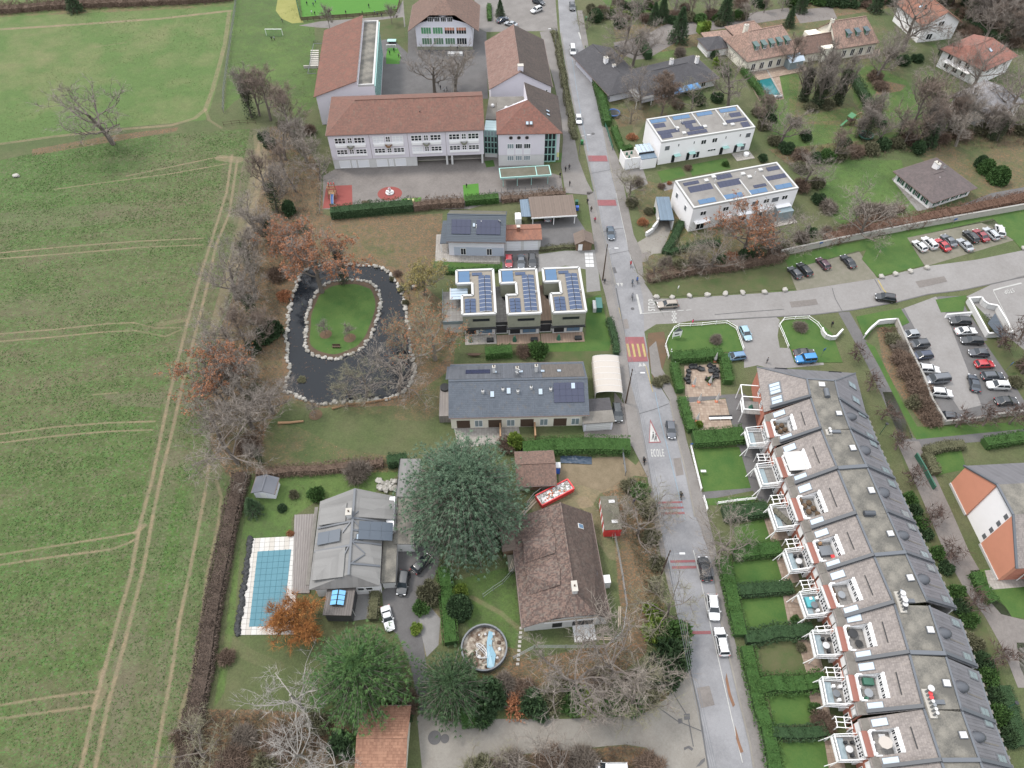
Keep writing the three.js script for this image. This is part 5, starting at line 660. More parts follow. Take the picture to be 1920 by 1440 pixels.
// the head of the terrace, hipped towards the court
{
const S=bars[0],g=thing('terrace_house','terrace head house with hipped end roof and two round dormers towards the court','house',V(S.x,0,S.z),-.085),k=kit(g),z1=-4.6,z2=-11.2,T=V(0,11,z1),Q=V(5.2,11,z1),A=V(-7.2,5.86,z2),B=V(12.2,5.93,z2);
k.box('brick_wall',M.brick,-6.9,11.9,0,5.9,z2+.4,-.01);const s1=mb().slab([V(-7.2,5.86,0),V(0,11,0),T,A],.2);s1.build('roof',M.tileTaupe,g);mb().slab([A,T,Q,B],.2).build('end_roof',M.zinc,g);mb().slab([B,Q,V(5.2,11,0),V(12.2,5.93,0)],.2).build('rear_roof',M.zinc,g);k.box('flat_roof',M.flatDark,0,5.2,10.75,11.02,z1,0);
mb().bar(V(0,11.08,0),V(0,11.08,z1),.34,.2).bar(V(5.2,11.08,0),V(5.2,11.08,z1),.3,.18).bar(V(0,11.08,z1),V(5.2,11.08,z1),.3,.18).bar(T,A,.25,.15).bar(Q,B,.25,.15).build('roof_edge',M.lead,g);mb().bar(onL(-6.2,-.3).add(V(0,.34,0)),onL(0,-.3).add(V(0,.36,0)),.55,.62).build('fire_wall',M.leadDark,g);mb().bar(onR(5.2,-.3).add(V(0,.25,0)),onR(12.2,-.3).add(V(0,.25,0)),.5,.4).build('fire_wall',M.lead,g);
for (const [z,n] of [[-4.6,3],[-1.8,2]]){const s=k.piece('skylight',M.greyPaint,{p:onL(-4.9,z),U:UL,W:WL},n*.85+.3,2.4,.1);for (let q=0;q<n;q++) k.piece('pane',glassSky,{p:onL(-4.9,z+(q-(n-1)/2)*.85),U:UL,W:WL},.68,1.9,.03,s,.135);}
for (const x of [-2.6,8]){const c=new THREE.CylinderGeometry(1.25,1.25,1.6,16,1,false,-Math.PI/2,Math.PI);c.rotateX(Math.PI/2);mb().add(c,new THREE.Matrix4().makeTranslation(x,6.4,z2+1.1)).build('round_dormer',M.domeDark,g);}
for (const z of [-6.6,-3]){const s=k.piece('skylight',M.greyPaint,{p:onR(10,z),U:UR,W:WR},1.4,2.4,.12);for (const d of [-.52,.52]) k.piece('pane',M.glassPale,{p:onR(10,z).addScaledVector(WR,d),U:UR,W:WR},1.1,.9,.02,s,.16);}
k.box('skylight_dome',M.dome,2,3.1,11.02,11.3,-3.9,-2.9);{const c=new THREE.CylinderGeometry(.5,.5,1.8,12);c.rotateX(Math.PI/2);mb().add(c,new THREE.Matrix4().makeTranslation(3,11.4,-1.2)).build('vent_drum',M.lead,g);}
for (const z of [-6,-3]) k.win('L',0,0,1.1,1.6,{nx:2,t:.16,at:[V(-6.91,4.2,z),-Math.PI/2]});const fr=mb();for (const z of [-7.5,-4.6,-1.5]) fr.bar(V(-10.4,0,z),V(-10.4,4.4,z),.15).bar(V(-10.4,4.4,z),V(-6.9,4.4,z),.13);fr.bar(V(-10.4,4.4,-7.5),V(-10.4,4.4,-1.5),.13).bar(V(-10.4,2.9,-4.6),V(-10.4,2.9,-1.5),.13).bar(V(-10.4,3.9,-4.6),V(-10.4,3.9,-1.5),.1);fr.build('balcony_frame',M.trim,g);k.box('balcony_floor',M.slabGrey,-10.4,-6.9,2.8,2.95,-4.6,-1.5);mb().cyl(-8.6,2.95,4,-3,.5,8,.1).build('potted_tree',M.greenPaint,g);
}
// chimney groups on the terrace roof
function flues(label,px,py,list){const p=at(px,py,11),g=thing('chimney_group',label,'chimneys',p);mb().cbox(0,0,0,1,.35,list.length*.55).build('base',M.concreteWall,g);list.forEach(([h,r,m],i)=>{const z=(i-(list.length-1)/2)*.52;const f=mb().cyl(0,.3,h,z,.16,10).build('flue',M.steel,g);mb().cyl(0,h,h+.12,z,r,12).build('cap',m,f);});mb().box(.4,2.2,0,.35,-.5,.1).build('cable_duct',M.lead,g);return g;}
flues('pair of round white chimney pots on a concrete base on the terrace roof',1553,812,[[1,.26,M.dome],[1,.26,M.dome]]);flues('row of flues with big white caps on the terrace roof',1687,1130,[[1.5,.2,M.steel],[1.8,.42,M.dome],[1.6,.44,M.dome],[1.8,.42,M.dome],[1.4,.42,M.dome],[1.2,.3,M.dark]]);flues('row of flues with red collars and one large white cap on the terrace roof',1741,1320,[[2,.46,M.dome],[1.4,.3,M.redPaint],[1.3,.3,M.redPaint],[1.4,.24,M.dome],[1.5,.24,M.steel],[1.5,.24,M.dome],[1.5,.24,M.dome]]);
{const g=thing('roof_vent','grey drum shaped vent lying on the terrace roof','vent',at(1628,965,11));const c=new THREE.CylinderGeometry(.45,.45,1.8,12);c.rotateZ(Math.PI/2);mb().add(c,new THREE.Matrix4().makeTranslation(0,.5,0)).build('drum',M.leadDark,g);mb().cbox(0,0,0,1.4,.2,.8).build('base',M.lead,g);}
// the crossing terrace at the right edge shows its orange and white gable
{
const w=V(79.9,0,-69.4),g=thing('gable_house','end house with a tall orange and white gable wall at the right edge','house',V(w.x+2.4,0,w.z-.6),-Math.PI/2+.06),k=kit(g);
const W=19,q=[[0,0],[W,0],[W,6],[12.3,11],[6.6,11],[0,6]];const cut=(s0,s1)=>{const y=(s)=>s<6.6?6+s/6.6*5:s>12.3?6+(W-s)/6.7*5:11;return [V(s0,0,0),V(s1,0,0),V(s1,y(s1),0),V(s0,y(s0),0)];};
for (const [s0,s1,m,n,o] of [[0,6.6,M.orange,'orange_gable',.3],[6.6,12.3,M.white,'white_gable',.0],[12.3,W,M.orange,'orange_gable',.3]]){const f=cut(s0,s1).map((v)=>v.setZ(o)),m2=mb().poly(f);const kk=f.map((v)=>v.clone().setZ(-.6));m2.poly(kk.reverse());for (let i=0;i<4;i++){const a=f[i],b=f[(i+1) % 4];m2.poly([b,a,a.clone().setZ(-.6),b.clone().setZ(-.6)]);}m2.build(n,m,g);}
for (const y of [1.2,3.6,6,8.4]) k.box('small_window',M.greyPaint,11.2,12,y,y+1.1,-.02,.015);k.box('plinth',M.trimTop,0,6.6,0,.5,.3,.5);k.box('plinth',M.trimTop,12.3,W,0,.5,.3,.5);
const E=42,slab=(pts2,n,m)=>mb().slab(pts2,.2).build(n,m,g);slab([V(-.4,5.8,.4),V(6.6,11.1,.4),V(6.6,11.1,-E),V(-.4,5.8,-E)],'roof',M.zinc);slab([V(6.6,11.1,.4),V(12.3,11.1,.4),V(12.3,11.1,-E),V(6.6,11.1,-E)],'flat_roof',M.flatDark);slab([V(12.3,11.1,.4),V(W+.4,5.8,.4),V(W+.4,5.8,-E),V(12.3,11.1,-E)],'roof',M.tileTaupe);
mb().bar(V(-.4,5.95,.35),V(6.6,11.2,.35),.4,.2).bar(V(6.6,11.2,.35),V(12.3,11.2,.35),.4,.2).bar(V(12.3,11.2,.35),V(W+.4,5.95,.35),.4,.2).build('verge',M.lead,g);
for (const [x0,x1,m] of [[0,.3,M.paleGrey],[W-.3,W,M.brick]]) k.box('side_wall',m,x0,x1,0,5.7,-E,-.61);
for (let i=0;i<4;i++){const N=V(-5.3,7,0);const f={p:V(2,7.62,-4-i*4.2),U:V(0,0,-1),W:V(7,5.3,0).normalize()};f.U=V(0,0,-1);const s=pc.call({g},'skylight',M.greyPaint,{...f,U:V(0,0,1)},2,1.6,.12,null,-.16);}{const c=new THREE.SphereGeometry(.95,12,8,0,Math.PI*2,0,Math.PI/2);mb().add(c,new THREE.Matrix4().makeTranslation(5.4,10,-8.5)).build('vent_dome',M.domeDark,g);}
const fr=mb();for (const z of [-3,-6.4]) for (const x of [W+.2,W+3.2]) fr.bar(V(x,0,z),V(x,3.9,z),.14);for (const y of [2.8,3.9]) fr.bar(V(W+3.2,y,-3),V(W+3.2,y,-9.4),.12).bar(V(W+.2,y,-3),V(W+3.2,y,-3),.12);fr.bar(V(W+3.2,2.7,-3),V(W+4.4,0,-3),.14);fr.build('balcony_frame',M.trim,g);k.box('balcony_floor',M.slabGrey,W,W+3.2,2.7,2.85,-9.4,-3);
}

// ---------------------------------------------------------------- cars
function loft(st){
const n=st[0][1].length,p=[],ix=[];for (const [x,r] of st) for (const [y,z] of r) p.push(x,y,z);
for (let i=0;i+1<st.length;i++) for (let k=0;k<n;k++){const a=i*n+k,b=i*n+(k+1) % n;ix.push(a,a+n,b,b,a+n,b+n);}
for (const [i,f] of [[0,1],[st.length-1,0]]){const c=p.length/3,r=st[i][1];p.push(st[i][0],r.reduce((s,q)=>s+q[0],0)/n,0);for (let k=0;k<n;k++){const a=i*n+k,b=i*n+(k+1) % n;f?ix.push(c,a,b):ix.push(c,b,a);}}
const g=new THREE.BufferGeometry();g.setAttribute('position',new THREE.Float32BufferAttribute(p,3));g.setIndex(ix);g.computeVertexNormals();return g;
}
const KIND={
hatch:[4.1,1.78,1.48,.93,.84,.92,.73,.55,.14,.04],sedan:[4.65,1.84,1.45,.94,.84,.95,.71,.54,.30,.14],suv:[4.5,1.9,1.68,1.06,.98,1.06,.74,.58,.12,.03],wagon:[4.7,1.84,1.5,.95,.85,.95,.73,.56,.1,.03],van:[4.9,1.98,1.95,1.12,1.02,1.12,.84,.68,.05,.01],offroad:[4.3,1.85,1.85,1.12,1.08,1.1,.66,.6,.04,.02],classic:[4.4,1.7,1.3,.86,.8,.8,.66,.52,.34,.22],
};
const carGeo=new Map();
function carParts(kind){
if (carGeo.has(kind)) return carGeo.get(kind);
const [L,W,H,belt,bon,tail,f0,f1,r1,r0]=KIND[kind],w=W/2,X=(t)=>-L/2+t*L,G={};
const sec=(k,y0,y1,crown=.03)=>{const a=w*k;return [[y0,-a*.86],[y0+.16,-a],[y1-.16,-a],[y1-.05,-a*.95],[y1,-a*.84],[y1+crown,0],[y1,a*.84],[y1-.05,a*.95],[y1-.16,a],[y0+.16,a],[y0,a*.86]];};
G.body=loft([[X(0),sec(.8,.38,tail-.22)],[X(.012),sec(.93,.3,tail-.08)],[X(.05),sec(.98,.26,tail)],[X(.2),sec(1,.24,belt)],[X(.5),sec(1,.24,belt)],[X(f0),sec(1,.24,belt-.02)],[X(f0+.06),sec(1,.24,bon+.02)],[X(.9),sec(.97,.26,bon-.06)],[X(.965),sec(.88,.3,bon-.16)],[X(.99),sec(.74,.36,bon-.26)],[X(1),sec(.6,.42,bon-.34)]]);
const b=w*.93,t=w*.74,hr=H-.06,zb=belt-.02,q=(x,y,z)=>V(x,y,z);
const gA=X(f0),gB=X(f1),gC=X(r1),gD=X(r0),pan=(a)=>{const m=mb();m.poly(a);const c=a.map((v)=>v.clone().multiplyScalar(.985));c.forEach((v)=>v.y+=.0);return m.geo();};
G.windscreen=pan([q(gA,zb,-b),q(gB,hr,-t),q(gB,hr,t),q(gA,zb,b)]);G.rear_window=pan([q(gD,zb,b),q(gC,hr,t),q(gC,hr,-t),q(gD,zb,-b)]);
const sd=(s)=>{const a=[q(gA,zb,s*b),q(gB,hr,s*t),q(gC,hr,s*t),q(gD,zb,s*b)];return pan(s>0?a:a.reverse());};G.side_window=sd(1);G.side_window2=sd(-1);
{const rs=(k,y)=>[[y-.07,-t*k*1.03],[y-.02,-t*k*1.02],[y+.035,-t*k*.8],[y+.055,0],[y+.035,t*k*.8],[y-.02,t*k*1.02],[y-.07,t*k*1.03]];G.roof=loft([[gC-.06,rs(.93,hr-.04)],[gC+.1,rs(1,hr+.01)],[(gB+gC)/2,rs(1.02,hr+.03)],[gB-.12,rs(1,hr+.005)],[gB+.05,rs(.95,hr-.04)]]);}
{const o=.012,P=(a,b,w)=>mb().bar(a,b,w).geo(),xm=mix(gB,gC,.45);G.pillars=[1,-1].flatMap((s)=>[P(q(gA,zb,s*(b+o)),q(gB,hr,s*(t+o)),.07),P(q(gD,zb,s*(b+o)),q(gC,hr,s*(t+o)),kind==='suv'||kind==='hatch'?.16:.1),P(q(xm-.1,zb,s*(b+o)),q(xm,hr,s*(t+o)),.07)]);}
const cyl=(r,d)=>{const c=new THREE.CylinderGeometry(r,r,d,16);c.rotateX(Math.PI/2);return c;};G.tyre=cyl(.325,.22);G.rim=cyl(.2,.24);
G.wheels=[[X(.185),w-.1],[X(.185),-w+.1],[X(.81),w-.1],[X(.81),-w+.1]];
const bx=(x0,x1,y0,y1,z0,z1)=>mb().box(x0,x1,y0,y1,z0,z1).geo();
G.headlight=[1,-1].map((s)=>bx(X(.945),X(.985),bon-.3,bon-.15,s>0?w*.48:-w*.82,s>0?w*.82:-w*.48));G.taillight=[1,-1].map((s)=>bx(X(.002),X(.03),tail-.3,tail-.1,s>0?w*.6:-w*.93,s>0?w*.93:-w*.6));G.mirror=[1,-1].map((s)=>bx(gA-.32,gA-.16,zb,zb+.15,s>0?w:-w-.16,s>0?w+.16:-w));G.plate=[bx(X(0)-.012,X(0)+.06,.5,.62,-.26,.26),bx(X(1)-.06,X(1)+.012,.45,.56,-.26,.26)];
if (kind==='suv'||kind==='wagon'||kind==='van') G.rails=[-1,1].map((s)=>mb().bar(q(gC+.15,hr+.07,s*t*.9),q(gB-.2,hr+.07,s*t*.9),.05).geo());
if (kind==='offroad'){const c=cyl(.36,.24);c.rotateY(Math.PI/2);c.translate(X(0)-.12,.95,0);G.spare=c;}
carGeo.set(kind,G);return G;
}
const carGlass=std({color:[.02,.025,.03],roughness:.08}),rubber=flat(0x2b2b2d,KX,.9),rimM=flat(0xa9acb0,KX,.35,.6),lampM=std({color:[.75,.76,.78],roughness:.15}),tailM=std({color:[.4,.02,.02],roughness:.2});
const paints=new Map(),paint=(hex)=>{if (!paints.has(hex)) paints.set(hex,new THREE.MeshPhysicalMaterial({color:new THREE.Color().setRGB(...rgb(hex,KX*.85)),roughness:.35,clearcoat:.8,clearcoatRoughness:.08}));return paints.get(hex);};
const carProto=new Map();
function car(kind,hex,x,y,dx,dy,label,group){
const p=at(x,y,.6),d=at(x+dx,y+dy,.6).sub(p),turn=Math.atan2(-d.z,d.x);p.y=(Math.abs(dx)>1e8?0:.03);const key=kind+hex;p.y=.035;
if (carProto.has(key)) return dup(carProto.get(key),p,turn,label,group);
const G=carParts(kind),c=thing('car',label,'car',p,turn,group),P=paint(hex);carProto.set(key,c);
const body=mesh('body',G.body,P,c);mesh('windscreen',G.windscreen,carGlass,c);mesh('rear_window',G.rear_window,carGlass,c);mesh('side_window',G.side_window,carGlass,c);mesh('side_window',G.side_window2,carGlass,c);mesh('roof',G.roof,P,c);G.pillars.forEach((g)=>mesh('pillar',g,P,c));
for (const [wx,wz] of G.wheels){const t=mesh('wheel',G.tyre,rubber,c);t.position.set(wx,.325,wz);mesh('rim',G.rim,rimM,t);}
G.headlight.forEach((g)=>mesh('headlight',g,lampM,body));G.taillight.forEach((g)=>mesh('taillight',g,tailM,body));G.mirror.forEach((g)=>mesh('mirror',g,P,body));G.plate.forEach((g)=>mesh('number_plate',g,M.trim,body));if (G.rails) G.rails.forEach((g)=>mesh('roof_rail',g,M.black,c));if (G.spare) mesh('spare_wheel',G.spare,rubber,c);return c;
}
const BK=0x23262b,DG=0x474b52,GR=0x6d727a,SI=0xb9bec4,WH=0xf6f7f8,RD=0xc4202e,NV=0x2c3a58;
const bay='cars parked in the upper bay',bay2='cars parked in the lower bay',lot='cars in the walled parking lot';
[['hatch',WH,1724,461,'small white car at the left end of the upper parking bay'],['suv',WH,1742,456,'white estate car between a small white car and the bright red car'],['sedan',RD,1767,459,'bright red car in the upper parking bay'],['sedan',GR,1779,451,'grey car right behind the bright red car'],['sedan',SI,1809,459,'silver car standing forward and alone in the upper bay'],['suv',BK,1820,444,'black car between the silver car and the dark red car'],['sedan',0x9d1f30,1839,441,'dark red car in the upper parking bay'],['wagon',SI+0x141414,1858,438,'silver white car beside the dark red car'],['suv',WH,1874,433,'white car with dark rear window at the right end of the upper bay']].forEach(([k,h,x,y,l])=>car(k,h,x,y,-25,-24,l,bay));
[['hatch',DG,1490,511,'dark small car at the left end of the lower parking bay'],['wagon',BK,1508,505,'black estate car second from the left in the lower bay'],['hatch',0x53273a,1543,494,'plum coloured car in the lower parking bay'],['sedan',0x2a2f38,1590,490,'dark blue black car alone at the right of the lower bay']].forEach(([k,h,x,y,l])=>car(k,h,x,y,-21,-23,l,bay2));
[['hatch',SI-0x101010,1706,627,'silver small car at the top of the wall side column'],['suv',DG,1722,646,'dark grey car below the silver one in the wall side column'],['wagon',NV,1728,667,'navy estate car in the wall side column'],['suv',WH,1741,693,'white car between the navy estate and the grey van'],['van',GR,1757,712,'grey van in the wall side column of the lot'],['suv',WH,1764,737,'white car below the grey van'],['hatch',DG,1785,782,'dark car alone in the bottom corner of the lot']].forEach(([k,h,x,y,l])=>car(k,h,x,y,-40,4,l,lot));
[['suv',BK,1800,603,'black car at the top of the outer column beside the bicycle shelter'],['sedan',WH,1811,621,'white saloon between two black cars in the outer column'],['wagon',BK,1822,639,'black estate below the white saloon'],['hatch',DG,1835,662,'dark grey car just above the red one'],['hatch',RD+0x060000,1846,683,'red car in the outer column of the lot'],['wagon',0x50565f,1861,705,'grey estate just below the red car'],['suv',WH,1871,723,'white car between a grey estate and a black saloon'],['sedan',BK,1887,752,'long black saloon at the bottom of the outer column']].forEach(([k,h,x,y,l])=>car(k,h,x,y,40,-2,l,lot));
car('sedan',0x33404f,1826,718,-9,-38,'dark blue car driving through the middle of the parking lot');
car('suv',BK,1660,559,40,-7,'black car driving along the side street');car('wagon',0xb5a99c,1252,571,-40,3,'beige estate car waiting at the stop line');car('hatch',0xa9cfe0,1398,625,16,32,'light blue small car beside the white fence');car('wagon',0x6f97bd,1378,669,-42,5,'blue estate car parked at the hedge of the court');car('sedan',0x3a3338,1508,662,40,-2,'dark purple grey car beside the bright blue off road car');car('offroad',0x2196e3,1510,674,-40,3,'bright blue off road car at the end of the terrace');
car('sedan',0x3d5468,1145,437,4,30,'dark blue grey car driving down the main road');car('hatch',0x50555f,1258,806,4,34,'dark grey car on the main road beside the school sign');car('suv',BK,1321,1067,-6,-38,'black car parked first in the line by the hedge');car('suv',WH,1337,1139,11,48,'white car in the middle of the three parked by the pavement');car('wagon',WH,1353,1203,-10,-48,'white estate car last of the three parked by the pavement');
car('van',WH,1074,95,3,24,'white van driving down past the school hall');car('hatch',WH,1085,224,1,20,'white car parked beside the school front house');car('suv',DG,1073,13,1,15,'dark car at the top end of the main road');car('suv',WH,1006,19,24,9,'white car in the school car park');car('suv',0x2c3440,1010,4,22,7,'dark car behind the white one in the car park');car('sedan',0x37465a,942,37,20,-8,'dark blue car at the fir tree of the car park');car('sedan',SI,958,45,22,-6,'silver grey car at the hedge of the car park');
car('hatch',RD-0x100000,954,490,0,26,'red car in front of the double garage');car('sedan',0x5a626c,977,491,0,28,'grey car in front of the double garage');car('suv',BK,998,490,0,28,'black car in front of the double garage, nearest the gravel');car('wagon',SI,1027,404,0,-20,'silver car under the brown carport');car('sedan',DG,1163,92,12,8,'dark car behind the bungalow');
car('suv',0x2d3538,1158,774,4,32,'dark car beside the flat grey garage');car('hatch',BK,791,1057,22,-22,'black small car at the foot of the big conifer');car('suv',BK,756,1093,0,38,'black car on the drive of the grey villa');car('classic',0xeef0f2,727,1159,9,38,'white classic car with a dark roof on the villa drive');car('van',WH,1146,1444,-40,0,'white van cut off by the bottom edge');

// ---------------------------------------------------------------- people and bicycles
const bodyCache=new Map();
function bodyGeo(pose){
if (bodyCache.has(pose)) return bodyCache.get(pose);
const ride=pose==='ride',w=pose==='walk'?1:0,J=ride?{hip:[0,.95,-.12],chest:[0,1.35,.08],neck:[0,1.5,.13],head:[0,1.64,.17],e:[[.25,1.2,.28],[-.25,1.2,.28]],ha:[[.23,1.05,.5],[-.23,1.05,.5]],k:[[.1,.82,.3],[-.1,.6,.22]],f:[[.1,.42,.14],[-.1,.2,.1]]}:{hip:[0,.92,0],chest:[0,1.32,.02+w*.03],neck:[0,1.47,.03],head:[0,1.6,.05],e:[[.24,1.1,.12*w],[-.24,1.1,-.14*w]],ha:[[.25,.86,.22*w+.04],[-.25,.86,-.16*w+.06]],k:[[.1,.5,.18*w],[-.1,.5,-.02]],f:[[.1,.07,.2*w],[-.1,.1,-.3*w]]};
const C=[[J.hip,J.chest,.15,.17],[J.chest,J.neck,.13,.06],[J.neck,J.head,.06,.075],[J.head,[J.head[0],J.head[1]+.07,J.head[2]],.1,.095]];
for (const s of [0,1]){const x=s?-1:1;C.push([[x*.16,J.chest[1]+.08,J.chest[2]],J.e[s],.065,.05],[J.e[s],J.ha[s],.048,.04],[[x*.09,J.hip[1]-.02,J.hip[2]],J.k[s],.095,.065],[J.k[s],J.f[s],.06,.045],[J.f[s],[J.f[s][0],J.f[s][1]-.02,J.f[s][2]+.16],.05,.04]);}
const N=56,mc=new MarchingCubes(N,new THREE.MeshBasicMaterial(),false,false,60000),S=1.0,f=mc.field,smin=(a,b)=>{const k=.05,h=clamp(.5+.5*(b-a)/k);return mix(b,a,h)-k*h*(1-h);};
for (let z=0;z<N;z++) for (let y=0;y<N;y++) for (let x=0;x<N;x++){const p=[(x/N*2-1)*S,(y/N*2-1)*S+.9,(z/N*2-1)*S];let d=9;for (const [a,b,r,q] of C){const ab=[b[0]-a[0],b[1]-a[1],b[2]-a[2]],ap=[p[0]-a[0],p[1]-a[1],p[2]-a[2]],t=clamp((ap[0]*ab[0]+ap[1]*ab[1]+ap[2]*ab[2])/(ab[0]**2+ab[1]**2+ab[2]**2));d=smin(d,Math.hypot(ap[0]-ab[0]*t,ap[1]-ab[1]*t,ap[2]-ab[2]*t)-mix(r,q,t));}f[z*N*N+y*N+x]=-d;}
mc.isolation=0;mc.update();
const n=mc.count,P=Array.from(mc.positionArray.slice(0,n*3)),Q=Array.from(mc.normalArray.slice(0,n*3)),groups=[[],[],[],[]];
for (let i=0;i<n;i+=3){let c=[0,0,0];for (let k=0;k<3;k++) for (let m=0;m<3;m++) c[m]+=P[(i+k)*3+m]/3;const y=c[1]*S+.9,zz=c[2]*S,hd=J.head;const g=y>hd[1]-.06?(y>hd[1]+.03||zz<hd[2]-.03?3:2):y>J.hip[1]-.04?(J.ha.some((q)=>Math.hypot(c[0]*S-q[0],y-q[1],zz-q[2])<.07)?2:0):J.f.some((q)=>Math.hypot(c[0]*S-q[0],y-q[1],zz-q[2]-.06)<.14)?3:J.ha.some((q)=>Math.hypot(c[0]*S-q[0],y-q[1],zz-q[2])<.09)?2:1;groups[g].push(i);}
const pos=[],nor=[],geo=new THREE.BufferGeometry();let at0=0;groups.forEach((l,g)=>{for (const i of l) for (let k=0;k<3;k++){const o=(i+k)*3;pos.push(P[o]*S,P[o+1]*S+.9,P[o+2]*S);nor.push(-Q[o],-Q[o+1],-Q[o+2]);}if (l.length) geo.addGroup(at0,l.length*3,g);at0+=l.length*3;});
geo.setAttribute('position',new THREE.Float32BufferAttribute(pos,3));geo.setAttribute('normal',new THREE.Float32BufferAttribute(nor,3));geo.computeVertexNormals();bodyCache.set(pose,geo);return geo;
}
const cloth=new Map(),cl=(h)=>{if (!cloth.has(h)) cloth.set(h,flat(h,KX*.6,.9));return cloth.get(h);};
function person(pose,jacket,trousers,x,y,dx,dy,label,o={}){
const p=at(x,y,0),d=at(x+dx,y+dy,0).sub(p),g=thing('person',label,'person',p,Math.atan2(d.x,d.z),o.group);p.y=0;g.position.y=o.y??.05;if (o.size) g.scale.setScalar(o.size);
mesh('body',bodyGeo(pose),[cl(jacket),cl(trousers),cl(0xd8a98c),cl(o.hair??0x3a2c24)],g);return g;
}
let bikeProto=null;
function bike(x,y,dx,dy,label,scooter){
const p=at(x,y,0),d=at(x+dx,y+dy,0).sub(p),turn=Math.atan2(d.x,d.z);p.y=.03;if (bikeProto&&!scooter) return dup(bikeProto,p,turn,label,'bicycles on the road');
const g=thing(scooter?'scooter':'bicycle',label,scooter?'scooter':'bicycle',p,turn,scooter?null:'bicycles on the road');const r=scooter?.24:.34,b=scooter?.62:.52;
for (const z of [-b,b]){const t=new THREE.TorusGeometry(r-.03,scooter?.06:.025,6,18);t.rotateY(Math.PI/2);const w=mesh('wheel',t,rubber,g);w.position.set(0,r,z);}
const m=mb(),B=(a,c,w=.045)=>m.bar(V(0,...a),V(0,...c),w);if (scooter){m.cbox(0,.3,-.35,.3,.45,.75);m.cbox(0,.25,.1,.3,.1,.4);m.bar(V(0,.3,.3),V(0,1.0,.42),.2,.1);}else{B([.34,-.52],[.36,0]);B([.36,0],[.9,-.2]);B([.36,0],[.85,.38]);B([.85,.38],[.82,-.17]);B([.34,-.52],[.82,-.17]);B([.34,.52],[1.0,.36]);m.cbox(0,.9,-.2,.16,.06,.26);}m.build('frame',scooter?M.black:M.steel,g);mb().bar(V(-.28,1.02,.4),V(.28,1.02,.4),.04).build('handlebar',M.black,g);if (!scooter) bikeProto=g;return g;
}
const ride=(j,t,x,y,dx,dy,lp,lb,sc)=>{bike(x,y,dx,dy,lb,sc);person('ride',j,t,x,y,dx,dy,lp,{y:sc?-.12:.06});};
ride(0xb02a2e,0x22242a,1182,500,-2,-20,'person in a red top cycling up the road, topmost of the four cyclists','bicycle of the topmost cyclist in the red top');ride(0x5b6470,0x23262c,1185,535,-2,-20,'person in grey cycling beside the one in blue','bicycle under the grey clad cyclist');ride(0x3b5f9e,0x2c3350,1194,530,2,-20,'person in a blue jacket cycling beside the one in grey','bicycle under the cyclist in the blue jacket');ride(0x7d7f86,0x2a2a30,1185,561,-2,-20,'person in pale grey cycling last, nearest the stop line','bicycle of the cyclist nearest the stop line');
ride(0x24262c,0x202228,1207,866,2,20,'person in black riding a scooter at the yard entrance','black scooter at the yard entrance',1);ride(0x23252b,0x1f2126,1276,931,2,20,'person in black riding a scooter above the red stripes','black scooter above the red road stripes',1);
person('walk',0x2e3138,0x26282d,1101,382,4,20,'person in dark clothes at the mouth of the pavement by the carport');person('walk',0x4a4238,0x2c2a28,1108,397,4,20,'person in brown on the pavement beside the carport');person('walk',0xb8435a,0x2c2c34,1115,417,4,20,'child with a pink jacket walking beside the blue grey car');person('walk',0x3c4048,0x20242a,1133,532,4,20,'person in dark clothes walking past the lamp post of the cube houses');
person('stand',0x2b2d33,0x25262b,1050,333,5,5,'person in dark clothes left of the group at the school entrance');person('stand',0x33363c,0x25262b,1060,322,-5,5,'person in the group at the school entrance, middle one');person('walk',0x3f3f46,0x24252a,1067,318,4,8,'person in the group at the school entrance, right hand one');person('walk',0x22252a,0x1e2024,1068,349,-5,5,'person in black by the hedge below the school entrance');
person('walk',0xd0386a,0x2c2c38,1297,609,20,-2,'child with a bright pink jacket at the white fence');person('walk',0x1f2230,0x1c1e24,1558,612,-8,20,'person in dark blue walking on the path between the curved walls');person('walk',0x8d8d92,0x2b2b30,1437,680,-10,8,'person with a white cap near the terrace head');person('stand',0x2a2f55,0x22243a,1187,944,-3,6,'person in dark blue work clothes behind the red site container');
{
const list=[[576,10,0x2d3140],[588,12,0x3b4a66],[592,6,0x6f8da0],[585,27,0xd8d8da],[591,29,0x2c2e36],[649,27,0x2e2f35],[680,28,0x2c2d33],[692,15,0x26282e],[703,28,0x7e96ad],[708,30,0x4a4f5c],[716,32,0x33363e],[620,30,0x3a3d46],[739,98,0x22252a],[731,103,0x2c3038],[748,108,0x555a63],[752,110,0xcfd2d6],[818,155,0xbfc2c6],[822,160,0x26282d],[826,168,0x2d3036],[820,145,0x3a3d44],[833,172,0xcacdd1],[838,171,0x4c4f56],[858,95,0x2c2f36],[510,76,0x2f323a],[515,76,0x9fa3aa],[530,42,0x2f3440]];
list.forEach(([x,y,j],i)=>{const wh=x<545?'on the grass by the goal':y<35?'on the green football pitch':y<120?'at the green mat in the courtyard':'under the courtyard trees';person(i % 2?'walk':'stand',j,[0x2a2c34,0x3a4258,0x222428][i % 3],x,y,Math.sin(i*7)*10,Math.cos(i*5)*10,'child '+wh,{size:.85,group:'children '+wh,y:.03});});
person('stand',0x2d3038,0x2a2c30,875,352,4,6,'child at the square green mat in the play yard',{size:.8,y:.03});
}

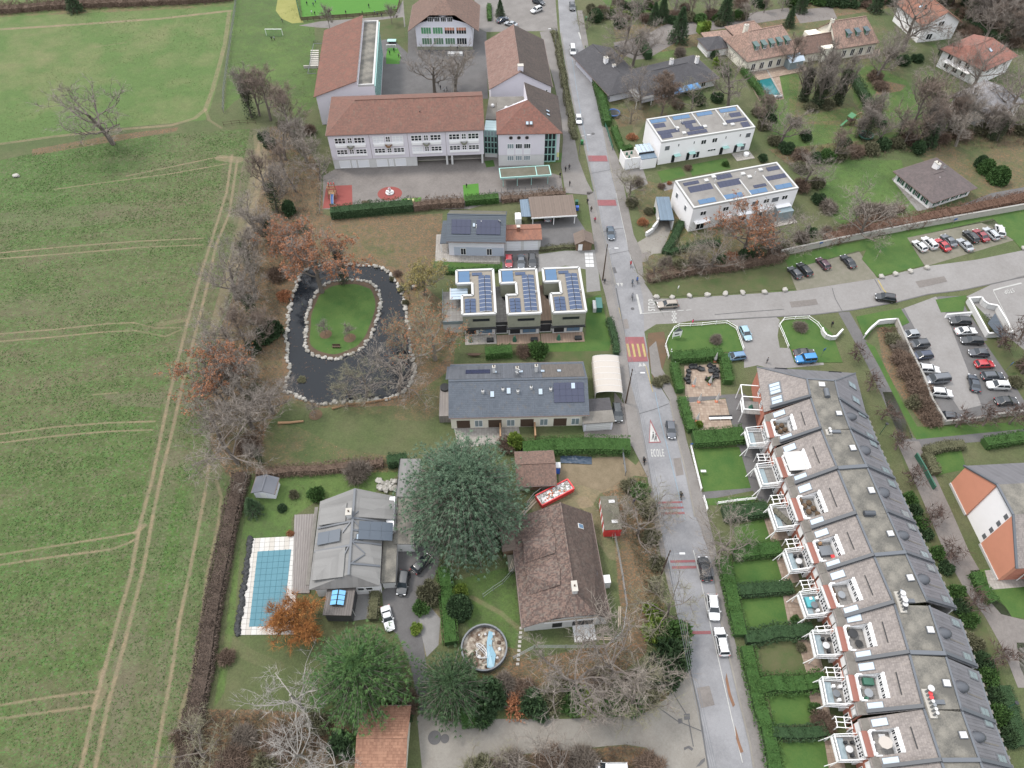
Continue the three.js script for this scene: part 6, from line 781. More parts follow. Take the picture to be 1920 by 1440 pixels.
// ---------------------------------------------------------------- painted road markings
const font=await new FontLoader().loadAsync('fonts/droid/droid_sans_bold.typeface.json');
const LM=6,mark=(s,mat=M.paint,lv=LM,label='painted marking on the asphalt')=>sheet('road_marking',mat,s,lv,{label});
function groundText(text,o,r,u,y=LM*LV){
const O=at(...o),R=at(...r).sub(O),U=at(...u).sub(O),sh=font.generateShapes(text,1),g=new THREE.ShapeGeometry(sh,3);g.computeBoundingBox();const b=g.boundingBox,P=g.attributes.position;
for (let i=0;i<P.count;i++){const a=(P.getX(i)-b.min.x)/(b.max.x-b.min.x),c=(P.getY(i)-b.min.y)/(b.max.y-b.min.y);P.setXYZ(i,O.x+R.x*a+U.x*c,y,O.z+R.z*a+U.z*c);}g.computeVertexNormals();tag(mesh('road_lettering',g,M.paint),'white lettering painted on the road',null,null,'structure');
}
groundText('ECOLE',[1221.5,857],[1246,856.5],[1219.5,842.5]);groundText('STOP',[1228,584],[1228,561],[1215,584]);groundText('STOP',[1899,541],[1881,545],[1903,548]);
mark('1219,786 1216.5,831 1239.5,830',M.red,6);mark('1219.6,792 1218,829 1237,828.4',M.paint,7);for (const [x,y,k] of [[1223.5,817,1],[1228.5,820,1.1]]){mark(`${x - 1.2},${y + 6} ${x},${y - 3} ${x + 2.6},${y - 3} ${x + 3},${y + 5} ${x + 4},${y + 8} ${x + 2.6},${y + 8} ${x + 1.4},${y + 3} ${x - .6},${y + 8} ${x - 2},${y + 8}`,M.patch,8);mark(`${x},${y - 7} ${x + 2},${y - 7} ${x + 2.2},${y - 4} ${x},${y - 4}`,M.patch,8);}
mark('1192,552 1195.5,552 1204.5,588.5 1200,589.5');mark('1203,587.6 1258,583.4 1258,584.6 1203,589');mark('1270,582.4 1282,581.6 1282,582.8 1270,583.6');mark('1286,581.4 1296,580.8 1296,582 1286,582.6');
for (let r=0;r<6;r++) for (let k=0;k<2;k++){const x=1259+k*4+(r % 2)*2.2,y=583.5+r*3.9;mark(`${x},${y} ${x + 3.2},${y - .2} ${x + 3.6},${y + 2.9} ${x + .4},${y + 3.1}`);}
mark('1155,531 1161,531 1160,538');mark('1162,531 1168,531 1166.5,538');mark('1197,688 1204,687 1199.5,680');mark('1204.5,687.5 1211,686.5 1206.5,680');
for (const [y,x0,x1] of [[292,1100,1137],[375,1118,1154]]) mark(`${x0},${y} ${x1},${y} ${x1 + 2.5},${y + 11} ${x0 + 2},${y + 11}`,M.red);mark('1169,632 1207,632 1215,678 1177,679',M.red);for (let k=0;k<4;k++){const x=1174+k*9.6;mark(`${x},645 ${x + 4},645 ${x + 9},669 ${x + 5},669.5`,M.yellow,7);}
for (const [y,x0,x1,h] of [[940,1233,1279,3.4],[950,1236,1281,3.6],[960,1239,1283,4],[1050,1256,1303,4.5],[1061,1259,1305,5],[1183,1281,1332,6]]) mark(`${x0},${y + 1} ${x1},${y} ${x1 + 1},${y + h} ${x0 + 1},${y + h + 1}`,M.red);
const stripe=(s,w,m,lv=5)=>ribbon('road_marking',m,s,w,lv,{label:'long painted line along the road'});
stripe('1160,577 1168,612 1173,640',.16,M.yellow);stripe('1210,684 1216,705 1224,735',.14,M.yellow);stripe('1073,112 1080,160 1090,220 1103,283',.12,M.blue);stripe('1228,735 1240,795 1254,850 1270,915 1284,975',.14,M.blue);stripe('1300,1032 1312,1080 1327,1150 1350,1250 1372,1347 1392,1430',.14,M.paint);stripe('1155,362 1170,430 1184,490',.1,M.paint);stripe('1862,545 1885,590 1905,635',.16,M.paint);stripe('1862,544.5 1882,539 1915,531',.4,M.paint);stripe('1646,525 1656,543 1665,553',.3,M.yellow);stripe('1085,61 1090,74',.5,M.paint);
for (const s of ['1455,594 1527,590 1602,581 1680,567 1740,552 1805,544 1862,532 1915,520','1297,602 1360,599 1455,594']) ribbon('gutter_line',M.asphaltDark,s,.3,5,{label:'dark drainage gutter along the side street'});
for (const s of ['1285,1205 1297,1268 1311,1332 1328,1441','1196,772 1210,842 1222,908','1155,540 1170,620 1182,720']) ribbon('kerb_line',M.patch,s,.22,5,{label:'dark seam along the left edge of the road'});
for (const s of ['1282,1402 1292,1398 1300,1404 1297,1408 1290,1403 1283,1407','1305,1438 1315,1425 1322,1421 1321,1428 1312,1436','1282,1339 1293,1338 1294,1349 1283,1350','1271,1348 1279,1347 1280,1356 1272,1357','1148,502 1153,501 1157,512 1151,513','1078,115 1083,114 1084,118 1079,119']) mark(s,M.patch,5,'dark patch or cover in the asphalt');for (const [x,y,r] of [[815,1383,1.0],[834,1385,.65],[1186,806,.45],[1112,251,.5],[1186,579,.4]]){const c=new THREE.CylinderGeometry(r,r,.05,18);const m=mesh('manhole_cover',c,M.patch);m.position.copy(at(x,y)).setY(.05);tag(m,'round dark manhole cover',null,null,'structure');}
for (const l of ['1141,478 1160,474 1180,470','1198,776 1226,768 1254,757','1128,436 1150,430 1171,428','1252,1050 1262,1100 1270,1140','1340,590 1400,585 1470,580','1560,540 1566,560 1580,585','1640,524 1652,545','1106,326 1146,318','1222,1318 1270,1352 1318,1372','1262,1300 1290,1345 1300,1400']) ribbon('tar_seam',M.patch,l,.14,4.5,{label:'dark tar seam across the asphalt'});for (const q of ['1480,566 1530,561 1534,571 1484,577','1716,528 1770,518 1776,528 1724,540','1220,470 1196,478 1200,492 1214,490','1164,600 1176,598 1180,616 1168,618','1262,860 1276,858 1282,890 1268,893','1306,1290 1330,1286 1340,1322 1314,1328']) mark(q,M.yard,4.3,'darker mended patch in the asphalt');{const r=rng(5);['1362,1262 1370,1300 1378,1322 1374,1326 1366,1305 1360,1275','1378,1360 1388,1395 1394,1410 1388,1412 1380,1385'].forEach((s)=>sheet('fallen_leaves',M.rust,s,6,{label:'strip of fallen leaves in the gutter'}));}

// ---------------------------------------------------------------- pond with its island and boulder rims
const waterM=new THREE.MeshPhysicalMaterial({color:new THREE.Color().setRGB(.008,.010,.013),roughness:.06,ior:1.33,bumpMap:tex(256,(u,v,i,j)=>.5+.5*(n2(nzB,i,j)-.5),5,true),bumpScale:.01});
const ease=(s,closed=true,k=3)=>{const c=new THREE.CatmullRomCurve3(gpts(s),closed,'catmullrom',.5);return c.getPoints(gpts(s).length*k).slice(0,closed?-1:undefined);};
const POND='575,505 595,498 612,496 655,497 697,499 715,504 730,512 740,526 750,542 756,560 760,580 765,605 769,635 771,660 776,685 775,710 768,724 755,735 730,746 700,750 670,752 630,755 592,756 562,744 534,732 540,710 544,692 539,667 540,652 535,635 539,615 541,592 545,572 551,550 559,525',ISLE='594,547 585,565 575,590 574,610 572,630 572,650 580,660 590,666 605,671 625,674 645,669 662,662 677,654 692,635 701,615 710,590 714,572 712,555 704,537 692,531 672,525 655,525 630,527 612,533';
{
const out=ease(POND),inn=ease(ISLE);
const sh=new THREE.Shape(out.map((p)=>new THREE.Vector2(p.x,-p.z)));sh.holes.push(new THREE.Path(inn.map((p)=>new THREE.Vector2(p.x,-p.z))));const g=new THREE.ShapeGeometry(sh);g.rotateX(-Math.PI/2);g.translate(0,.03,0);{const uv=g.attributes.uv,P=g.attributes.position;for (let i=0;i<P.count;i++) uv.setXY(i,P.getX(i),P.getZ(i));}tag(mesh('pond_water',g,waterM),'dark still water of the ring shaped pond',null,null,'structure');
const c=V();inn.forEach((p)=>c.add(p));c.multiplyScalar(1/inn.length);sheet('island_shore',M.soil,inn.map((p)=>p.clone()),4,{label:'earth rim of the pond island'});sheet('island_lawn',M.lawn,inn.map((p)=>V(c.x+(p.x-c.x)*.86,0,c.z+(p.z-c.z)*.88)),5,{label:'green lawn of the pond island'});
for (const [x,y] of [[611,627],[656,634],[592,778]]){const p=at(x,y),m=sheet('bark_mulch',M.litter,Array.from({length:14},(_,k)=>V(p.x+1.35*Math.cos(k/7*Math.PI),0,p.z+1.35*Math.sin(k/7*Math.PI))),6,{label:'round bed of bark mulch at the foot of a young tree'});}
}
const rocks=[0,1,2,3].map((k)=>{const r=rng(40+k),g=new THREE.IcosahedronGeometry(1,1),P=g.attributes.position,m=new Map();for (let i=0;i<P.count;i++){const key=[P.getX(i),P.getY(i),P.getZ(i)].map((v)=>v.toFixed(3)).join();if (!m.has(key)) m.set(key,.78+r()*.4);const s=m.get(key);P.setXYZ(i,P.getX(i)*s,P.getY(i)*s*.75,P.getZ(i)*s);}g.computeVertexNormals();return g;});
const rockM=[stained(0xc6c2ba,KX*.8,.3,2,4),stained(0xaaa69d,KX*.8,.35,2,60)];
function stoneRim(name,label,s,n,size,seed){
const line=new THREE.CatmullRomCurve3(gpts(s),true),r=rng(seed),c=V();gpts(s).forEach((p)=>c.add(p));c.multiplyScalar(1/gpts(s).length);const g=thing(name,label,'stone edging',V(c.x,0,c.z));
for (let i=0;i<n;i++){const p=line.getPointAt(((i+(r()-.5)*.35)/n+1) % 1).sub(g.position),q=size*(.7+r()*.55),m=mesh('stone',rocks[i % 4],rockM[(i*5+(r()*2 | 0)) % 2],g);m.position.set(p.x+(r()-.5)*.5,q*.25,p.z+(r()-.5)*.5);m.rotation.y=r()*6;m.scale.set(q*(.8+r()*.5),q,q*(.75+r()*.3));}
}
stoneRim('pond_edge','outer ring of pale boulders round the pond',POND,150,.47,8);stoneRim('island_edge','inner ring of pale boulders round the pond island',ISLE,92,.43,9);
{const r=rng(3);let q;[[1230,558],[1260,559],[1292,556],[1326,554],[1360,551.5],[1392,550],[1433,549],[1471,545]].forEach(([x,y],i)=>{const w=['first boulder from the stop sign on the verge','boulder behind the beige estate car','boulder just right of the beige estate car','fourth boulder along the verge from the junction','boulder in the middle of the verge','third boulder of the verge from the parking bay','second boulder of the verge before the lower parking bay','boulder at the corner of the lower parking bay'][i];const m=mesh('boulder',rocks[i % 4],rockM[0]);m.position.copy(at(x,y)).setY(.3);m.scale.set(.75,.65,.6);m.rotation.y=i;tag(m,'pale '+w,'boulder','boulders along the side street');});
[[1652,520],[1678,515],[1706,510],[1737,503],[1919,467]].forEach(([x,y],i)=>{const m=mesh('boulder',rocks[(i+1) % 4],rockM[0]);m.position.copy(at(x,y)).setY(.3);m.scale.setScalar(.7);tag(m,['pale boulder beside the yellow road line','second pale boulder from the yellow road line','third pale boulder from the yellow road line','pale boulder below the small white car of the upper bay','pale boulder at the right edge of the street'][i],'boulder','boulders along the side street');});}
{const m=mesh('boulder',rocks[2],rockM[0]);m.position.copy(at(31,331)).setY(.3);m.scale.set(1,.6,.7);tag(m,'single pale boulder lying in the field','boulder');[[771,533,0],[776,540,1],[770,541,1],[779,541,0],[1253,588,9]].slice(0,4).forEach(([x,y,k],i)=>{const g=mesh(k?'boulder':'tree_stump',k?rocks[i]:new THREE.CylinderGeometry(.6,.65,.7,12),k?[M.dark,rockM[1]][i % 2]:M.wood);g.position.copy(at(x,y)).setY(.3);if (k) g.scale.setScalar(.6);tag(g,['sawn tree stump behind the pond rim','pale boulder beside the sawn stumps','dark boulder beside the sawn stumps','second sawn stump nearer the cube houses'][i],k?'boulder':'stump');});}

// ---------------------------------------------------------------- pools
{
const g=thing('swimming_pool','covered swimming pool with teal cover and white slab surround','pool',at(506,1100));const L=(x,y,h=0)=>at(x,y,h).sub(g.position),cv=[[483,1034],[546,1030],[530,1173],[467,1175]],dk=[[470,1010],[562,1005],[552,1190],[450,1191]];
mb().slab(cv.map(([x,y])=>L(x,y,.16)).reverse(),.1).build('pool_cover',M.poolCover,g);const st=mb(),A=(e,f)=>L(...cv[0]).lerp(L(...cv[1]),e).lerp(L(...cv[3]).lerp(L(...cv[2]),e),f).setY(.17);for (let i=1;i<6;i++) st.bar(A(i/6,0),A(i/6,1),.07,.03);for (let i=1;i<12;i++) st.bar(A(0,i/12),A(1,i/12),.07,.03);st.build('cover_straps',flat(0x528c9c,KX),g);
const D=(e,f)=>L(...dk[0]).lerp(L(...dk[1]),e).lerp(L(...dk[3]).lerp(L(...dk[2]),e),f),slabM=[0xf3efe8,0xe8e2d8,0xf7f5f0].map((h)=>stained(h,KX,.12,3,h & 63)),nx=10,nz2=19;
for (let i=0;i<nx;i++) for (let j=0;j<nz2;j++){if (i>1&&i<nx-2&&j>2&&j<nz2-2) continue;const m=.012,q=[D((i+m*2)/nx,(j+.98)/nz2),D((i+.98)/nx,(j+.98)/nz2),D((i+.98)/nx,(j+m*2)/nz2),D((i+m*2)/nx,(j+m*2)/nz2)];q.forEach((v)=>v.setY(.12));mb().slab(q,.1).build('slab',slabM[(i*7+j*3) % 3],g);}
const r=rng(9),bd=thing('lava_border','border of dark lava stones along the covered pool','stone edging',at(458,1100));for (let i=0;i<60;i++){const f=i/60,x=mix(470,444,f),y=mix(1010,1192,f),m=mesh('stone',rocks[i % 4],M.dark,bd);m.position.copy(at(x,y).sub(bd.position)).setY(.15);m.position.x+=(r()-.5)*.5;m.scale.setScalar(.38+r()*.15);m.rotation.y=r()*6;}
const p2=thing('swimming_pool','uncovered turquoise pool with a white cover roller below the pink villa','pool',at(1432,158));const P=(x,y,h)=>at(x,y,h).sub(p2.position);mb().slab([[1430,182],[1464,178],[1438,132],[1398,136]].map((q)=>P(...q,.06)),.05).build('water',glassPool,p2);const rim=mb();const rq=[[1430,183],[1465,179],[1438,131],[1397,135]].map((q)=>P(...q,.1));for (let i=0;i<4;i++) rim.bar(rq[i],rq[(i+1) % 4],.5,.2);rim.build('rim',M.paleTerrace,p2);mb().tube([P(1428,184,.5),P(1466,180,.5)],.45,10).build('cover_roller',M.dome,p2);
const p3=thing('round_pool','round dismantled pool full of rubble and torn blue liner','pool',at(908,1217));const R=3.75,ring=mb(),N=32;for (let k=0;k<N;k++){const a=k/N*2*Math.PI,b=(k+1)/N*2*Math.PI,q=(t,r2,y)=>V(r2*Math.cos(t),y,r2*Math.sin(t)),h=1.1+.12*Math.sin(a*3);ring.poly([q(b,R,0),q(a,R,0),q(a,R,h),q(b,R,h)]).poly([q(a,R-.25,0),q(b,R-.25,0),q(b,R-.25,h),q(a,R-.25,h)]).poly([q(a,R,h),q(a,R-.25,h),q(b,R-.25,h),q(b,R,h)]);}ring.build('pool_wall',M.greyPaint,p3);const fl=new THREE.CircleGeometry(R-.2,28);fl.rotateX(-Math.PI/2);fl.translate(0,.15,0);{const u=fl.attributes.uv;for (let i=0;i<u.count;i++) u.setXY(i,u.getX(i)*7,u.getY(i)*7);}mesh('floor',fl,worn(0xe6dccb,0x77604f,4,{seed:201,big:3.6}),p3);
mb().slab([V(.5,.35,3),V(1.6,.5,3.2),V(1.9,.3,1),V(1.2,.5,-.4),V(1.4,.4,-2.6),V(.7,.5,-2.8),V(.4,.45,-1)],.04).build('torn_liner',flat(0x9fd0e6,KX,.4),p3);const rr=rng(6);for (let i=0;i<22;i++){const a=rr()*6.3,d=Math.sqrt(rr())*3,m=mesh('rubble',rocks[i % 4],[M.woodDark,rockM[1],M.dome][i % 3],p3);m.position.set(Math.cos(a)*d-.4,.25,Math.sin(a)*d);m.scale.setScalar(.12+rr()*.22);}const hs=mb();for (let k=0;k<3;k++) hs.tube(Array.from({length:14},(_,i)=>V(-.5+.9*Math.sin(i*.7+k*2)+rr()*.2,.4,.4+1.2*Math.cos(i*.53+k))),.05,5);hs.build('hose',M.dome,p3);
}

// ---------------------------------------------------------------- walls and fences
function wall(name,label,s,w,h,mat,cap,catg='wall'){
const q=gpts(s),g=thing(name,label,catg,V(q[0].x,0,q[0].z));q.forEach((p)=>p.sub(g.position));const m=mb(),c=mb();
for (let i=0;i+1<q.length;i++){const a=q[i],b=q[i+1];m.bar(V(a.x,h/2,a.z),V(b.x,h/2,b.z),w,h);if (cap) c.bar(V(a.x,h+.05,a.z),V(b.x,h+.05,b.z),w+.12,.1);}m.build('wall_body',mat,g);if (cap) c.build('coping',cap,g);return g;
}
function fence(label,s,h,o={}){
const{rails=2,step=2.2,mat=M.trim,w=.1,name='fence',board}=o,q=gpts(s),g=thing(name,label,'fence',V(q[0].x,0,q[0].z));q.forEach((p)=>p.sub(g.position));const post=mb().cbox(0,0,0,w*1.2,h+.08,w*1.2).geo();
for (let i=0;i+1<q.length;i++){const a=q[i],b=q[i+1],d=a.distanceTo(b),n=Math.max(1,Math.round(d/step));for (let k=0;k<rails;k++){const y=h*(rails===1?.95:mix(.35,.95,k/(rails-1)));mb().bar(V(a.x,y,a.z),V(b.x,y,b.z),w*.6,board??w).build('rail',mat,g);}for (let k=i?1:0;k<=n;k++){const m=mesh('post',post,mat,g);m.position.lerpVectors(a,b,k/n);}}return g;
}
const coping=flat(0xc4c1bb,KX,.9);wall('boundary_wall','long pale garden wall behind the upper parking bays','1461,480 1570,456 1700,431 1800,413 1925,391',.35,1.7,M.concreteWall,coping);
wall('parking_wall','stained pale wall along the left side of the parking lot','1677,606 1700,660 1727,715 1742,757 1766,796',.28,1.6,M.concreteWall,coping);wall('parking_wall','pale wall along the bottom of the parking lot, left of its gap','1766,796 1800,793 1843,788',.28,1.2,M.concreteWall,coping);wall('parking_wall','short pale wall at the bottom right of the parking lot','1857,788 1862,783 1925,775',.28,1.2,M.concreteWall,coping);
wall('curved_wall','white curved wall joined to the fence of the court lawn','1539,621 1541,628 1547,635 1556,638 1565,637 1572,629 1577,624',.24,1.2,M.paleGrey,M.paleGrey);wall('curved_wall','white curved wall facing it across the path','1618,635 1626,625 1631,620 1637,615 1644,609 1660,607 1677,606',.24,1.4,M.paleGrey,M.paleGrey);wall('shelter_wall','white curved wall round the bicycle parking beside the lot','1811,567 1835,565 1839,572 1848,578 1865,581 1880,606 1892,630 1848,633 1833,606 1820,582 1812,568',.26,1.4,M.paleGrey,M.paleGrey);wall('shelter_wall','short white wall in front of the black car at the top of the lot','1771,596 1818,592',.3,1.1,M.white,M.trimTop);
{const b=thing('bicycle_roof','dark sloping roof over the bicycle parking','shelter',at(1870,605));const P=(x,y,h)=>at(x,y,h).sub(b.position);mb().slab([P(1852,606,1.9),P(1866,587,1.9),P(1887,626,2.3),P(1876,634,2.3)].reverse(),.12).build('roof',M.slateRib,b);for (const q of [[1853,605],[1876,633]]){const p=P(...q,0);mb().cbox(p.x,0,p.z,.12,1.9,.12).build('post',M.greyPaint,b);}for (let i=0;i<5;i++) bike(1848+i*3.2,594+i*5,12,-3,'parked bicycle under the dark sloping roof').userData.group='parked bicycles';}
wall('garden_wall','low concrete wall along the hedge below the terrace end','1715,855 1730,880 1750,918',.25,1.2,M.greenPaint,null);
fence('white rail fence round the lawn with the sign','1253,672 1247,650 1252,636 1263,618 1272,613 1316,611 1342,608 1362,607 1380,618 1386,636 1393,657',1,{});fence('white rail fence round the lawn of the court','1477,653 1468,630 1460,612 1469,601 1490,599 1515,598 1532,610 1539,620',1,{});fence('white fence between pavement and square lawn','1294,838 1302,872 1309,900 1314,920',1,{board:.3});fence('short white fence beside the tree island','1318,934 1322,946 1325,958',1,{board:.3});fence('white rail fence along the garden path','1345,946 1380,941 1416,937',1,{rails:3});fence('low white fence on the pavement edge at the bottom','1398,1255 1408,1290 1418,1330 1432,1385 1445,1440',.9,{board:.2});fence('white fence half grown over by the hedge','1268,690 1262,675 1258,660',.9,{});
fence('building site fence round the old house','1150,1002 1158,1040 1166,1085 1174,1140 1167,1187 1150,1204 1133,1217 1060,1217 1002,1217 962,1238',1.9,{rails:3,w:.07,mat:M.steel,step:3.4});fence('building site fence left of the old house','906,1122 925,1108 943,1096 962,1075 972,1060',1.9,{rails:2,w:.07,mat:M.steel,step:3.4});fence('building site fence above the old house','980,982 990,948 1000,935 1022,918',1.9,{rails:2,w:.07,mat:M.steel,step:3});fence('grey metal gate at the yard entrance','1166,850 1169,870 1172,892',1.8,{rails:4,w:.08,mat:M.greyPaint,step:2,name:'gate'});fence('low metal fence at the corner of the old garden','915,1332 934,1330 955,1327',1,{rails:2,w:.08,mat:M.steel});
fence('brown plank fence along the football pitch','565,40 600,37 650,34 700,30 745,24 750,5',1.3,{rails:3,mat:M.woodDark,step:2.4,board:.25});fence('dark netting fence left of the football pitch','556,0 560,20 565,38',2.6,{rails:4,mat:M.greenPaint});fence('tall wire fence along the school meadow','445,-8 441,30 435,70 428,120 421,175 420,212',1.9,{rails:3,w:.08,mat:M.greyPaint,step:3});fence('wire fence between meadow path and field','420,236 450,232 480,232',1.2,{rails:2,w:.07,mat:M.woodDark});fence('low green fence along the tall road hedge','1104,100 1112,140 1120,180 1130,230 1138,248 1148,282',1.5,{rails:5,w:.09,mat:M.greenPaint});fence('fence along the pond bank','745,515 760,540 768,562',.9,{rails:2,w:.07,mat:M.woodDark});fence('wooden fence below the pond','624,768 650,760 700,755 745,746',.5,{rails:2,w:.16,mat:M.wood});fence('wire fence along the left side of the school yard','600,402 604,345 610,310',1.4,{rails:2,w:.06,mat:M.greyPaint});

// ---------------------------------------------------------------- lamp posts, wires, signs
function lampPost(label,x,y,h,dir,o={}){const p=at(x,y,h),g=thing('street_lamp',label,'street lamp',V(p.x,0,p.z),dir);mb().tube([V(0,0,0),V(0,h*.5,0),V(0,h,0)],o.thin?[.08,.07,.05]:[.17,.14,.1],8).build('post',o.mat??M.woodDark,g);const z=h-(o.drop??1.6);mb().tube([V(0,z,0),V(.9,z+.35,0),V(1.8,z+.45,0)],.05,5).build('arm',M.steel,g);mb().cbox(2.1,z+.36,0,.9,.14,.34).build('lamp_head',M.dome,g);return V(p.x,h,p.z);}
const w1=lampPost('tall wooden lamp post beside the cube houses',1139,458,11,0),w2=lampPost('tall wooden lamp post beside the barrel tent',1186,692,11,0),w3=lampPost('lamp post among the twigs beside the red double stripes',1257,1032,11,0);lampPost('slim lamp post by the school hedge',1089,254,6,0,{thin:1,mat:M.steel,drop:.3});lampPost('slim lamp post at the top of the school path',1043,55,6,Math.PI,{thin:1,mat:M.steel,drop:.3});
for (const [x,y,l] of [[1663,795,'small dark path lamp by the terrace rear garden'],[1906,1318,'small dark path lamp near the bottom right drive'],[1548,1443,'small path lamp']].slice(0,2)){const p=at(x,y,3.6),g=thing('path_lamp',l,'lamp',V(p.x,0,p.z));mb().cyl(0,0,3.5,0,.06,8).build('post',M.greenPaint,g);mb().cyl(0,3.4,3.75,0,.16,10,.3).build('lamp_head',M.dark,g);}
{const g=thing('overhead_wires','bundle of overhead wires hung between the wooden lamp posts','wires',V());const sag=(a,b,k,j)=>{const o=V((k-1.5)*.34,-.1-k*.12,0);return Array.from({length:13},(_,i)=>{const t=i/12;return V().lerpVectors(a,b,t).add(o).add(V(0,-(j??1.1)*4*t*(1-t),0));});};const w0=at(1105,290,11),w4=at(1345,1470,11);for (let k=0;k<4;k++) for (const [a,b] of [[w0,w1],[w1,w2],[w2,w3],[w3,w4]]) mb().tube(sag(a,b,k),.026,4,false).build('wire',M.greyPaint,g);}
function sign(label,x,y,h,w,sh,mat,turn=0){const p=at(x,y,h),g=thing('sign',label,'sign',V(p.x,0,p.z),turn);mb().cyl(0,0,h,0,.04,6).build('post',M.steel,g);mb().cbox(0,h-sh/2,.05,w,sh,.05).build('panel',mat,g);return g;}
sign('small blue sign on a post behind the court lawn',1546,655,2.4,.6,.8,M.bluePaint,.5);sign('pale blue sign on a post at the outer edge of the parking lot',1897,682,2.4,.8,.8,M.bluePaint,.6);sign('small blue sign above the white fence',1297,832,2.2,.5,.5,M.bluePaint);sign('white direction sign on the verge by the junction',1272,538,2.2,.35,.7,M.trim,.6);sign('yellow notice sign beside the school corner',1046,290,1.8,.6,1.4,flat(0xd8d79a,WALL));sign('blue sign above the long pale wall, left of the bays',1540,455,2.6,.9,.5,M.bluePaint,.3);sign('blue sign on the long pale wall above the white cars',1792,411,2.6,.9,.5,M.bluePaint,.3);
{const g=thing('estate_sign','white two legged notice board with a dark triangle on top','notice board',at(1268,634),.25);const T=new THREE.Shape([new THREE.Vector2(-1,2.3),new THREE.Vector2(1,2.3),new THREE.Vector2(0,3.5)]);for (const x of [-.9,.9]) mb().cbox(x,0,0,.1,2.2,.1).build('leg',M.trim,g);mb().cbox(0,.7,0,2.1,1.55,.12).build('board',M.trim,g);mb().cbox(-.1,1.2,.08,1,.35,.03).build('print',M.dark,g);mesh('triangle',new THREE.ExtrudeGeometry(T,{depth:.12,bevelEnabled:false}),M.greyPaint,g);}
{const g=thing('recycling_bins','green recycling container standing by the hedge of the cube houses','bin',at(1122,577));mb().cbox(0,0,0,1.2,1.5,3).build('container',M.greenPaint,g);mb().cbox(0,1.5,0,1.35,.14,3.2).build('lid',std({color:[.03,.11,.1],roughness:.5}),g);mb().cbox(-1,0,.2,.7,1.3,2.6).build('housing',M.dome,g);}

// ---------------------------------------------------------------- building site
{
const a=at(1008,946),b=at(1071,913),d=V().subVectors(b,a),g=thing('skip','red open skip filled with pale rubble by the old house','skip',a.clone().lerp(b,.5).setY(.03),Math.atan2(-d.z,d.x));const L=7,W=2.3,m=mb();m.box(-L/2,L/2,.1,.25,-W/2,W/2);for (const s of [-1,1]) m.box(-L/2,L/2,.25,1.3,s*W/2-.06,s*W/2+.06);m.box(-L/2,-L/2+.1,.25,1.3,-W/2+.06,W/2-.06).box(L/2-.1,L/2,.25,1.3,-W/2+.06,W/2-.06);m.build('container',M.redPaint,g);const rim=mb();for (const s of [-1,1]) rim.box(-L/2,L/2,1.3,1.42,s*W/2-.1,s*W/2+.1);rim.box(L/2-.15,L/2+.1,1.3,1.42,-W/2+.1,W/2-.1).build('rim',M.redPaint,g);const r=rng(12);mb().box(-L/2+.1,L/2-.1,.25,1.0,-W/2+.06,W/2-.06).build('rubble_bed',M.paleGrey,g);for (let i=0;i<110;i++){const k=mesh('rubble',rocks[i % 4],[rockM[0],rockM[1],M.paleGrey,M.clay][i % 9===0?3:i % 3],g);k.position.set((r()-.5)*(L-.5),1.05+r()*.2,(r()-.5)*(W-.4));k.scale.set(.12+r()*.2,.1+r()*.12,.1+r()*.18);k.rotation.y=r()*6;}
const c0=at(1133,992,2.6),c1=at(1167,992,2.6),c=new Bld('site_container','red and white site container with a green roof under bare branches','container',[1134,994],[1167,993],6.6,2.6,{mat:M.redPaint,turn:3,L:3});c.box('roof',M.moss,-.05,3.05,2.6,2.72,-.05,6.65);for (const d2 of [1.2,5.2]) c.box('roof_vent',M.dome,1.4,2.5,2.72,2.85,d2,d2+.6);for (let k=0;k<4;k++) c.box('stripe',M.trim,-.03,.01,.2,2.4,.6+k*1.6,1.3+k*1.6);c.box('door',M.redPaint,.8,2,.1,2.2,-.06,.01);
const t=thing('portable_toilet','blue portable toilet with a white roof beside the old garage','toilet',at(1044,884));mb().cbox(0,0,0,1.1,2.1,1.1).build('cabin',M.plasticBlue,t);mb().cbox(0,2.1,0,1.2,.25,1.2).build('roof',M.dome,t);mb().cbox(0,.2,.56,.7,1.7,.04).build('door',flat(0x3f6fd0,WALL,.5),t);
{const P=new THREE.PlaneGeometry(6,1.7,40,14),r2=rng(4),q=P.attributes.position;for (let i=0;i<q.count;i++) q.setZ(i,.1+.35*nz(nzC,q.getX(i)*18+50,q.getY(i)*22)*(1-Math.abs(q.getX(i))/3.3));P.rotateX(-Math.PI/2);P.computeVertexNormals();const o=mesh('tarpaulin',P,flat(0x44586e,KX,.35));o.position.copy(at(1080,863));o.rotation.y=-.05;tag(o,'crumpled dark blue tarpaulin along the hedge','tarpaulin');}
[['timber_board',1160,1157,.18,3.6,1.45,'pale timber boards lying inside the site fence'],['timber_board',1122,1184,.18,3.6,.5,'long board leaning outwards below the old house'],['timber_board',1131,1196,.18,3.4,-.05,'long flat board below the old house'],['timber_beam',990,950,.3,4.4,.85,'long pale beam lying beside the skip']].forEach(([n,x,y,w,l,t2,lab],i)=>{const g2=thing(n,lab,'timber',at(x,y),t2);mb().cbox(0,.02,0,l,.12,w).build('board',M.woodPale,g2);mb().cbox(.2,.02,w*1.5,l*.9,.12,w).build('board',M.woodPale,g2);});
const g3=thing('stepping_stones','line of pale stepping stones left of the old house','stones',at(977,1200));for (let k=0;k<9;k++){const p=at(977-k*.8,1178+k*8.4).sub(g3.position);mb().cbox(p.x,0,p.z,.5,.1,.42).build('stone',rockM[0],g3);}const g4=thing('paved_steps','square paving slabs beside the shed of the gravel yard','paving',at(1104,488));for (let i=0;i<2;i++) for (let j=0;j<4;j++){const p=at(1100+i*8+j*.6,477+j*7).sub(g4.position);mb().cbox(p.x,.03,p.z,.95,.05,1.1).build('slab',M.dome,g4);}
}

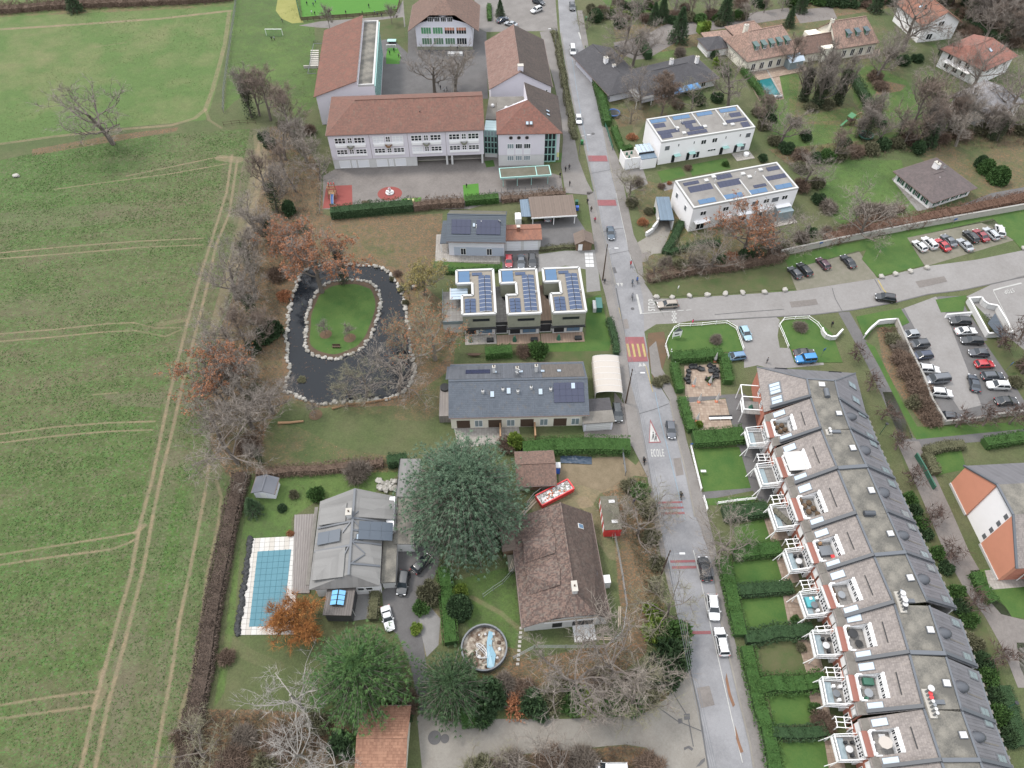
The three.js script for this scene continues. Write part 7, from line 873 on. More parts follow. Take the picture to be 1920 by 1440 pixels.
// ---------------------------------------------------------------- play yard, gardens
{
const g=thing('climbing_frame','wooden climbing frame with a blue slide on the red mat','play frame',at(624,372));const m=mb();for (const [x,z] of [[-1,-1.4],[1,-1.4],[-1,.2],[1,.2]]) m.bar(V(x,0,z),V(x*.7,3.4,z),.16);for (const y of [1.4,2.4,3.3]){m.bar(V(-.9,y,-1.4),V(.9,y,-1.4),.12).bar(V(-.9,y,.2),V(.9,y,.2),.12).bar(V(-.9,y,-1.4),V(-.9,y,.2),.12);}m.build('frame',M.wood,g);mb().cbox(0,1.4,-.6,1.7,.1,1.6).build('platform',M.wood,g);const s=mb();for (const x of [-.35,.35]) s.tube([V(x+.2,1.7,.3),V(x+.2,1.1,1.4),V(x+.3,.35,2.6),V(x+.9,.25,3.1)],.08,6);s.build('slide_rail',M.steel,g);mb().slab([V(-.15,1.55,.3),V(.55,1.55,.3),V(.65,.25,2.6),V(-.05,.25,2.6)].reverse(),.06).build('slide',M.bluePaint,g);for (const x of [-1,0,1]) mb().cyl(x*.7,3.3,3.8,-1.4,.12,8).build('knob',M.redPaint,g);
const c=thing('carousel','white playground carousel on the round red mat','carousel',at(731,362));mb().cyl(0,.1,.3,0,1.1,18).build('platform',M.paleGrey,c);mb().cyl(0,.3,1.5,0,.12,8,.35).build('hub',M.dome,c);for (let k=0;k<4;k++){const a=k*Math.PI/2;mb().cbox(Math.cos(a)*.7,.3,Math.sin(a)*.7,.4,.5,.4).build('seat',k % 2?M.dome:M.trim,c);}mb().cyl(0,1.5,1.8,0,.18,8).build('knob',flat(0xe7a6b8,KX),c);
const t=thing('picnic_table','wooden picnic table near the hedge of the play yard','picnic table',at(686,383));mb().cbox(0,.7,0,2,.08,.9).build('table_top',M.woodDark,t);for (const z of [-.75,.75]) mb().cbox(0,.4,z,2,.06,.35).build('bench',M.woodDark,t);for (const x of [-.7,.7]) mb().bar(V(x,0,-.8),V(x,.7,-.2),.1).bar(V(x,0,.8),V(x,.7,.2),.1).build('leg',M.woodDark,t);const y=thing('sand_box','pale yellow square play box on the green mat','play box',at(770,378));mb().cbox(0,.03,0,1.8,.35,1.4).build('box',flat(0xe9e7a2,KX),y);mb().cbox(0,.38,0,1.5,.04,1.1).build('lid',flat(0xf3f1b4,KX),y);
const goal=(label,x,y,w,h,turn)=>{const q=thing('goal',label,'goal',at(x,y),turn);const f=mb();f.bar(V(-w/2,0,0),V(-w/2,h,0),.14).bar(V(w/2,0,0),V(w/2,h,0),.14).bar(V(-w/2,h,0),V(w/2,h,0),.14);f.build('goal_frame',M.trim,q);const n=mb();for (let i=0;i<=10;i++){const X=-w/2+i*w/10;n.bar(V(X,h,0),V(X,0,1.2),.03);}for (let i=1;i<6;i++) n.bar(V(-w/2,h*i/6,1.2*(1-i/6)),V(w/2,h*i/6,1.2*(1-i/6)),.03);n.build('net',M.green,q);};goal('football goal with a green net on the meadow',515,66,5.4,2,0);goal('small white goal at the courtyard mat',734,92,3,1.4,0);
const pp=thing('ping_pong_table','pale green table tennis table in the courtyard','table tennis table',at(735,80));mb().cbox(0,.74,0,2.8,.08,1.6).build('table_top',M.teal,pp);for (const x of [-.9,.9]) mb().cbox(x,0,0,.15,.74,1.2).build('leg',M.greyPaint,pp);
for (const [x,y,r,l,m2] of [[1150,216,1.75,'trampoline with a blue rim behind the road hedge',M.bluePaint],[1622,258,1.9,'dark green trampoline beside the play set',M.greenPaint]]){const q=thing('trampoline',l,'trampoline',at(x,y));const R=new THREE.TorusGeometry(r,.22,6,24);R.rotateX(Math.PI/2);R.translate(0,.8,0);mesh('rim',R,m2,q);mb().cyl(0,.78,.82,0,r-.15,24).build('mat',M.black,q);for (let k=0;k<5;k++){const a=k*1.26;mb().cyl(Math.cos(a)*r,0,.8,Math.sin(a)*r,.04,6).build('leg',M.steel,q);}}
const ps=thing('play_set','wooden play tower with green roof, slide and swing on the villa lawn','play set',at(1593,232),.6);for (const [x,z] of [[-1,-.7],[1,-.7],[-1,.7],[1,.7]]) mb().cbox(x,0,z,.12,2.6,.12).build('post',M.woodDark,ps);mb().cbox(0,1.3,0,2.2,.1,1.6).build('platform',M.woodDark,ps);mb().slab([V(-1.2,2.5,.9),V(.2,3.2,.9),V(.2,3.2,-.9),V(-1.2,2.5,-.9)],.06).build('roof',M.green,ps);mb().slab([V(-3.4,.3,-.2),V(-1,1.4,-.2),V(-1,1.4,-.8),V(-3.4,.3,-.8)],.08).build('slide',M.green,ps);mb().bar(V(1,2.3,0),V(4,2.3,0),.12).bar(V(4,2.3,0),V(4.3,0,.8),.1).bar(V(4,2.3,0),V(4.3,0,-.8),.1).build('swing_frame',M.wood,ps);for (const x of [2.2,3.2]) mb().cbox(x,.5,0,.5,.05,.25).bar(V(x,.5,0),V(x,2.3,0),.03).build('swing',M.green,ps);
const be=thing('garden_bench','weathered bench on the pond island lawn','bench',at(631,652));mb().cbox(0,.4,0,1.7,.08,.45).build('seat',M.woodDark,be);mb().cbox(0,.5,-.25,1.7,.45,.06).build('backrest',M.woodDark,be);for (const x of [-.7,.7]) mb().cbox(x,0,0,.1,.4,.4).build('leg',M.woodDark,be);const ham=thing('hammock','dark hammock on a curved frame below the oak','hammock',at(889,668));mb().tube([V(-1.8,1,0),V(-1,.35,0),V(0,.15,0),V(1,.35,0),V(1.8,1,0)],.07,6).build('frame',M.woodDark,ham);mb().slab([V(-1.3,.75,.3),V(0,.45,.4),V(1.3,.75,.3),V(1.3,.75,-.3),V(0,.45,-.4),V(-1.3,.75,-.3)],.04).build('cloth',M.woodDark,ham);

const ch=thing('garden_chair','dark wicker chair on the hedged terrace','chair',at(1296,690),.4,'dark wicker chairs on the hedged terrace');mb().cbox(0,.05,0,.8,.4,.8).build('seat',M.dark,ch);mb().cbox(0,.05,-.4,.8,.8,.12).build('backrest',M.dark,ch);for (const x of [-.42,.42]) mb().cbox(x,.05,0,.12,.6,.8).build('armrest',M.dark,ch);
[[1303,690],[1312,693],[1291,698],[1290,706],[1287,712],[1290,717],[1330,688],[1338,692],[1341,702],[1344,696],[1326,712],[1334,710],[1343,707]].forEach(([x,y],i)=>dup(ch,at(x,y),i*.9));for (const [x,y] of [[1316,694],[1332,697]]){const t2=thing('low_table',x<1320?'dark low table among the wicker chairs, nearer the hedge corner':'dark low table beside the closed parasol','table',at(x,y));mb().cbox(0,.4,0,1.1,.08,.9).build('table_top',M.dark,t2);mb().cbox(0,.03,0,.8,.37,.6).build('base',M.dark,t2);}
let pa=null;[[1340,678,'closed white parasol leaning at the upper terrace hedge'],[1300,724,'closed white parasol at the left edge of the upper terrace'],[1330,721,'closed white parasol in the middle of the upper terrace'],[1310,754,'closed white parasol upper left on the lower terrace'],[1343,753,'closed white parasol upper right on the lower terrace'],[1306,790,'closed white parasol at the lower left of the terrace']].forEach(([x,y,l])=>{if (pa){dup(pa,at(x,y),x,l,'closed parasols');return;}pa=thing('parasol',l,'parasol',at(x,y),0,'closed parasols');mb().cyl(0,0,2.9,0,.04,6).build('pole',M.trim,pa);mb().tube([V(0,.9,0),V(0,1.5,0),V(0,2.9,0)],[.36,.26,.05],8).build('folded_canopy',M.fabric,pa);mb().cbox(0,0,0,.6,.1,.6).build('base',M.clay,pa);});
const bn=thing('garden_bench','long white framed bench on the lower parasol terrace','bench',at(1350,786),.04);mb().cbox(0,.4,0,4.6,.1,.5).build('seat',M.trim,bn);mb().cbox(0,.5,-.3,4.6,.4,.08).build('backrest',M.dark,bn);for (const x of [-2,0,2]) mb().cbox(x,0,0,.1,.4,.45).build('leg',M.trim,bn);const np=thing('notice_panel','small white notice panel standing on the square lawn','notice',at(1317,888));mb().cbox(0,0,0,.08,.9,.08).build('post',M.steel,np);mb().cbox(0,.9,0,1,.06,.5).build('panel',M.dome,np);
const bin=(label,x,y,m2)=>{const q=thing('waste_bin',label,'bin',at(x,y));mb().cbox(0,.08,0,.7,1,.75).build('bin_body',m2,q);mb().cbox(0,1.08,0,.78,.08,.85).build('lid',m2,q);for (const x2 of [-.3,.3]) mb().cbox(x2,0,.3,.1,.16,.16).build('wheel',M.black,q);};bin('green wheeled bin by the road at the bungalow drive',1099,38,M.green);bin('green wheeled bin with a white lid by the parked white car',1091,270,M.green);bin('green bin behind the carport',1081,383,M.greenPaint);bin('blue bin behind the carport',1082,394,M.plasticBlue);
const cl2=thing('concrete_pieces','white timber offcuts lying at the low fence by the bottom','timber',at(1430,1362),.8);mb().cbox(0,0,0,1.5,.15,.2).build('board',M.dome,cl2);mb().cbox(.6,0,.8,1.3,.15,.2).build('board',M.dome,cl2);mb().cbox(1.0,0,-.3,.2,.15,1.2).build('board',M.dome,cl2);
const lg=thing('fallen_trunk','sawn log lying at the edge of the wood below the pond','log',at(545,793),.1);mb().tube([V(-2.4,.3,0),V(0,.32,.1),V(2.6,.28,0)],[.3,.26,.2],8).build('log',M.wood,lg);const rp=thing('rock_pile','pile of pale rockery stones behind the grey villa','rocks',at(725,914));const r=rng(22);for (let i=0;i<34;i++){const k=mesh('stone',rocks[i % 4],rockM[i % 2],rp);k.position.set((r()-.5)*3.4,.25+r()*.3,(r()-.5)*3);k.scale.setScalar(.3+r()*.3);k.rotation.y=r()*6;}
}

// ---------------------------------------------------------------- trees and shrubs
const barkM=[flat(0x968b82,KX,.95),flat(0xb0a69b,KX,.95),flat(0xc9c3bb,KX,.95),flat(0x8a5f3a,KX,.95)],twigM=[flat(0xb3a89e,KX,.95),flat(0xb9aea2,KX,.95),flat(0xd0cac3,KX,.95),flat(0xd08b4c,KX,.95),flat(0xac998b,KX,.95),flat(0xb0ac8c,KX,.95),flat(0x6e574d,KX,.95)];
const leafM=new THREE.MeshStandardMaterial({vertexColors:true,roughness:.85});
const tone=(hexA,hexB,k=KX)=>({a:rgb(hexA,k),b:rgb(hexB,k)});
const T={green:tone(0x3a6429,0x6a9342),dark:tone(0x30502c,0x587a48),lime:tone(0x6f9a34,0xa7b94a),dull:tone(0x66694b,0x989472),brown:tone(0x7d695b,0xa68c78),rust:tone(0xb5714a,0xd8986c),gold:tone(0xb3a05a,0xd3c67f),cedar:tone(0x54785d,0x92b08e),fir:tone(0x42703c,0x76a056),firDark:tone(0x3a5a38,0x5f8150),ivy:tone(0x3f5236,0x697650),orange:tone(0xb9742f,0xd79a4e),twig:tone(0x83776b,0xb0a294)};
const vdir=(r)=>{const z=r()*2-1,a=r()*6.2832,s=Math.sqrt(1-z*z);return V(s*Math.cos(a),z,s*Math.sin(a));};
function leaf(m,p,d,l,w,r,t){const s=V().crossVectors(d,vdir(r)).normalize().multiplyScalar(w/2),q=r(),c=mix3(t.a,t.b,q);m.col(...c).tri(p.clone().sub(s),p.clone().add(s),p.clone().addScaledVector(d,l));}
function bareTree(name,seed,o){
const{h=13,R=6,r0=.42,fork=.28,n=[7,5,5,6,4],up=.45,bark=0,twig=0,leaves,leafN=0,leafLow=0,ivy,droop=0,thick=1,bend=.35}=o,r=rng(seed),trunk=mb(),limb=mb(),fine=mb(),lv=mb(),tips=[],g=new THREE.Group();g.name=name;
const sides=[8,5,4,3];
const grow=(p,d,len,rad,lev)=>{
const N=lev<2?5:lev<3?4:3,path=[p.clone()],dir=d.clone();let q=p.clone();
for (let i=1;i<N;i++){dir.addScaledVector(vdir(r),bend*(lev?1:.35)).add(V(0,lev?up*.22-droop*lev*.09:.12,0)).normalize();q=q.clone().addScaledVector(dir,len/(N-1));path.push(q);}
if (lev<4) (lev<1?trunk:limb).tube(path,path.map((_,i)=>rad*(1-.55*i/(N-1))),sides[lev]??3,lev<1);
const kids=n[lev]??0;for (let k=0;k<kids;k++){
const t=lev?.25+.75*(k+r())/kids:mix(fork,1,(k+.5*r())/kids),i=Math.min(N-2,Math.floor(t*(N-1))),f=t*(N-1)-i,s=path[i].clone().lerp(path[i+1],clamp(f));const a=k*2.4+r()*1.2,e=V(Math.cos(a),0,Math.sin(a)),nd=dir.clone().multiplyScalar(lev?.75:.35).addScaledVector(lev?vdir(r):e,lev?.85:.9).add(V(0,up*.5,0)).normalize();
const reach=lev?len*(.42+.3*r()):R*(.72+.3*r())*(1-.3*(t-fork));
if (lev>=3){for (let j=0;j<2;j++){const d2=nd.clone().addScaledVector(vdir(r),.5*j).normalize(),l=.6+r()*1.1,w=(.016+.012*r())*thick;const sd=V().crossVectors(d2,vdir(r)).normalize().multiplyScalar(w);fine.tri(s.clone().sub(sd),s.clone().add(sd),s.clone().addScaledVector(d2,l));if (j===0&&r()<.5) tips.push(s.clone().addScaledVector(d2,l*.6));}}
else grow(s,nd,reach,Math.max(.026,rad*(1-.5*t)*(lev?.58:.55)),lev+1);
}
};
grow(V(0,0,0),V((r()-.5)*(o.lean??.2),1,(r()-.5)*(o.lean??.2)).normalize(),h*.62,r0,0);
mesh('trunk',trunk.geo(),barkM[bark],g);mesh('limbs',limb.geo(),barkM[bark],g);mesh('crown',fine.geo(),twigM[twig],g);
if (leaves){for (let i=0;i<leafN;i++){const p=tips[Math.floor(r()*tips.length)];if (leafLow&&p.y>h*leafLow) continue;leaf(lv,p.clone().addScaledVector(vdir(r),.35*r()),vdir(r),.16+r()*.16,.13+r()*.1,r,leaves);}mesh('leaves',lv.geo(),leafM,g);}
if (ivy){const im=mb();for (let i=0;i<ivy;i++){const y=r()**.8*h*.62,a=r()*6.28,q=(.35+r()*1.1)*(1-y/h*.6);leaf(im,V(Math.cos(a)*q,y,Math.sin(a)*q),vdir(r),.3,.26,r,T.ivy);}mesh('ivy',im.geo(),leafM,g);}return g;
}
function conifer(name,seed,o){
const{h=18,R=9,t=T.cedar,n=420,sprays=14,needles=8,len=.75,w=.1,prof=(y)=>Math.sin(Math.PI*Math.min(1,.12+y*.9))**.7,droop=.3,trunkR=.5}=o,r=rng(seed),g=new THREE.Group(),f=mb(),b=mb();g.name=name;
for (let i=0;i<n;i++){const y=(i+r())/n,a=i*2.39996+r()*.5,L=R*prof(y)*(.8+.3*r()),p0=V(0,h*(.08+.9*y),0),d=V(Math.cos(a),mix(-.1,.75,y**2)-droop*.3,Math.sin(a)).normalize();const end=p0.clone().addScaledVector(d,L).add(V(0,-droop*L*.25,0)),mid=p0.clone().lerp(end,.55).add(V(0,droop*L*.12,0));b.tube([p0,mid,end],[.09,.05,.02],3,false);
const br=r();for (let k=0;k<sprays;k++){const s=.35+.68*((k+r())/sprays),c=s<.55?p0.clone().lerp(mid,s/.55):mid.clone().lerp(end,(s-.55)/.45);c.addScaledVector(vdir(r),.12*L*s);const od=end.clone().sub(mid).normalize(),q=r()*.35+br*.65,tt={a:mix3(t.a,t.b,q*.9),b:mix3(t.a,t.b,Math.min(1,q*.9+.25))};for (let j=0;j<needles;j++) leaf(f,c,od.clone().addScaledVector(vdir(r),.85).add(V(0,-.12,0)).normalize(),len*(.6+.6*r()),w,r,tt);}}
mb().tube([V(0,0,0),V(.1,h*.5,0),V(0,h*.97,0)],[trunkR,trunkR*.6,.05],7).build('trunk',barkM[0],g);mesh('branches',b.geo(),barkM[0],g);mesh('crown',f.geo(),leafM,g);return g;
}
function bushGeo(seed,t,n,o={}){
const{rough=.3,l=.26,w=.2,lobes=7}=o,r=rng(seed),m=mb(),L=[[V(0,.1,0),rough<.1?.92:.62]];if (rough>=.1) for (let k=0;k<lobes;k++){const a=k*2.4+r(),d=.3+.42*r();L.push([V(Math.cos(a)*d,.05+.45*r()*(1-d*.6),Math.sin(a)*d),.24+.26*r()]);}
const W=L.map((q)=>q[1]**2),S=W.reduce((a,b)=>a+b,0);
L.forEach(([c,R],k)=>{const tn=r()*.6;for (let i=0;i<n*W[k]/S;i++){const d=vdir(r);if (d.y<-.25) d.y=-d.y;const p=d.clone().multiplyScalar(R*(1-.35*r()**2+rough*.5*(r()-.3))).add(c);if (p.y<-.1) continue;const q=clamp(tn+r()*.4);leaf(m,p,d.clone().addScaledVector(vdir(r),.9).normalize(),l*(.6+r()*.7),w,r,{a:mix3(t.a,t.b,q*.6),b:mix3(t.a,t.b,q*.6+.4)});}});return m.geo();}
function bushProto(name,seed,t,n,o){const g=new THREE.Group();g.name=name;const c=new THREE.SphereGeometry(o?.rough<.1?.8:.5,9,6);c.translate(0,.1,0);if (!o?.open) mesh('core',c,std({color:mix3(t.a,t.b,.1),roughness:1}),g);mesh('foliage',bushGeo(seed,t,n,o),leafM,g);mb().cyl(0,-.3,.3,0,.06,5).build('stem',barkM[0],g);return g;}
function plant(proto,label,cat,px,py,o={}){
const r=proto.clone();r.name=numbered(proto.name);const p=at(px,py);r.position.copy(p).setY(o.y??0);r.rotation.y=o.turn??(px*1.7+py*2.3) % 6.28;const s=o.s??1;const kx=cat==='tree'&&/bare_tree|oak_tree/.test(proto.name)?1.28:1,ky=kx>1?1.08:1;r.scale.set((o.sx??s)*kx,(o.sy??s)*ky,(o.sz??o.sx??s)*kx);tag(r,label,cat,o.group);scene.add(r);return r;
}
const oak=[bareTree('bare_tree',11,{h:14,R:6.8,n:[8,5,5,6]}),bareTree('bare_tree',12,{h:13,R:6.2,n:[7,5,5,6],fork:.2,twig:1,bark:1})],ash=[bareTree('bare_tree',21,{h:15,R:4.6,n:[9,5,5,6],up:.8,fork:.25,r0:.26,twig:4}),bareTree('bare_tree',22,{h:13,R:4.2,n:[8,5,5,6],up:.7,r0:.24,ivy:900})],wide=[bareTree('bare_tree',31,{h:12,R:7.2,n:[8,5,5,5],up:.25,fork:.15,bark:0,twig:1,r0:.3}),bareTree('bare_tree',32,{h:11,R:6.6,n:[7,5,5,5],up:.2,fork:.12,twig:5,bark:0,r0:.28})];
const birch=[bareTree('pale_tree',41,{h:12,R:7.5,n:[7,5,4,3],bark:2,twig:2,up:.35,fork:.15,r0:.3,lean:.7}),bareTree('pale_tree',42,{h:9,R:5.5,n:[6,5,4,4],bark:2,twig:2,up:.3,droop:.5,fork:.3,r0:.24})],pollard=[bareTree('pollard_tree',51,{h:4.2,R:1.7,n:[9,3,3,2],r0:.2,fork:.62,up:.3,bend:.5,twig:6,thick:1.8}),bareTree('pollard_tree',52,{h:4.4,R:1.9,n:[10,4,2,2],r0:.2,fork:.6,up:.35,bend:.55,twig:6,thick:1.8})];
const rust=bareTree('oak_tree',61,{h:14,R:7,n:[8,6,5,7],leaves:T.rust,leafN:8000,leafLow:.95}),rustHalf=bareTree('oak_tree',62,{h:13,R:6.6,n:[8,6,5,7],leaves:T.rust,leafN:2200,bark:1,twig:5}),willow=bareTree('willow_tree',63,{h:12,R:5.2,n:[8,6,5,7],up:.5,leaves:T.gold,leafN:6500,twig:5,bark:1,lean:.8}),amber=bareTree('willow_tree',64,{h:6,R:4.4,n:[10,7,7,9],up:.3,fork:.15,bark:3,twig:3,r0:.34,leaves:T.orange,leafN:1500}),hornbeam=bareTree('hornbeam_tree',65,{h:16,R:4.2,n:[14,6,5,6],up:.5,fork:.2,twig:4,r0:.3,leaves:T.brown,leafN:8000}),ivyTree=bareTree('ivy_clad_tree',66,{h:14,R:5,n:[9,5,5,6],up:.9,fork:.1,ivy:5200}),young=bareTree('young_tree',67,{h:5.5,R:1.8,n:[7,4,4,3],up:.7,r0:.07}),shrub=bareTree('bare_shrub',68,{h:2.6,R:1.9,n:[9,5,4,4],fork:.02,r0:.06,up:.6,twig:4}),ivyTrunk=bareTree('ivy_clad_tree',69,{h:15,R:2,n:[6,4,4,4],up:.6,fork:.4,ivy:1500,r0:.4});
const B={green:bushProto('evergreen_bush',1,T.green,1900,{rough:.5,lobes:9}),dark:bushProto('evergreen_bush',2,T.dark,1900,{rough:.5,lobes:9}),lime:bushProto('evergreen_bush',3,T.lime,1600),brown:bushProto('bare_shrub',4,T.brown,2000,{l:.4,w:.05,rough:.5,open:1}),dull:bushProto('shrub',5,T.dull,1700,{l:.26,w:.1,rough:.45,open:1}),round:bushProto('clipped_bush',6,T.dark,1900,{rough:.03,l:.16,w:.16}),roundG:bushProto('clipped_bush',7,T.green,1900,{rough:.03,l:.15,w:.15}),twig:bushProto('bare_shrub',8,T.twig,1700,{l:.5,w:.04,rough:.6,open:1}),rust:bushProto('shrub',9,T.rust,900,{l:.2,w:.12,rough:.4,open:1})};
const list=(s,f)=>s.trim().split(/\s+/).forEach((q,i)=>{const v=q.split(',');f(v.map((x,k)=>(isNaN(x)?x:+x)),i);});
const cedarT=conifer('cedar_tree',5,{h:19.5,R:11,n:620,sprays:16,needles:10,len:.66,w:.115,prof:(y)=>Math.sin(Math.PI*Math.min(1,.2+y*.8))**.6}),pine=conifer('conifer_tree',6,{h:14,R:7.6,t:T.fir,n:380,sprays:14,needles:9,len:.64,w:.105}),pineDark=conifer('conifer_tree',7,{h:10,R:5.4,t:T.firDark,n:210,sprays:12,needles:8,len:.6,w:.105}),cone=conifer('conifer_tree',8,{h:11,R:3.4,t:T.firDark,n:220,sprays:8,needles:7,len:.6,w:.12,prof:(y)=>1.05-y});
{const top=(proto,label,x,y,h,s)=>{const p=at(x,y,h),r=proto.clone();r.name=numbered(proto.name);r.position.set(p.x,0,p.z);r.scale.setScalar(s);tag(r,label,'tree');scene.add(r);};top(cedarT,'huge blue green conifer between the villa and the old house',868,938,8.5,1);top(pine,'large bright green conifer at the bottom of the villa drive',678,1270,6,1);top(pineDark,'darker loose conifer left of the round pool rubble',848,1292,4.2,1.05);
for (const [x,y,s,l] of [[1271,78,1,'pointed dark conifer behind the bungalow'],[1240,40,.75,'first of two dark conifers behind the drive of the bungalow'],[1225,45,.65,'second dark conifer behind the drive of the bungalow'],[938,30,.5,'small dark fir tree in the school car park'],[143,22,.8,'dark conifer in the hedge at the top left'],[1356,42,.9,'dark bushy conifer at the drive of the pink villa'],[1640,22,.75,'dark conifer behind the court of the pink house'],[1500,22,.7,'dark conifer left of the gravel court'],[1535,5,.8,'dark conifer at the top edge above the gravel court'],[1570,8,.7,'pale green pointed conifer above the gravel court'],[1478,50,.6,'dark conifer between the pink villa and its neighbour'],[1740,275,.6,'dark conifer below the bare trees of the villa lawn'],[478,960,.45,'small blue green conifer bush by the white shed']]) plant(cone,l,'tree',x,y,{s,sx:s*(y>900?1.25:1.1)});}
plant(oak[0],'lone bare oak standing at the edge of the field','tree',212,270,{sx:1.4,sy:1.15,turn:1});
const rowLabel=['tall bare tree nearest the school meadow fence','bare tree at the corner of meadow and field','bare tree right of those at the meadow corner','bare tree standing level with the long school wing','leaning bare tree at the left corner of the play yard','bare tree level with the red rubber mat, ivy on its trunk','bare tree at the field edge level with the play yard','bare tree at the field edge beside the upper tramline pair','slim bare tree just right of the one at the upper tramline pair','ivy trunked bare tree at the edge of the field lane','broad bare tree leaning over the field lane above the rust oak','ivy trunked bare tree left of the pond rim','low forked bare tree right above the rust oak','slim bare tree at the left rim of the pond, lower half','broad bare tree behind the rust oak','low spreading bare tree just below the rust oak','bare tree at the lower left corner of the pond','big pale limbed bare tree at the lower end of the row','small bare tree overhanging the field lane at the lower end','ivy trunked bare tree above the white garden shed','ivy trunked bare tree left of the play yard fence','slim bare tree at the narrow meadow end of the row','small bare tree below the left corner of the play yard','slim bare tree beside the rust oak, towards the pond','bare tree on the grass below the pond corner','slim bare tree in the meadow corner clump'];
list('508,226,a,1.15 472,220,b,1.1 545,256,a,1.1 575,303,o,.8 600,338,w,.75 520,397,b,1 497,355,a,.8 478,432,o,.85 510,455,b,.8 470,502,b,.9 443,562,o,.9 480,602,b,.9 428,642,w,.75 502,642,a,.75 462,702,o,.9 430,766,w,.8 474,803,o,.9 446,868,x,1.02 412,820,o,.6 490,868,b,.5 560,280,b,.7 535,330,a,.7 555,360,o,.55 460,640,a,.75 512,775,o,.75 487,217,a,1',([x,y,k,s],i)=>plant({a:ash[0],b:ash[1],o:oak[i % 2],w:wide[0],x:wide[0]}[k],rowLabel[i],'tree',x,y,{s}));
plant(rust,'big oak with rust leaves at the top of the pond','tree',604,548,{s:1.08,turn:2.4});plant(rust,'oak with bright rust leaves leaning over the field track','tree',425,738,{s:.92,turn:.4});plant(rust,'small oak with rust leaves behind the pond','tree',548,492,{s:.75,turn:4});plant(rustHalf,'oak with a few rust leaves between pond and cube houses','tree',816,674,{s:.92,turn:1});plant(rustHalf,'thin oak with a few rust leaves at the right rim of the pond','tree',760,655,{s:.6,turn:3});plant(rust,'oak with rust leaves in front of the lower white townhouse','tree',1392,478,{s:.92,turn:5});plant(willow,'yellowish willow behind the pond','tree',796,552,{s:1,turn:3.3});plant(ivyTrunk,'ivy clad bare trunk on the pond island','tree',645,530,{});plant(amber,'amber coloured willow at the corner of the covered pool','tree',560,1178,{});
list('750,738,w,.9,bare@tree@leaning@over@the@lower@right@of@the@pond 690,738,v,.75,bare@tree@at@the@lower@bank@of@the@pond 655,745,v,.5,small@bare@tree@at@the@lower@left@bank@of@the@pond 815,174,o,1,left@of@two@bare@trees@in@the@school@courtyard 853,172,p,1,right@of@two@bare@trees@in@the@school@courtyard 1077,1288,o,1,big@bare@tree@below@the@old@house 1150,1268,w,1.05,bare@spreading@tree@right@of@the@one@below@the@old@house 1180,1325,v,.85,bare@tree@hanging@over@the@concrete@lane 1248,1158,v,.8,yellowish@bare@tree@at@the@hedge@of@the@main@road 1195,1003,w,.75,mossy@bare@tree@beside@the@red@site@container 1228,955,v,.55,small@mossy@bare@tree@at@the@yard@entrance@hedge 1347,1036,w,.72,round@bare@tree@on@the@pavement@island@by@the@square@lawn 387,1420,v,.7,yellowish@bare@tree@at@the@bottom@left 1025,1460,w,.7,bare@tree@cut@by@the@bottom@edge@right@of@the@lane 905,1462,v,.6,bare@tree@cut@by@the@bottom@edge@left@of@the@lane 1172,84,w,1.05,bare@tree@at@the@bungalow@drive 1186,124,o,.95,bare@tree@in@front@of@the@bungalow@wing 1365,198,o,1,bare@tree@beside@the@uncovered@pool 1182,232,v,.55,small@bare@tree@behind@the@blue@trampoline 1692,96,o,1.35,tall@bare@tree@between@the@two@pink@villas@and@the@white@one 1700,264,x,1.4,tall@leaning@bare@tree@in@the@middle@of@the@villa@lawns 1745,228,o,1.1,ivy@touched@bare@tree@right@of@the@leaning@one 1880,226,o,1.15,bare@tree@before@the@pale@roofed@house 1180,368,v,.7,knotty@bare@tree@by@the@upper@white@house@wall 1330,505,w,.85,bare@tree@at@the@hedge@above@the@verge 1445,475,o,.85,bare@tree@right@of@the@orange@oak 1225,520,v,.5,small@bare@tree@at@the@garage@ramp 1610,445,w,1,pale@bare@tree@on@the@lawn@above@the@long@wall 1290,495,v,.6,low@bare@tree@behind@the@verge 1200,205,o,.75,bare@tree@in@front@of@the@bungalow@porch 1296,208,v,.7,bare@tree@before@the@blue@awning 1150,140,o,.7,bare@tree@between@road@hedge@and@bungalow 1425,245,x,.85,bare@tree@behind@the@upper@white@townhouse 1462,272,o,.8,bare@tree@at@the@left@end@of@the@scrub@belt 1482,130,x,.8,bare@tree@at@the@right@corner@of@the@pool@terrace 1655,128,p,.9,bare@tree@below@the@terrace@of@the@brownish@villa 1770,128,p,.8,bare@tree@below@the@white@villa 1822,168,o,.9,bare@tree@left@of@the@red@hipped@villa 1100,55,v,.5,low@bare@tree@at@the@road@bins 1505,352,o,.75,bare@tree@behind@the@lower@white@townhouse 1560,300,x,.7,bare@tree@in@the@middle@of@the@scrub@belt@hedge 535,300,o,.8,bare@tree@in@the@grass@left@of@the@school 455,735,p,.9,bare@tree@right@behind@the@rust@oak@of@the@lane 480,560,p,.85,bare@tree@in@the@brown@litter@left@of@the@pond@top 1505,465,w,.6,bare@tree@at@the@left@end@of@the@long@wall 1640,152,o,.85,bare@tree@on@the@round@bed@of@the@villa@lawn',([x,y,k,s,l],i)=>plant({w:wide[0],v:wide[1],o:oak[0],p:oak[1],x:ash[0]}[k],l.replace(/@/g,' '),'tree',x,y,{s}));
plant(birch[0],'pale limbed bare tree left of the bright conifer','tree',568,1330,{s:1.05,turn:2});plant(birch[1],'pale drooping bare tree at the bottom below the pale limbed one','tree',570,1420,{s:1.05});plant(birch[1],'small pale bare tree beside the clay tiled outbuilding','tree',632,1438,{s:.75,turn:3});plant(hornbeam,'tall brown leaved hornbeam in front of the bungalow','tree',1240,216,{});
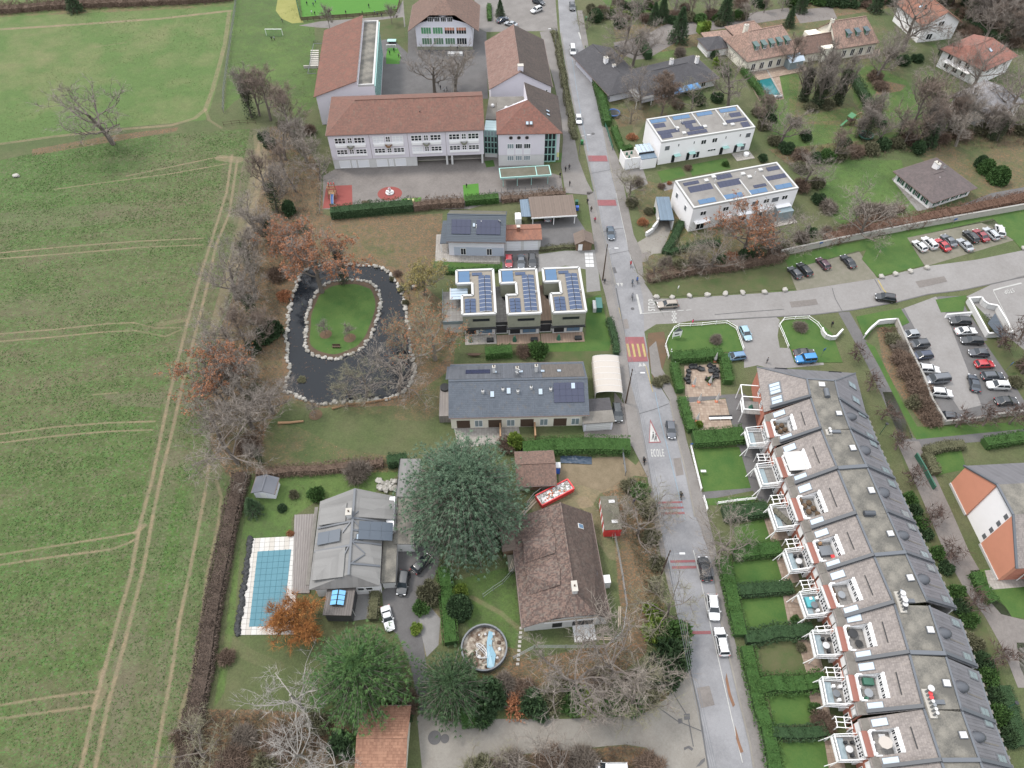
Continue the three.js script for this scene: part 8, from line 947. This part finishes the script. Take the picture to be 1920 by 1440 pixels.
list('1530,200,1.35 1568,195,1.2 1505,188,1.1 1545,172,1.3',([x,y,s],i)=>plant(ivyTree,'ivy clad tree in the clump on the villa lawn','tree',x,y,{s,group:'ivy clad trees in the clump on the villa lawn'}));plant(ivyTree,'ivy clad tree in the brown wood edge near the right border','tree',1855,262,{s:.8});
list('618,52,.9 735,45,.8',([x,y,s],i)=>plant(young,['young bare tree at the plank fence of the pitch','young bare tree on the courtyard grass square'][i],'tree',x,y,{s:s*1.6}));list('611,627 656,634 592,778',([x,y],i)=>plant(young,['young tree on the left mulch bed of the island','young tree on the right mulch bed of the island','young tree on the mulch bed below the pond'][i],'tree',x,y,{s:.8}));
list('1602,672 1627,733 1652,786 1678,843 1708,902 1741,975 1773,1040 1815,1140 1862,1240',([x,y],i)=>plant(pollard[i % 2],'small pollarded tree in the row along the terrace rear path','tree',x,y,{s:1.05,group:'pollarded trees along the terrace rear path'}));list('1792,800 1842,798 1892,795',([x,y],i)=>plant(pollard[i % 2],'small pollarded tree at the bottom wall of the parking lot','tree',x,y,{s:1.15,group:'pollarded trees at the parking lot wall'}));list('1872,650 1908,640 1915,700',([x,y],i)=>plant(pollard[i % 2],'bare pollarded tree in the strip right of the parking lot','tree',x,y,{s:1.4,group:'pollarded trees in the strip right of the lot'}));
{const r=rng(77),wl='bare tree in the brown wood at the top right',wg='bare trees of the brown wood at the top right';for (let i=0;i<40;i++){const x=1795+r()*180,y=10+r()*95;if (y>(x-1780)*.9+25) continue;plant([oak[0],ash[0],ash[1],hornbeam][i % 4],wl,'tree',x,y,{s:.75+r()*.35,group:wg});}for (let i=0;i<9;i++) plant([oak[1],ash[0]][i % 2],wl,'tree',1720+r()*110,2+r()*14,{s:.8+r()*.3,group:wg});for (let i=0;i<26;i++) plant([ash[0],oak[1],ash[1]][i % 3],'bare tree in the scrub belt between the villa lawns','tree',1600+r()*300,232+r()*45,{s:.5+r()*.4,group:'bare trees in the scrub belt between the villa lawns'});for (let i=0;i<10;i++) plant([ash[0],oak[1]][i % 2],'bare tree in the strip above the bungalow drive','tree',1160+i*34,18+r()*22,{s:.4+r()*.25,group:'bare trees above the bungalow drive'});}
// bushes: kind, radius, height
const bush=(s,where,cat='bush')=>list(s,([x,y,k,rad,h,...d],i)=>plant(B[k],(d.join(' ').replace(/@/g,' ')||{green:'green',dark:'dark green',lime:'yellow green',brown:'brown',dull:'dull olive',round:'clipped dark',roundG:'clipped green',twig:'bare twiggy',rust:'rust leaved'}[k] + ' shrub') + ' '+where,cat,x,y,{sx:rad,sy:h,y:h*.12,group:d.length?null:{green:'green',dark:'dark',lime:'lime',brown:'brown',dull:'olive',round:'clipped',roundG:'clipped green',twig:'twiggy',rust:'rust'}[k] + ' shrubs '+where}));
bush('862,1146,round,2.3,3.6,round@dark@bush 864,1112,lime,1.4,2.8,yellow@green@bush 806,1116,dull,2.2,3.4,large@olive@bush 790,1142,green,1.5,1.8,low@green@bush 596,932,green,1.6,2.4,dark@hedge@like@bush 552,930,dull,1,1.4,small@olive@bush 530,955,round,.9,1.2,small@clipped@ball 545,1002,rust,.7,.9,rust@ball@bush 669,890,twig,2.6,3,round@twiggy@bush 425,1235,brown,1.4,1.6,small@brown@bush','in the villa garden');
bush('500,640,dark,2,4 512,630,dark,2.2,5 505,275,dark,1.8,2.5 498,262,dark,1.8,2.4 560,430,dull,2.2,2.2 540,455,dull,2,2.4 520,520,brown,2.2,2.2 480,740,dull,2.2,2.2 470,840,brown,2.4,2.4 545,400,dark,1.8,4 430,700,dull,2,2.2 560,480,rust,2,2.6 535,560,rust,1.8,2 475,660,dark,1.6,3.4 580,250,brown,2,2.2 530,240,dull,1.8,2.2','in the tree row along the field');bush('745,515,brown,1,1 752,545,dull,.9,1 760,570,dull,.9,1 735,525,dull,.7,.8 566,712,dull,1,.5','at the pond rim');
bush('1010,664,green,2.2,3,blue@green@bush 982,664,brown,1.6,2.2,dark@red@brown@bush 968,835,lime,1.8,3.2,golden@yellow@bush 950,838,brown,1.8,2.2,brown@bush 1232,720,dull,1.4,1.2,low@leafy@bed 1245,714,dull,1.3,1.1,low@straw@coloured@bed 1330,715,green,.7,1,potted@green@bush 1310,800,lime,.8,1.3,yellow@green@corner@bush','beside the road houses');bush('780,1180,lime,1.1,1.2 690,1390,green,2.4,2.6 640,1395,dark,2.2,2.4 745,1345,dark,2,2.6 770,1320,brown,1.8,2.2 920,1300,dark,2.6,3.2 905,1345,dark,2.3,3 885,1330,green,1.8,2.4 440,1430,brown,2.4,1.8 520,1400,brown,2.4,2 500,1440,dull,2.2,2 350,1380,brown,2,2 600,1360,dull,2,2 460,1380,twig,2,2 945,1290,twig,2,2.2','along the lower lane');
bush('1255,1200,green,3,4.2 1262,1235,dark,3.2,5 1240,1262,dark,3,4.6 1225,1190,lime,2.2,3 1222,1150,lime,1.6,2.6 1250,1275,dark,2.2,3.4 1228,1100,dull,1.5,2 1215,960,dull,2.2,2.2 1200,925,green,2,1.8 1180,915,dull,1.8,1.8 1222,1010,dull,1.8,2 1232,1060,dull,1.6,2','in the roadside hedge of the old garden');bush('1000,1320,dark,2.6,2.8 1035,1315,dull,2.4,2.6 1070,1318,green,2.4,2.6 1110,1320,lime,2.4,2.4 1150,1320,green,2.4,2.4 1190,1318,green,2.2,2.2 1215,1305,dull,2,2 970,1325,rust,2.2,2.2 1050,1300,dull,2.4,2.4 1130,1300,brown,2.2,2.2 980,1300,brown,2,2 1190,1290,twig,2.4,2.6','in the lower hedge of the old garden');
bush('1836,312,round,1.7,2.8,dark@clipped@ball 1845,322,roundG,2.3,3.2,middle@clipped@ball 1868,340,roundG,2.8,3.8,largest@clipped@ball','beside the bungalow with shutters');bush('1115,40,dark,2.6,4 1108,25,dull,2,3 1130,25,brown,2,2.4 1150,25,lime,2.4,2 1175,32,lime,2,1.8 1195,30,green,2.2,2 1320,60,lime,2,3.4 1160,50,dark,2.2,3 1210,40,brown,2.4,2.4 1275,105,twig,2,2.6 1345,125,lime,1.8,2.8 1360,140,green,1.8,2.6 1340,110,dark,1.6,2.6 1345,190,dark,2,2.6 1308,195,dark,2.2,3.2 1270,200,brown,1.8,2 1220,255,dull,2,1.8 1185,260,rust,1.6,1.4 1255,250,dark,1.8,2 1420,215,dull,2.2,2 1440,225,dark,2,2.4 1440,190,dull,1.8,2 1430,240,dull,2.2,2.2','in the gardens round the bungalow and pool');
bush('1450,270,dull,2.2,2.4 1475,285,dark,2.2,2.8 1500,298,brown,2.4,2.6 1525,302,dark,2,2.4 1550,300,green,2.2,2.6 1575,296,dull,2.4,2.6 1600,290,brown,2.4,2.6 1630,286,dull,2.4,2.8 1655,278,dark,2.2,3 1680,275,dull,2.4,2.4 1510,260,dark,1.8,2.6 1490,235,dull,1.8,2.4 1585,275,dark,1.8,2.6 1700,265,brown,2.6,2.4 1760,265,brown,2.6,2.4 1800,260,brown,2.6,2.6 1840,250,dull,2.6,2.8 1880,245,brown,2.6,2.8 1910,250,dull,2.6,2.6 1720,285,dark,2,3.4 1790,245,dull,2.6,3 1550,200,dull,2.4,2 1520,205,dull,2.2,1.8 1650,165,brown,2.4,1.8 1640,150,brown,2.4,2.4 1690,120,dark,2.4,2.6 1670,105,dull,2.4,2.6 1720,115,dark,2,2.2 1740,165,green,2.2,3 1760,190,dark,2.2,3 1800,200,dull,2.4,2.6 1830,215,dull,2.6,2.8 1790,225,brown,2.6,2.6 1850,190,dull,2.2,2.4 1500,355,brown,2.2,2.8 1530,350,dull,2.2,2.6 1535,380,dark,1.8,2.6 1500,320,dull,2.2,2.4 1550,395,twig,2.4,2.4 1620,400,twig,3,2.6 1655,405,twig,3,2.4','in the scrub between the villa lawns');{const r=rng(8);let s='';for (let i=0;i<46;i++) s+=`${(1770 + r() * 160).toFixed(0)},${(3 + r() * 85).toFixed(0)},${['brown', 'dull', 'dark', 'twig'][i % 4]},${(2 + r()).toFixed(1)},${(1.6 + r() * 1.6).toFixed(1)} `;for (let i=0;i<26;i++) s+=`${(1120 + r() * 330).toFixed(0)},${(6 + r() * 40).toFixed(0)},${['brown', 'dull', 'dark', 'green'][i % 4]},${(1.8 + r()).toFixed(1)},${(1.6 + r() * 1.4).toFixed(1)} `;for (let i=0;i<34;i++) s+=`${(1480 + r() * 250).toFixed(0)},${(-2 + r() * 14).toFixed(0)},${['dark', 'green', 'dark', 'brown'][i % 4]},${(2 + r()).toFixed(1)},${(2 + r() * 2).toFixed(1)} `;bush(s,'in the wood along the top edge');}
bush('1185,385,dull,1.8,2.2 1195,345,twig,1.8,2 1205,420,rust,1.4,1.6 1190,300,twig,2,2.4 1215,400,dull,1.4,1.6 1232,398,green,1.3,1.4 1245,500,twig,2,2.2 1275,505,dull,2.2,2.4 1310,500,twig,2.4,2.6 1345,495,dark,2,2.4 1370,490,rust,2,2.4 1395,485,dark,2,2.6 1420,480,dull,2.2,2.6 1450,475,twig,2.2,2.2 1470,470,dull,2,2 1435,455,rust,1.8,2 1500,450,twig,2,2.2 1520,440,dark,1.6,2 1548,440,twig,1.8,1.8 1240,352,brown,1,1 1255,345,rust,.7,.8 1290,318,brown,1,1.2 1360,310,green,1,1.2 1430,300,dark,1.4,1.8','round the white townhouses');bush('1690,680,brown,2.4,2 1705,705,brown,2.4,2 1718,735,brown,2.4,2.2 1732,765,brown,2.2,2.2 1745,790,brown,2,1.8 1715,760,dull,2,2 1672,640,dull,2,1.6 1685,655,twig,2.2,1.8 1340,640,twig,1.4,1.4 1500,618,twig,1.6,1.6 1900,720,dull,1.6,1.8 1915,690,dull,1.8,2','in the beds round the parking lot');bush('1702,940,green,1.5,2 1712,960,dark,1.5,2 1722,985,green,1.5,2 1735,1005,dark,1.4,1.8 1755,1040,green,1.4,1.8 1772,1070,dark,1.4,1.8 1790,1115,green,1.6,2 1800,1145,dark,1.6,2.2 1812,1165,green,1.5,2 1822,1210,dull,1.7,2 1836,1240,dark,1.7,2.2 1850,1270,green,1.6,2 1862,1310,dark,1.6,2.2 1872,1340,green,1.6,2 1890,1385,dark,1.6,2 1525,1330,green,1,1.2 1490,1165,green,.9,1 1545,1360,brown,1.5,1.6 1535,1350,brown,1.4,1.6 1500,1215,dull,.9,1','at the terrace houses');
// ---------------------------------------------------------------- hedges
function hedge(label,s,w,h,t,o={}){
const q=gpts(s),g=thing(o.name??'hedge',label,'hedge',V(q[0].x,0,q[0].z),0),r=rng(Math.round(Math.abs(q[0].x*131+q[0].z*17+w*7))),core=mb(),f=mb(),{jit=.12,l=.27,lw=.18,dens=21}=o;q.forEach((p)=>p.sub(g.position));
if (jit>.28){const c=new THREE.CatmullRomCurve3(q.map((p)=>p.clone()),false,'catmullrom',.3),N=Math.max(2,Math.round(c.getLength()/3));q.length=0;for (let k=0;k<=N;k++) q.push(c.getPointAt(k/N).add(V((r()-.5)*.7,0,(r()-.5)*.7)));}
for (let i=0;i+1<q.length;i++){
const a=q[i],b=q[i+1],d=V().subVectors(b,a),L=d.length();if (L<.1) continue;d.normalize();const n=V(d.z,0,-d.x);const ch=h*(.9-jit*.35),cw=w*(.88-jit*.5),c1=ch-.05*(i % 3);core.bar(V(a.x,c1/2,a.z),V(b.x,c1/2,b.z),cw,c1);if (i) core.cyl(a.x,0,ch-.14,a.z,cw/2,8);
const N=Math.round((L+(i?w*.22:0))*(w+2*h)*dens);for (let k=0;k<N;k++){const u=(i?-w*.22:0)+r()*(L+(i?w*.22:0)),side=r()*(w+2*h);let y,x,out;if (side<w){x=side-w/2;y=h;out=V(0,1,0);}else{const sg=side<w+h?1:-1;x=sg*w/2;y=r()*h;out=n.clone().multiplyScalar(sg);}const wob=jit*(jit>.28?2.6:1.5)*(nz(nzC,(a.x+d.x*u)*9+40,(a.z+d.z*u)*9+y*7)-.5);const p=a.clone().addScaledVector(d,u).addScaledVector(n,x*(1+wob)).setY(y*(1+wob)+(r()-.7)*jit*1.2),v=clamp(nz(nzB,(a.x+d.x*u)*7,(a.z+d.z*u+y)*7)+(r()-.5)*.5);leaf(f,p,out.addScaledVector(vdir(r),.9).normalize(),l*(.7+.6*r()),lw,r,{a:mix3(t.a,t.b,v*.7),b:mix3(t.a,t.b,v*.7+.3)});}
}
core.build('core',std({color:mix3(t.a,t.b,.2),roughness:1}),g);mesh('foliage',f.geo(),leafM,g);return g;
}
const wild={jit:.45,l:.4,lw:.14,dens:24};
hedge('tall dark green hedge along the school play yard','622,407 700,399 775,392',3,2.8,T.dark,{jit:.25});hedge('brown part of the hedge along the school play yard','778,392 830,386 872,384',2.6,2.2,T.brown,wild);hedge('green part of the hedge below the square green mat','872,382 935,377',2.4,2,T.green);hedge('low brown hedge below the bar fence of the school','938,378 1000,372 1060,366',2.2,1.5,T.brown,wild);hedge('broad green hedge between drive and gravel yard','980,848 1040,842 1110,840 1180,842',3.4,2.2,T.green,{jit:.2});
hedge('long dark brown field hedge beside the covered pool','456,892 438,960 424,1030 408,1110 396,1180 385,1260 366,1350 350,1450',2.7,1.8,tone(0x6b5c52,0x8c7869),{jit:.27,l:.36,lw:.15,dens:34});hedge('brown leaved thicket edge along the field hedge','436,985 416,1060 402,1110 390,1160',1.4,1.2,T.dull,wild);hedge('thin brown hedge between villa lawn and meadow','486,888 580,884 660,878 722,868',1.8,1.6,T.brown,wild);hedge('dark evergreen hedge at the end of the thin brown hedge','728,872 765,868',2,2.6,T.dark);hedge('upright green hedge between drive and old house garden','832,1070 838,1110 846,1210',2.4,2,T.green);hedge('clipped green hedge beside the villa gravel strip','706,1104 700,1165',1.6,1.4,T.dull,{jit:.08});hedge('square green hedge block left of the concrete lane gate','865,1345 912,1338',3.4,2.4,T.green);
hedge('green hedge along the top of the chair terrace','1258,676 1300,674 1352,668',2.4,2,T.green);hedge('green hedge at the right of the chair terrace','1354,672 1360,700 1364,722',2,2,T.green);hedge('green hedge at the left of the chair terrace','1262,688 1268,715 1274,738',1.6,1.8,T.green);hedge('narrow green hedge left of the parasol terrace','1277,752 1286,785 1296,812',1.8,1.8,T.green);hedge('broad green hedge above the square lawn','1298,828 1340,826 1392,820',3.6,2,T.green);
[['1354,968 1390,964 1436,958',3,'first garden hedge below the square lawn'],['1372,1042 1420,1036 1460,1032',2.6,'second garden hedge below the square lawn'],['1380,1112 1430,1108 1482,1104',2.2,'third garden hedge below the square lawn'],['1392,1195 1440,1192 1518,1184',2.6,'fourth garden hedge, with an uneven top'],['1412,1290 1480,1284 1540,1276',3,'fifth garden hedge, broad and loose'],['1446,1378 1500,1374 1546,1368',2,'sixth garden hedge near the bottom edge']].forEach(([s,w,l],i)=>hedge('green '+l,s,w,1.7,i % 3===1?T.green:T.dark,{jit:i>2?.3:.1}));hedge('long green hedge between pavement and terrace gardens, upper stretch','1352,1050 1366,1100 1376,1150 1386,1195',2.4,1.7,T.green);hedge('long green hedge between pavement and terrace gardens, lower stretch','1394,1215 1408,1265 1424,1330 1444,1400 1456,1460',2.6,1.6,T.green,{jit:.35});
hedge('tall green hedge along the road below the bungalow','1104,100 1112,135 1124,180 1138,238',2.4,2.6,T.green,{jit:.25});hedge('low bright green hedge before the upper white house','1150,244 1160,270 1168,288',1.8,1.4,T.green);hedge('short bright green hedge joining the wall block','1168,284 1184,280',1.6,1.4,T.green);hedge('tall green hedge behind the bungalow','1196,78 1206,95 1216,112',2.2,2.6,T.dark);hedge('dark hedge between the villa lawns','1598,150 1612,175 1634,210 1654,240',2.6,2.2,T.dark,{jit:.25});hedge('dark hedge beside the white villa at the top right','1806,48 1840,64 1876,84',2.8,2.6,T.dark,{jit:.2});hedge('short dark hedge left of the red roofed villa','1762,106 1800,96 1826,90',2.6,2.4,T.dark,{jit:.2});hedge('green hedge between pool terrace and bungalow garden','1392,134 1420,170 1440,200 1450,210',2,1.8,T.green,{jit:.25});hedge('clipped block hedge by the drive of the pink villa','1308,62 1326,58',2.6,3,T.lime,{jit:.08});hedge('low hedge above the garage ramp','1246,478 1262,452 1276,420',1.8,1.4,T.dark);hedge('dark low hedge below the white townhouse lawn','1250,478 1300,464 1350,458',1.6,1.6,T.dark,wild);
hedge('long brown hedge above the pale boundary wall','1545,452 1640,432 1720,418 1800,400 1925,374',3.4,2.2,tone(0x7a5c4c,0xa07c66),{jit:.35,l:.34,lw:.11,dens:22});hedge('brown scrubby hedge above the verge','1215,528 1260,516 1330,508 1400,498 1470,482',2.6,1.8,T.brown,wild);hedge('brown hedge on the left of the bungalow garden','1690,392 1640,408 1580,436',2,1.6,T.brown,wild);
hedge('olive hedge along the top of the garden by the orange gable','1732,850 1770,840 1804,838',1.8,1.6,T.dull);hedge('olive hedge on the left of the garden by the orange gable','1733,854 1745,878 1752,892',1.8,1.6,T.dull);hedge('green hedge behind the orange gable house','1842,836 1880,830 1925,822',2.2,1.8,T.green);hedge('green hedge round the terrace below the orange gable','1824,1078 1836,1105 1858,1132',2,1.6,T.green);hedge('dark green hedge strip along the lower terrace rear','1875,1290 1890,1330 1900,1370 1912,1400',2,1.6,T.dark);hedge('brown hedge bank along the top left field edge','-40,24 60,18 130,12 250,8 345,4 438,-2',4.5,2,T.brown,wild);hedge('planted strip between footpath and main road','1036,60 1046,95 1056,150 1068,210 1078,262',1.6,1.2,T.dull,wild);hedge('green bank of bushes at the cube house corner','1142,600 1150,640 1156,665',1.4,1.4,T.dark,{jit:.3});hedge('small hedge behind the white house terrace','812,510 870,512 940,506',1.4,1.2,T.green);hedge('green hedge above the long house','910,668 960,664',2.4,2.2,T.green);hedge('low hedge beside the gravel forecourt','1012,472 1060,466 1080,464',1.2,1,T.dull,wild);hedge('short hedge in the school car park','917,12 918,40',1.4,1.2,T.green);
// scrub and dead stems that nobody could count
function scrub(name,label,s,n,hh,t,seed){const q=gpts(s),r=rng(seed),m=mb(),sh=q.map((p)=>[p.x,p.z]),bx=[Math.min(...sh.map((p)=>p[0])),Math.max(...sh.map((p)=>p[0])),Math.min(...sh.map((p)=>p[1])),Math.max(...sh.map((p)=>p[1]))],inside=(x,z)=>{let c=false;for (let i=0,j=sh.length-1;i<sh.length;j=i++) if ((sh[i][1]>z)!==(sh[j][1]>z)&&x<(sh[j][0]-sh[i][0])*(z-sh[i][1])/(sh[j][1]-sh[i][1])+sh[i][0]) c=!c;return c;};
for (let i=0;i<n;i++){const x=mix(bx[0],bx[1],r()),z=mix(bx[2],bx[3],r());if (!inside(x,z)) continue;const H=hh*(.5+r());for (let k=0;k<9;k++){const p=V(x+(r()-.5)*1.2,r()*H*.4,z+(r()-.5)*1.2);leaf(m,p,V(r()-.5,.9,r()-.5).normalize(),H*(.4+r()*.5),.05+r()*.05,r,t);}}const o=mesh(name,m.geo(),leafM);tag(o,label,'undergrowth',null,'stuff');}
scrub('undergrowth','tangled brown undergrowth of the tree row along the field','505,238 555,230 600,320 606,402 560,440 525,520 535,740 500,800 470,880 430,890 400,830 405,720 440,560 460,470 490,360',1900,1,T.twig,3);scrub('undergrowth','brown undergrowth of the wood at the top right','1770,0 1925,0 1925,100 1870,78 1800,45',1500,1.3,T.brown,4);scrub('undergrowth','brown scrub between the villa lawns','1440,285 1700,258 1925,235 1925,275 1700,290 1480,315',1500,1.1,T.brown,5);scrub('undergrowth','scrub of the bank above the side street','1210,500 1400,470 1480,455 1480,480 1300,515 1215,530',700,1,T.brown,6);scrub('undergrowth','brown scrub at the bottom left corner','345,1340 480,1335 640,1350 690,1440 335,1440',900,1,T.brown,7);scrub('undergrowth','leafy scrub in the old garden by the road','1160,920 1210,890 1228,980 1250,1150 1215,1150 1180,1000',500,.9,T.dull,8);scrub('undergrowth','brown stems in the bed beside the parking lot wall','1650,615 1676,612 1730,730 1760,800 1730,790 1690,700',600,.9,T.brown,9);scrub('undergrowth','dry stems round the pond','545,500 600,490 700,492 760,530 785,640 785,720 770,640 745,520 690,505 600,505 550,540',400,.7,T.dull,10);
scrub('undergrowth','brown scrub below the concrete lane at the bottom edge','862,1480 880,1425 1000,1413 1172,1397 1212,1403 1262,1480',500,1,T.brown,11);scrub('undergrowth','leafless scrub under the big tree below the old house','935,1330 960,1240 1160,1215 1215,1240 1225,1310 1100,1335',350,.7,T.brown,12);bush('900,1445,dull,2.4,2 960,1436,twig,2.6,2.2 1030,1432,brown,2.6,2 1090,1425,twig,2.4,2.2 1215,1440,brown,2.2,1.6 1120,1275,twig,2,1.8','below the old house');
// young crop, tufts and fallen leaves that stand out of the ground
function fleck(name,label,cat,n,x0,x1,z0,z1,ok,l,w,t,seed,lift){const r=rng(seed),m=mb();for (let i=0;i<n;i++){const x=mix(x0,x1,r()),z=mix(z0,z1,r()),q=ok(x,z,r);if (!q) continue;const k=lift>.1?3:1;for (let j=0;j<k;j++){const d=vdir(r);d.y=Math.abs(d.y)*lift+.05;leaf(m,V(x+(r()-.5)*.2,.03,z+(r()-.5)*.2),d.normalize(),l*(.5+r()*.8)*q,w,r,t);}}const g=m.geo();const o=mesh(name,g,leafM);tag(o,label,cat,null,'stuff');}
fleck('young_crop','young green crop plants sprouting over the big field','crop',90000,-135,-28,-185,-18,(x,z,r)=>{const f=cropGround(x,z,0,mB);if (f<150||cropGround(x,z,1,mA)>50) return 0;const q=nz(nzB,x*3.1,z*7)+.5*nz(nzA,x*1.1+300,z*3);return q>.62+r()*.25?1:r()<.15?.7:0;},.26,.13,tone(0x577f3b,0x7b9a55),5,.35);
fleck('grass_tufts','tufts of rough grass in the meadow and gardens','grass',60000,-150,125,-260,-18,(x,z,r)=>(cropGround(x,z,0,mB)>50?0:(cropGround(x,z,2,mB)>100||cropGround(x,z,2,mA)>60)&&nz(nzB,x*4,z*4)>.4+r()*.2?1:0),.24,.11,tone(0x657f3c,0x939b60),6,.35);
fleck('fallen_leaves','fallen brown leaves under the trees','leaves',80000,-90,135,-260,-18,(x,z,r)=>(cropGround(x,z,0,mA)>70&&nz(nzB,x*5,z*5)>.3+r()*.3?1:0),.22,.17,tone(0x8d6547,0xc09873),7,.06);

// ---------------------------------------------------------------- loose things on terraces stand by themselves
{
const CAT={sofa:'sofa',cushion:'cushion',round_table:'table',glass_table:'table',balcony_table:'table',garden_table:'table',chair:'chair',bench:'bench',lounger:'lounger',parasol:'parasol',plant_pot:'plant pot',tarpaulin:'tarpaulin',cover:'cover',covered_grill:'grill',potted_tree:'plant pot'};
const short=['below the terrace head','of the white awning house','of the leafy balcony house','of the grey lounge house','of the turquoise balcony house','of the house with two dark tables','of the green tarpaulin house','of the cream parasol house','of the glass table house'];
const look={sofa:'grey sofa',cushion:'red cushion',round_table:'round table',glass_table:'pale round glass table',balcony_table:'small round table',garden_table:'white round garden table',chair:'chair',bench:'wooden bench',lounger:'white lounger',parasol:'cream parasol',plant_pot:'planted pot',tarpaulin:'green tarpaulin',cover:'turquoise cover',covered_grill:'dark green covered grill',potted_tree:'potted conical tree'};
scene.updateMatrixWorld(true);
const free=(o,where)=>{for (const c of o.children.slice()) if (CAT[c.name]){const n=c.name,y=c.geometry?(c.geometry.computeBoundingBox(),c.geometry.boundingBox.min.y):0,l=`${look[n]} on the ${typeof where === 'function' ? where(y) : where}`;scene.attach(c);c.name=numbered(n);const k=scene.children.filter((q)=>q.userData.label===l);tag(c,l,CAT[n],null);if (k.length) for (const q of [...k,c]) q.userData.group=l;}};
units.forEach((g,i)=>free(g,(y)=>`${y > 5 ? 'roof terrace' : 'white balcony'} ${short[i]}`));
scene.children.filter((o)=>o.name.startsWith('terrace_house')&&!units.includes(o)).forEach((o)=>free(o,'balcony of the terrace head house'));
scene.children.filter((o)=>o.name.startsWith('cube_house')).forEach((o,i)=>free(o,['garden terrace of the westernmost cube house','garden terrace of the middle cube house','garden terrace of the cube house by the road'][i]));scene.children.filter((o)=>/^(white_house|entrance_block|row_house)/.test(o.name)).forEach((o)=>free(o,'terrace of the '+(o.name.startsWith('row')?'long grey house':'upper white house')));
}
renderer.render(scene,camera);
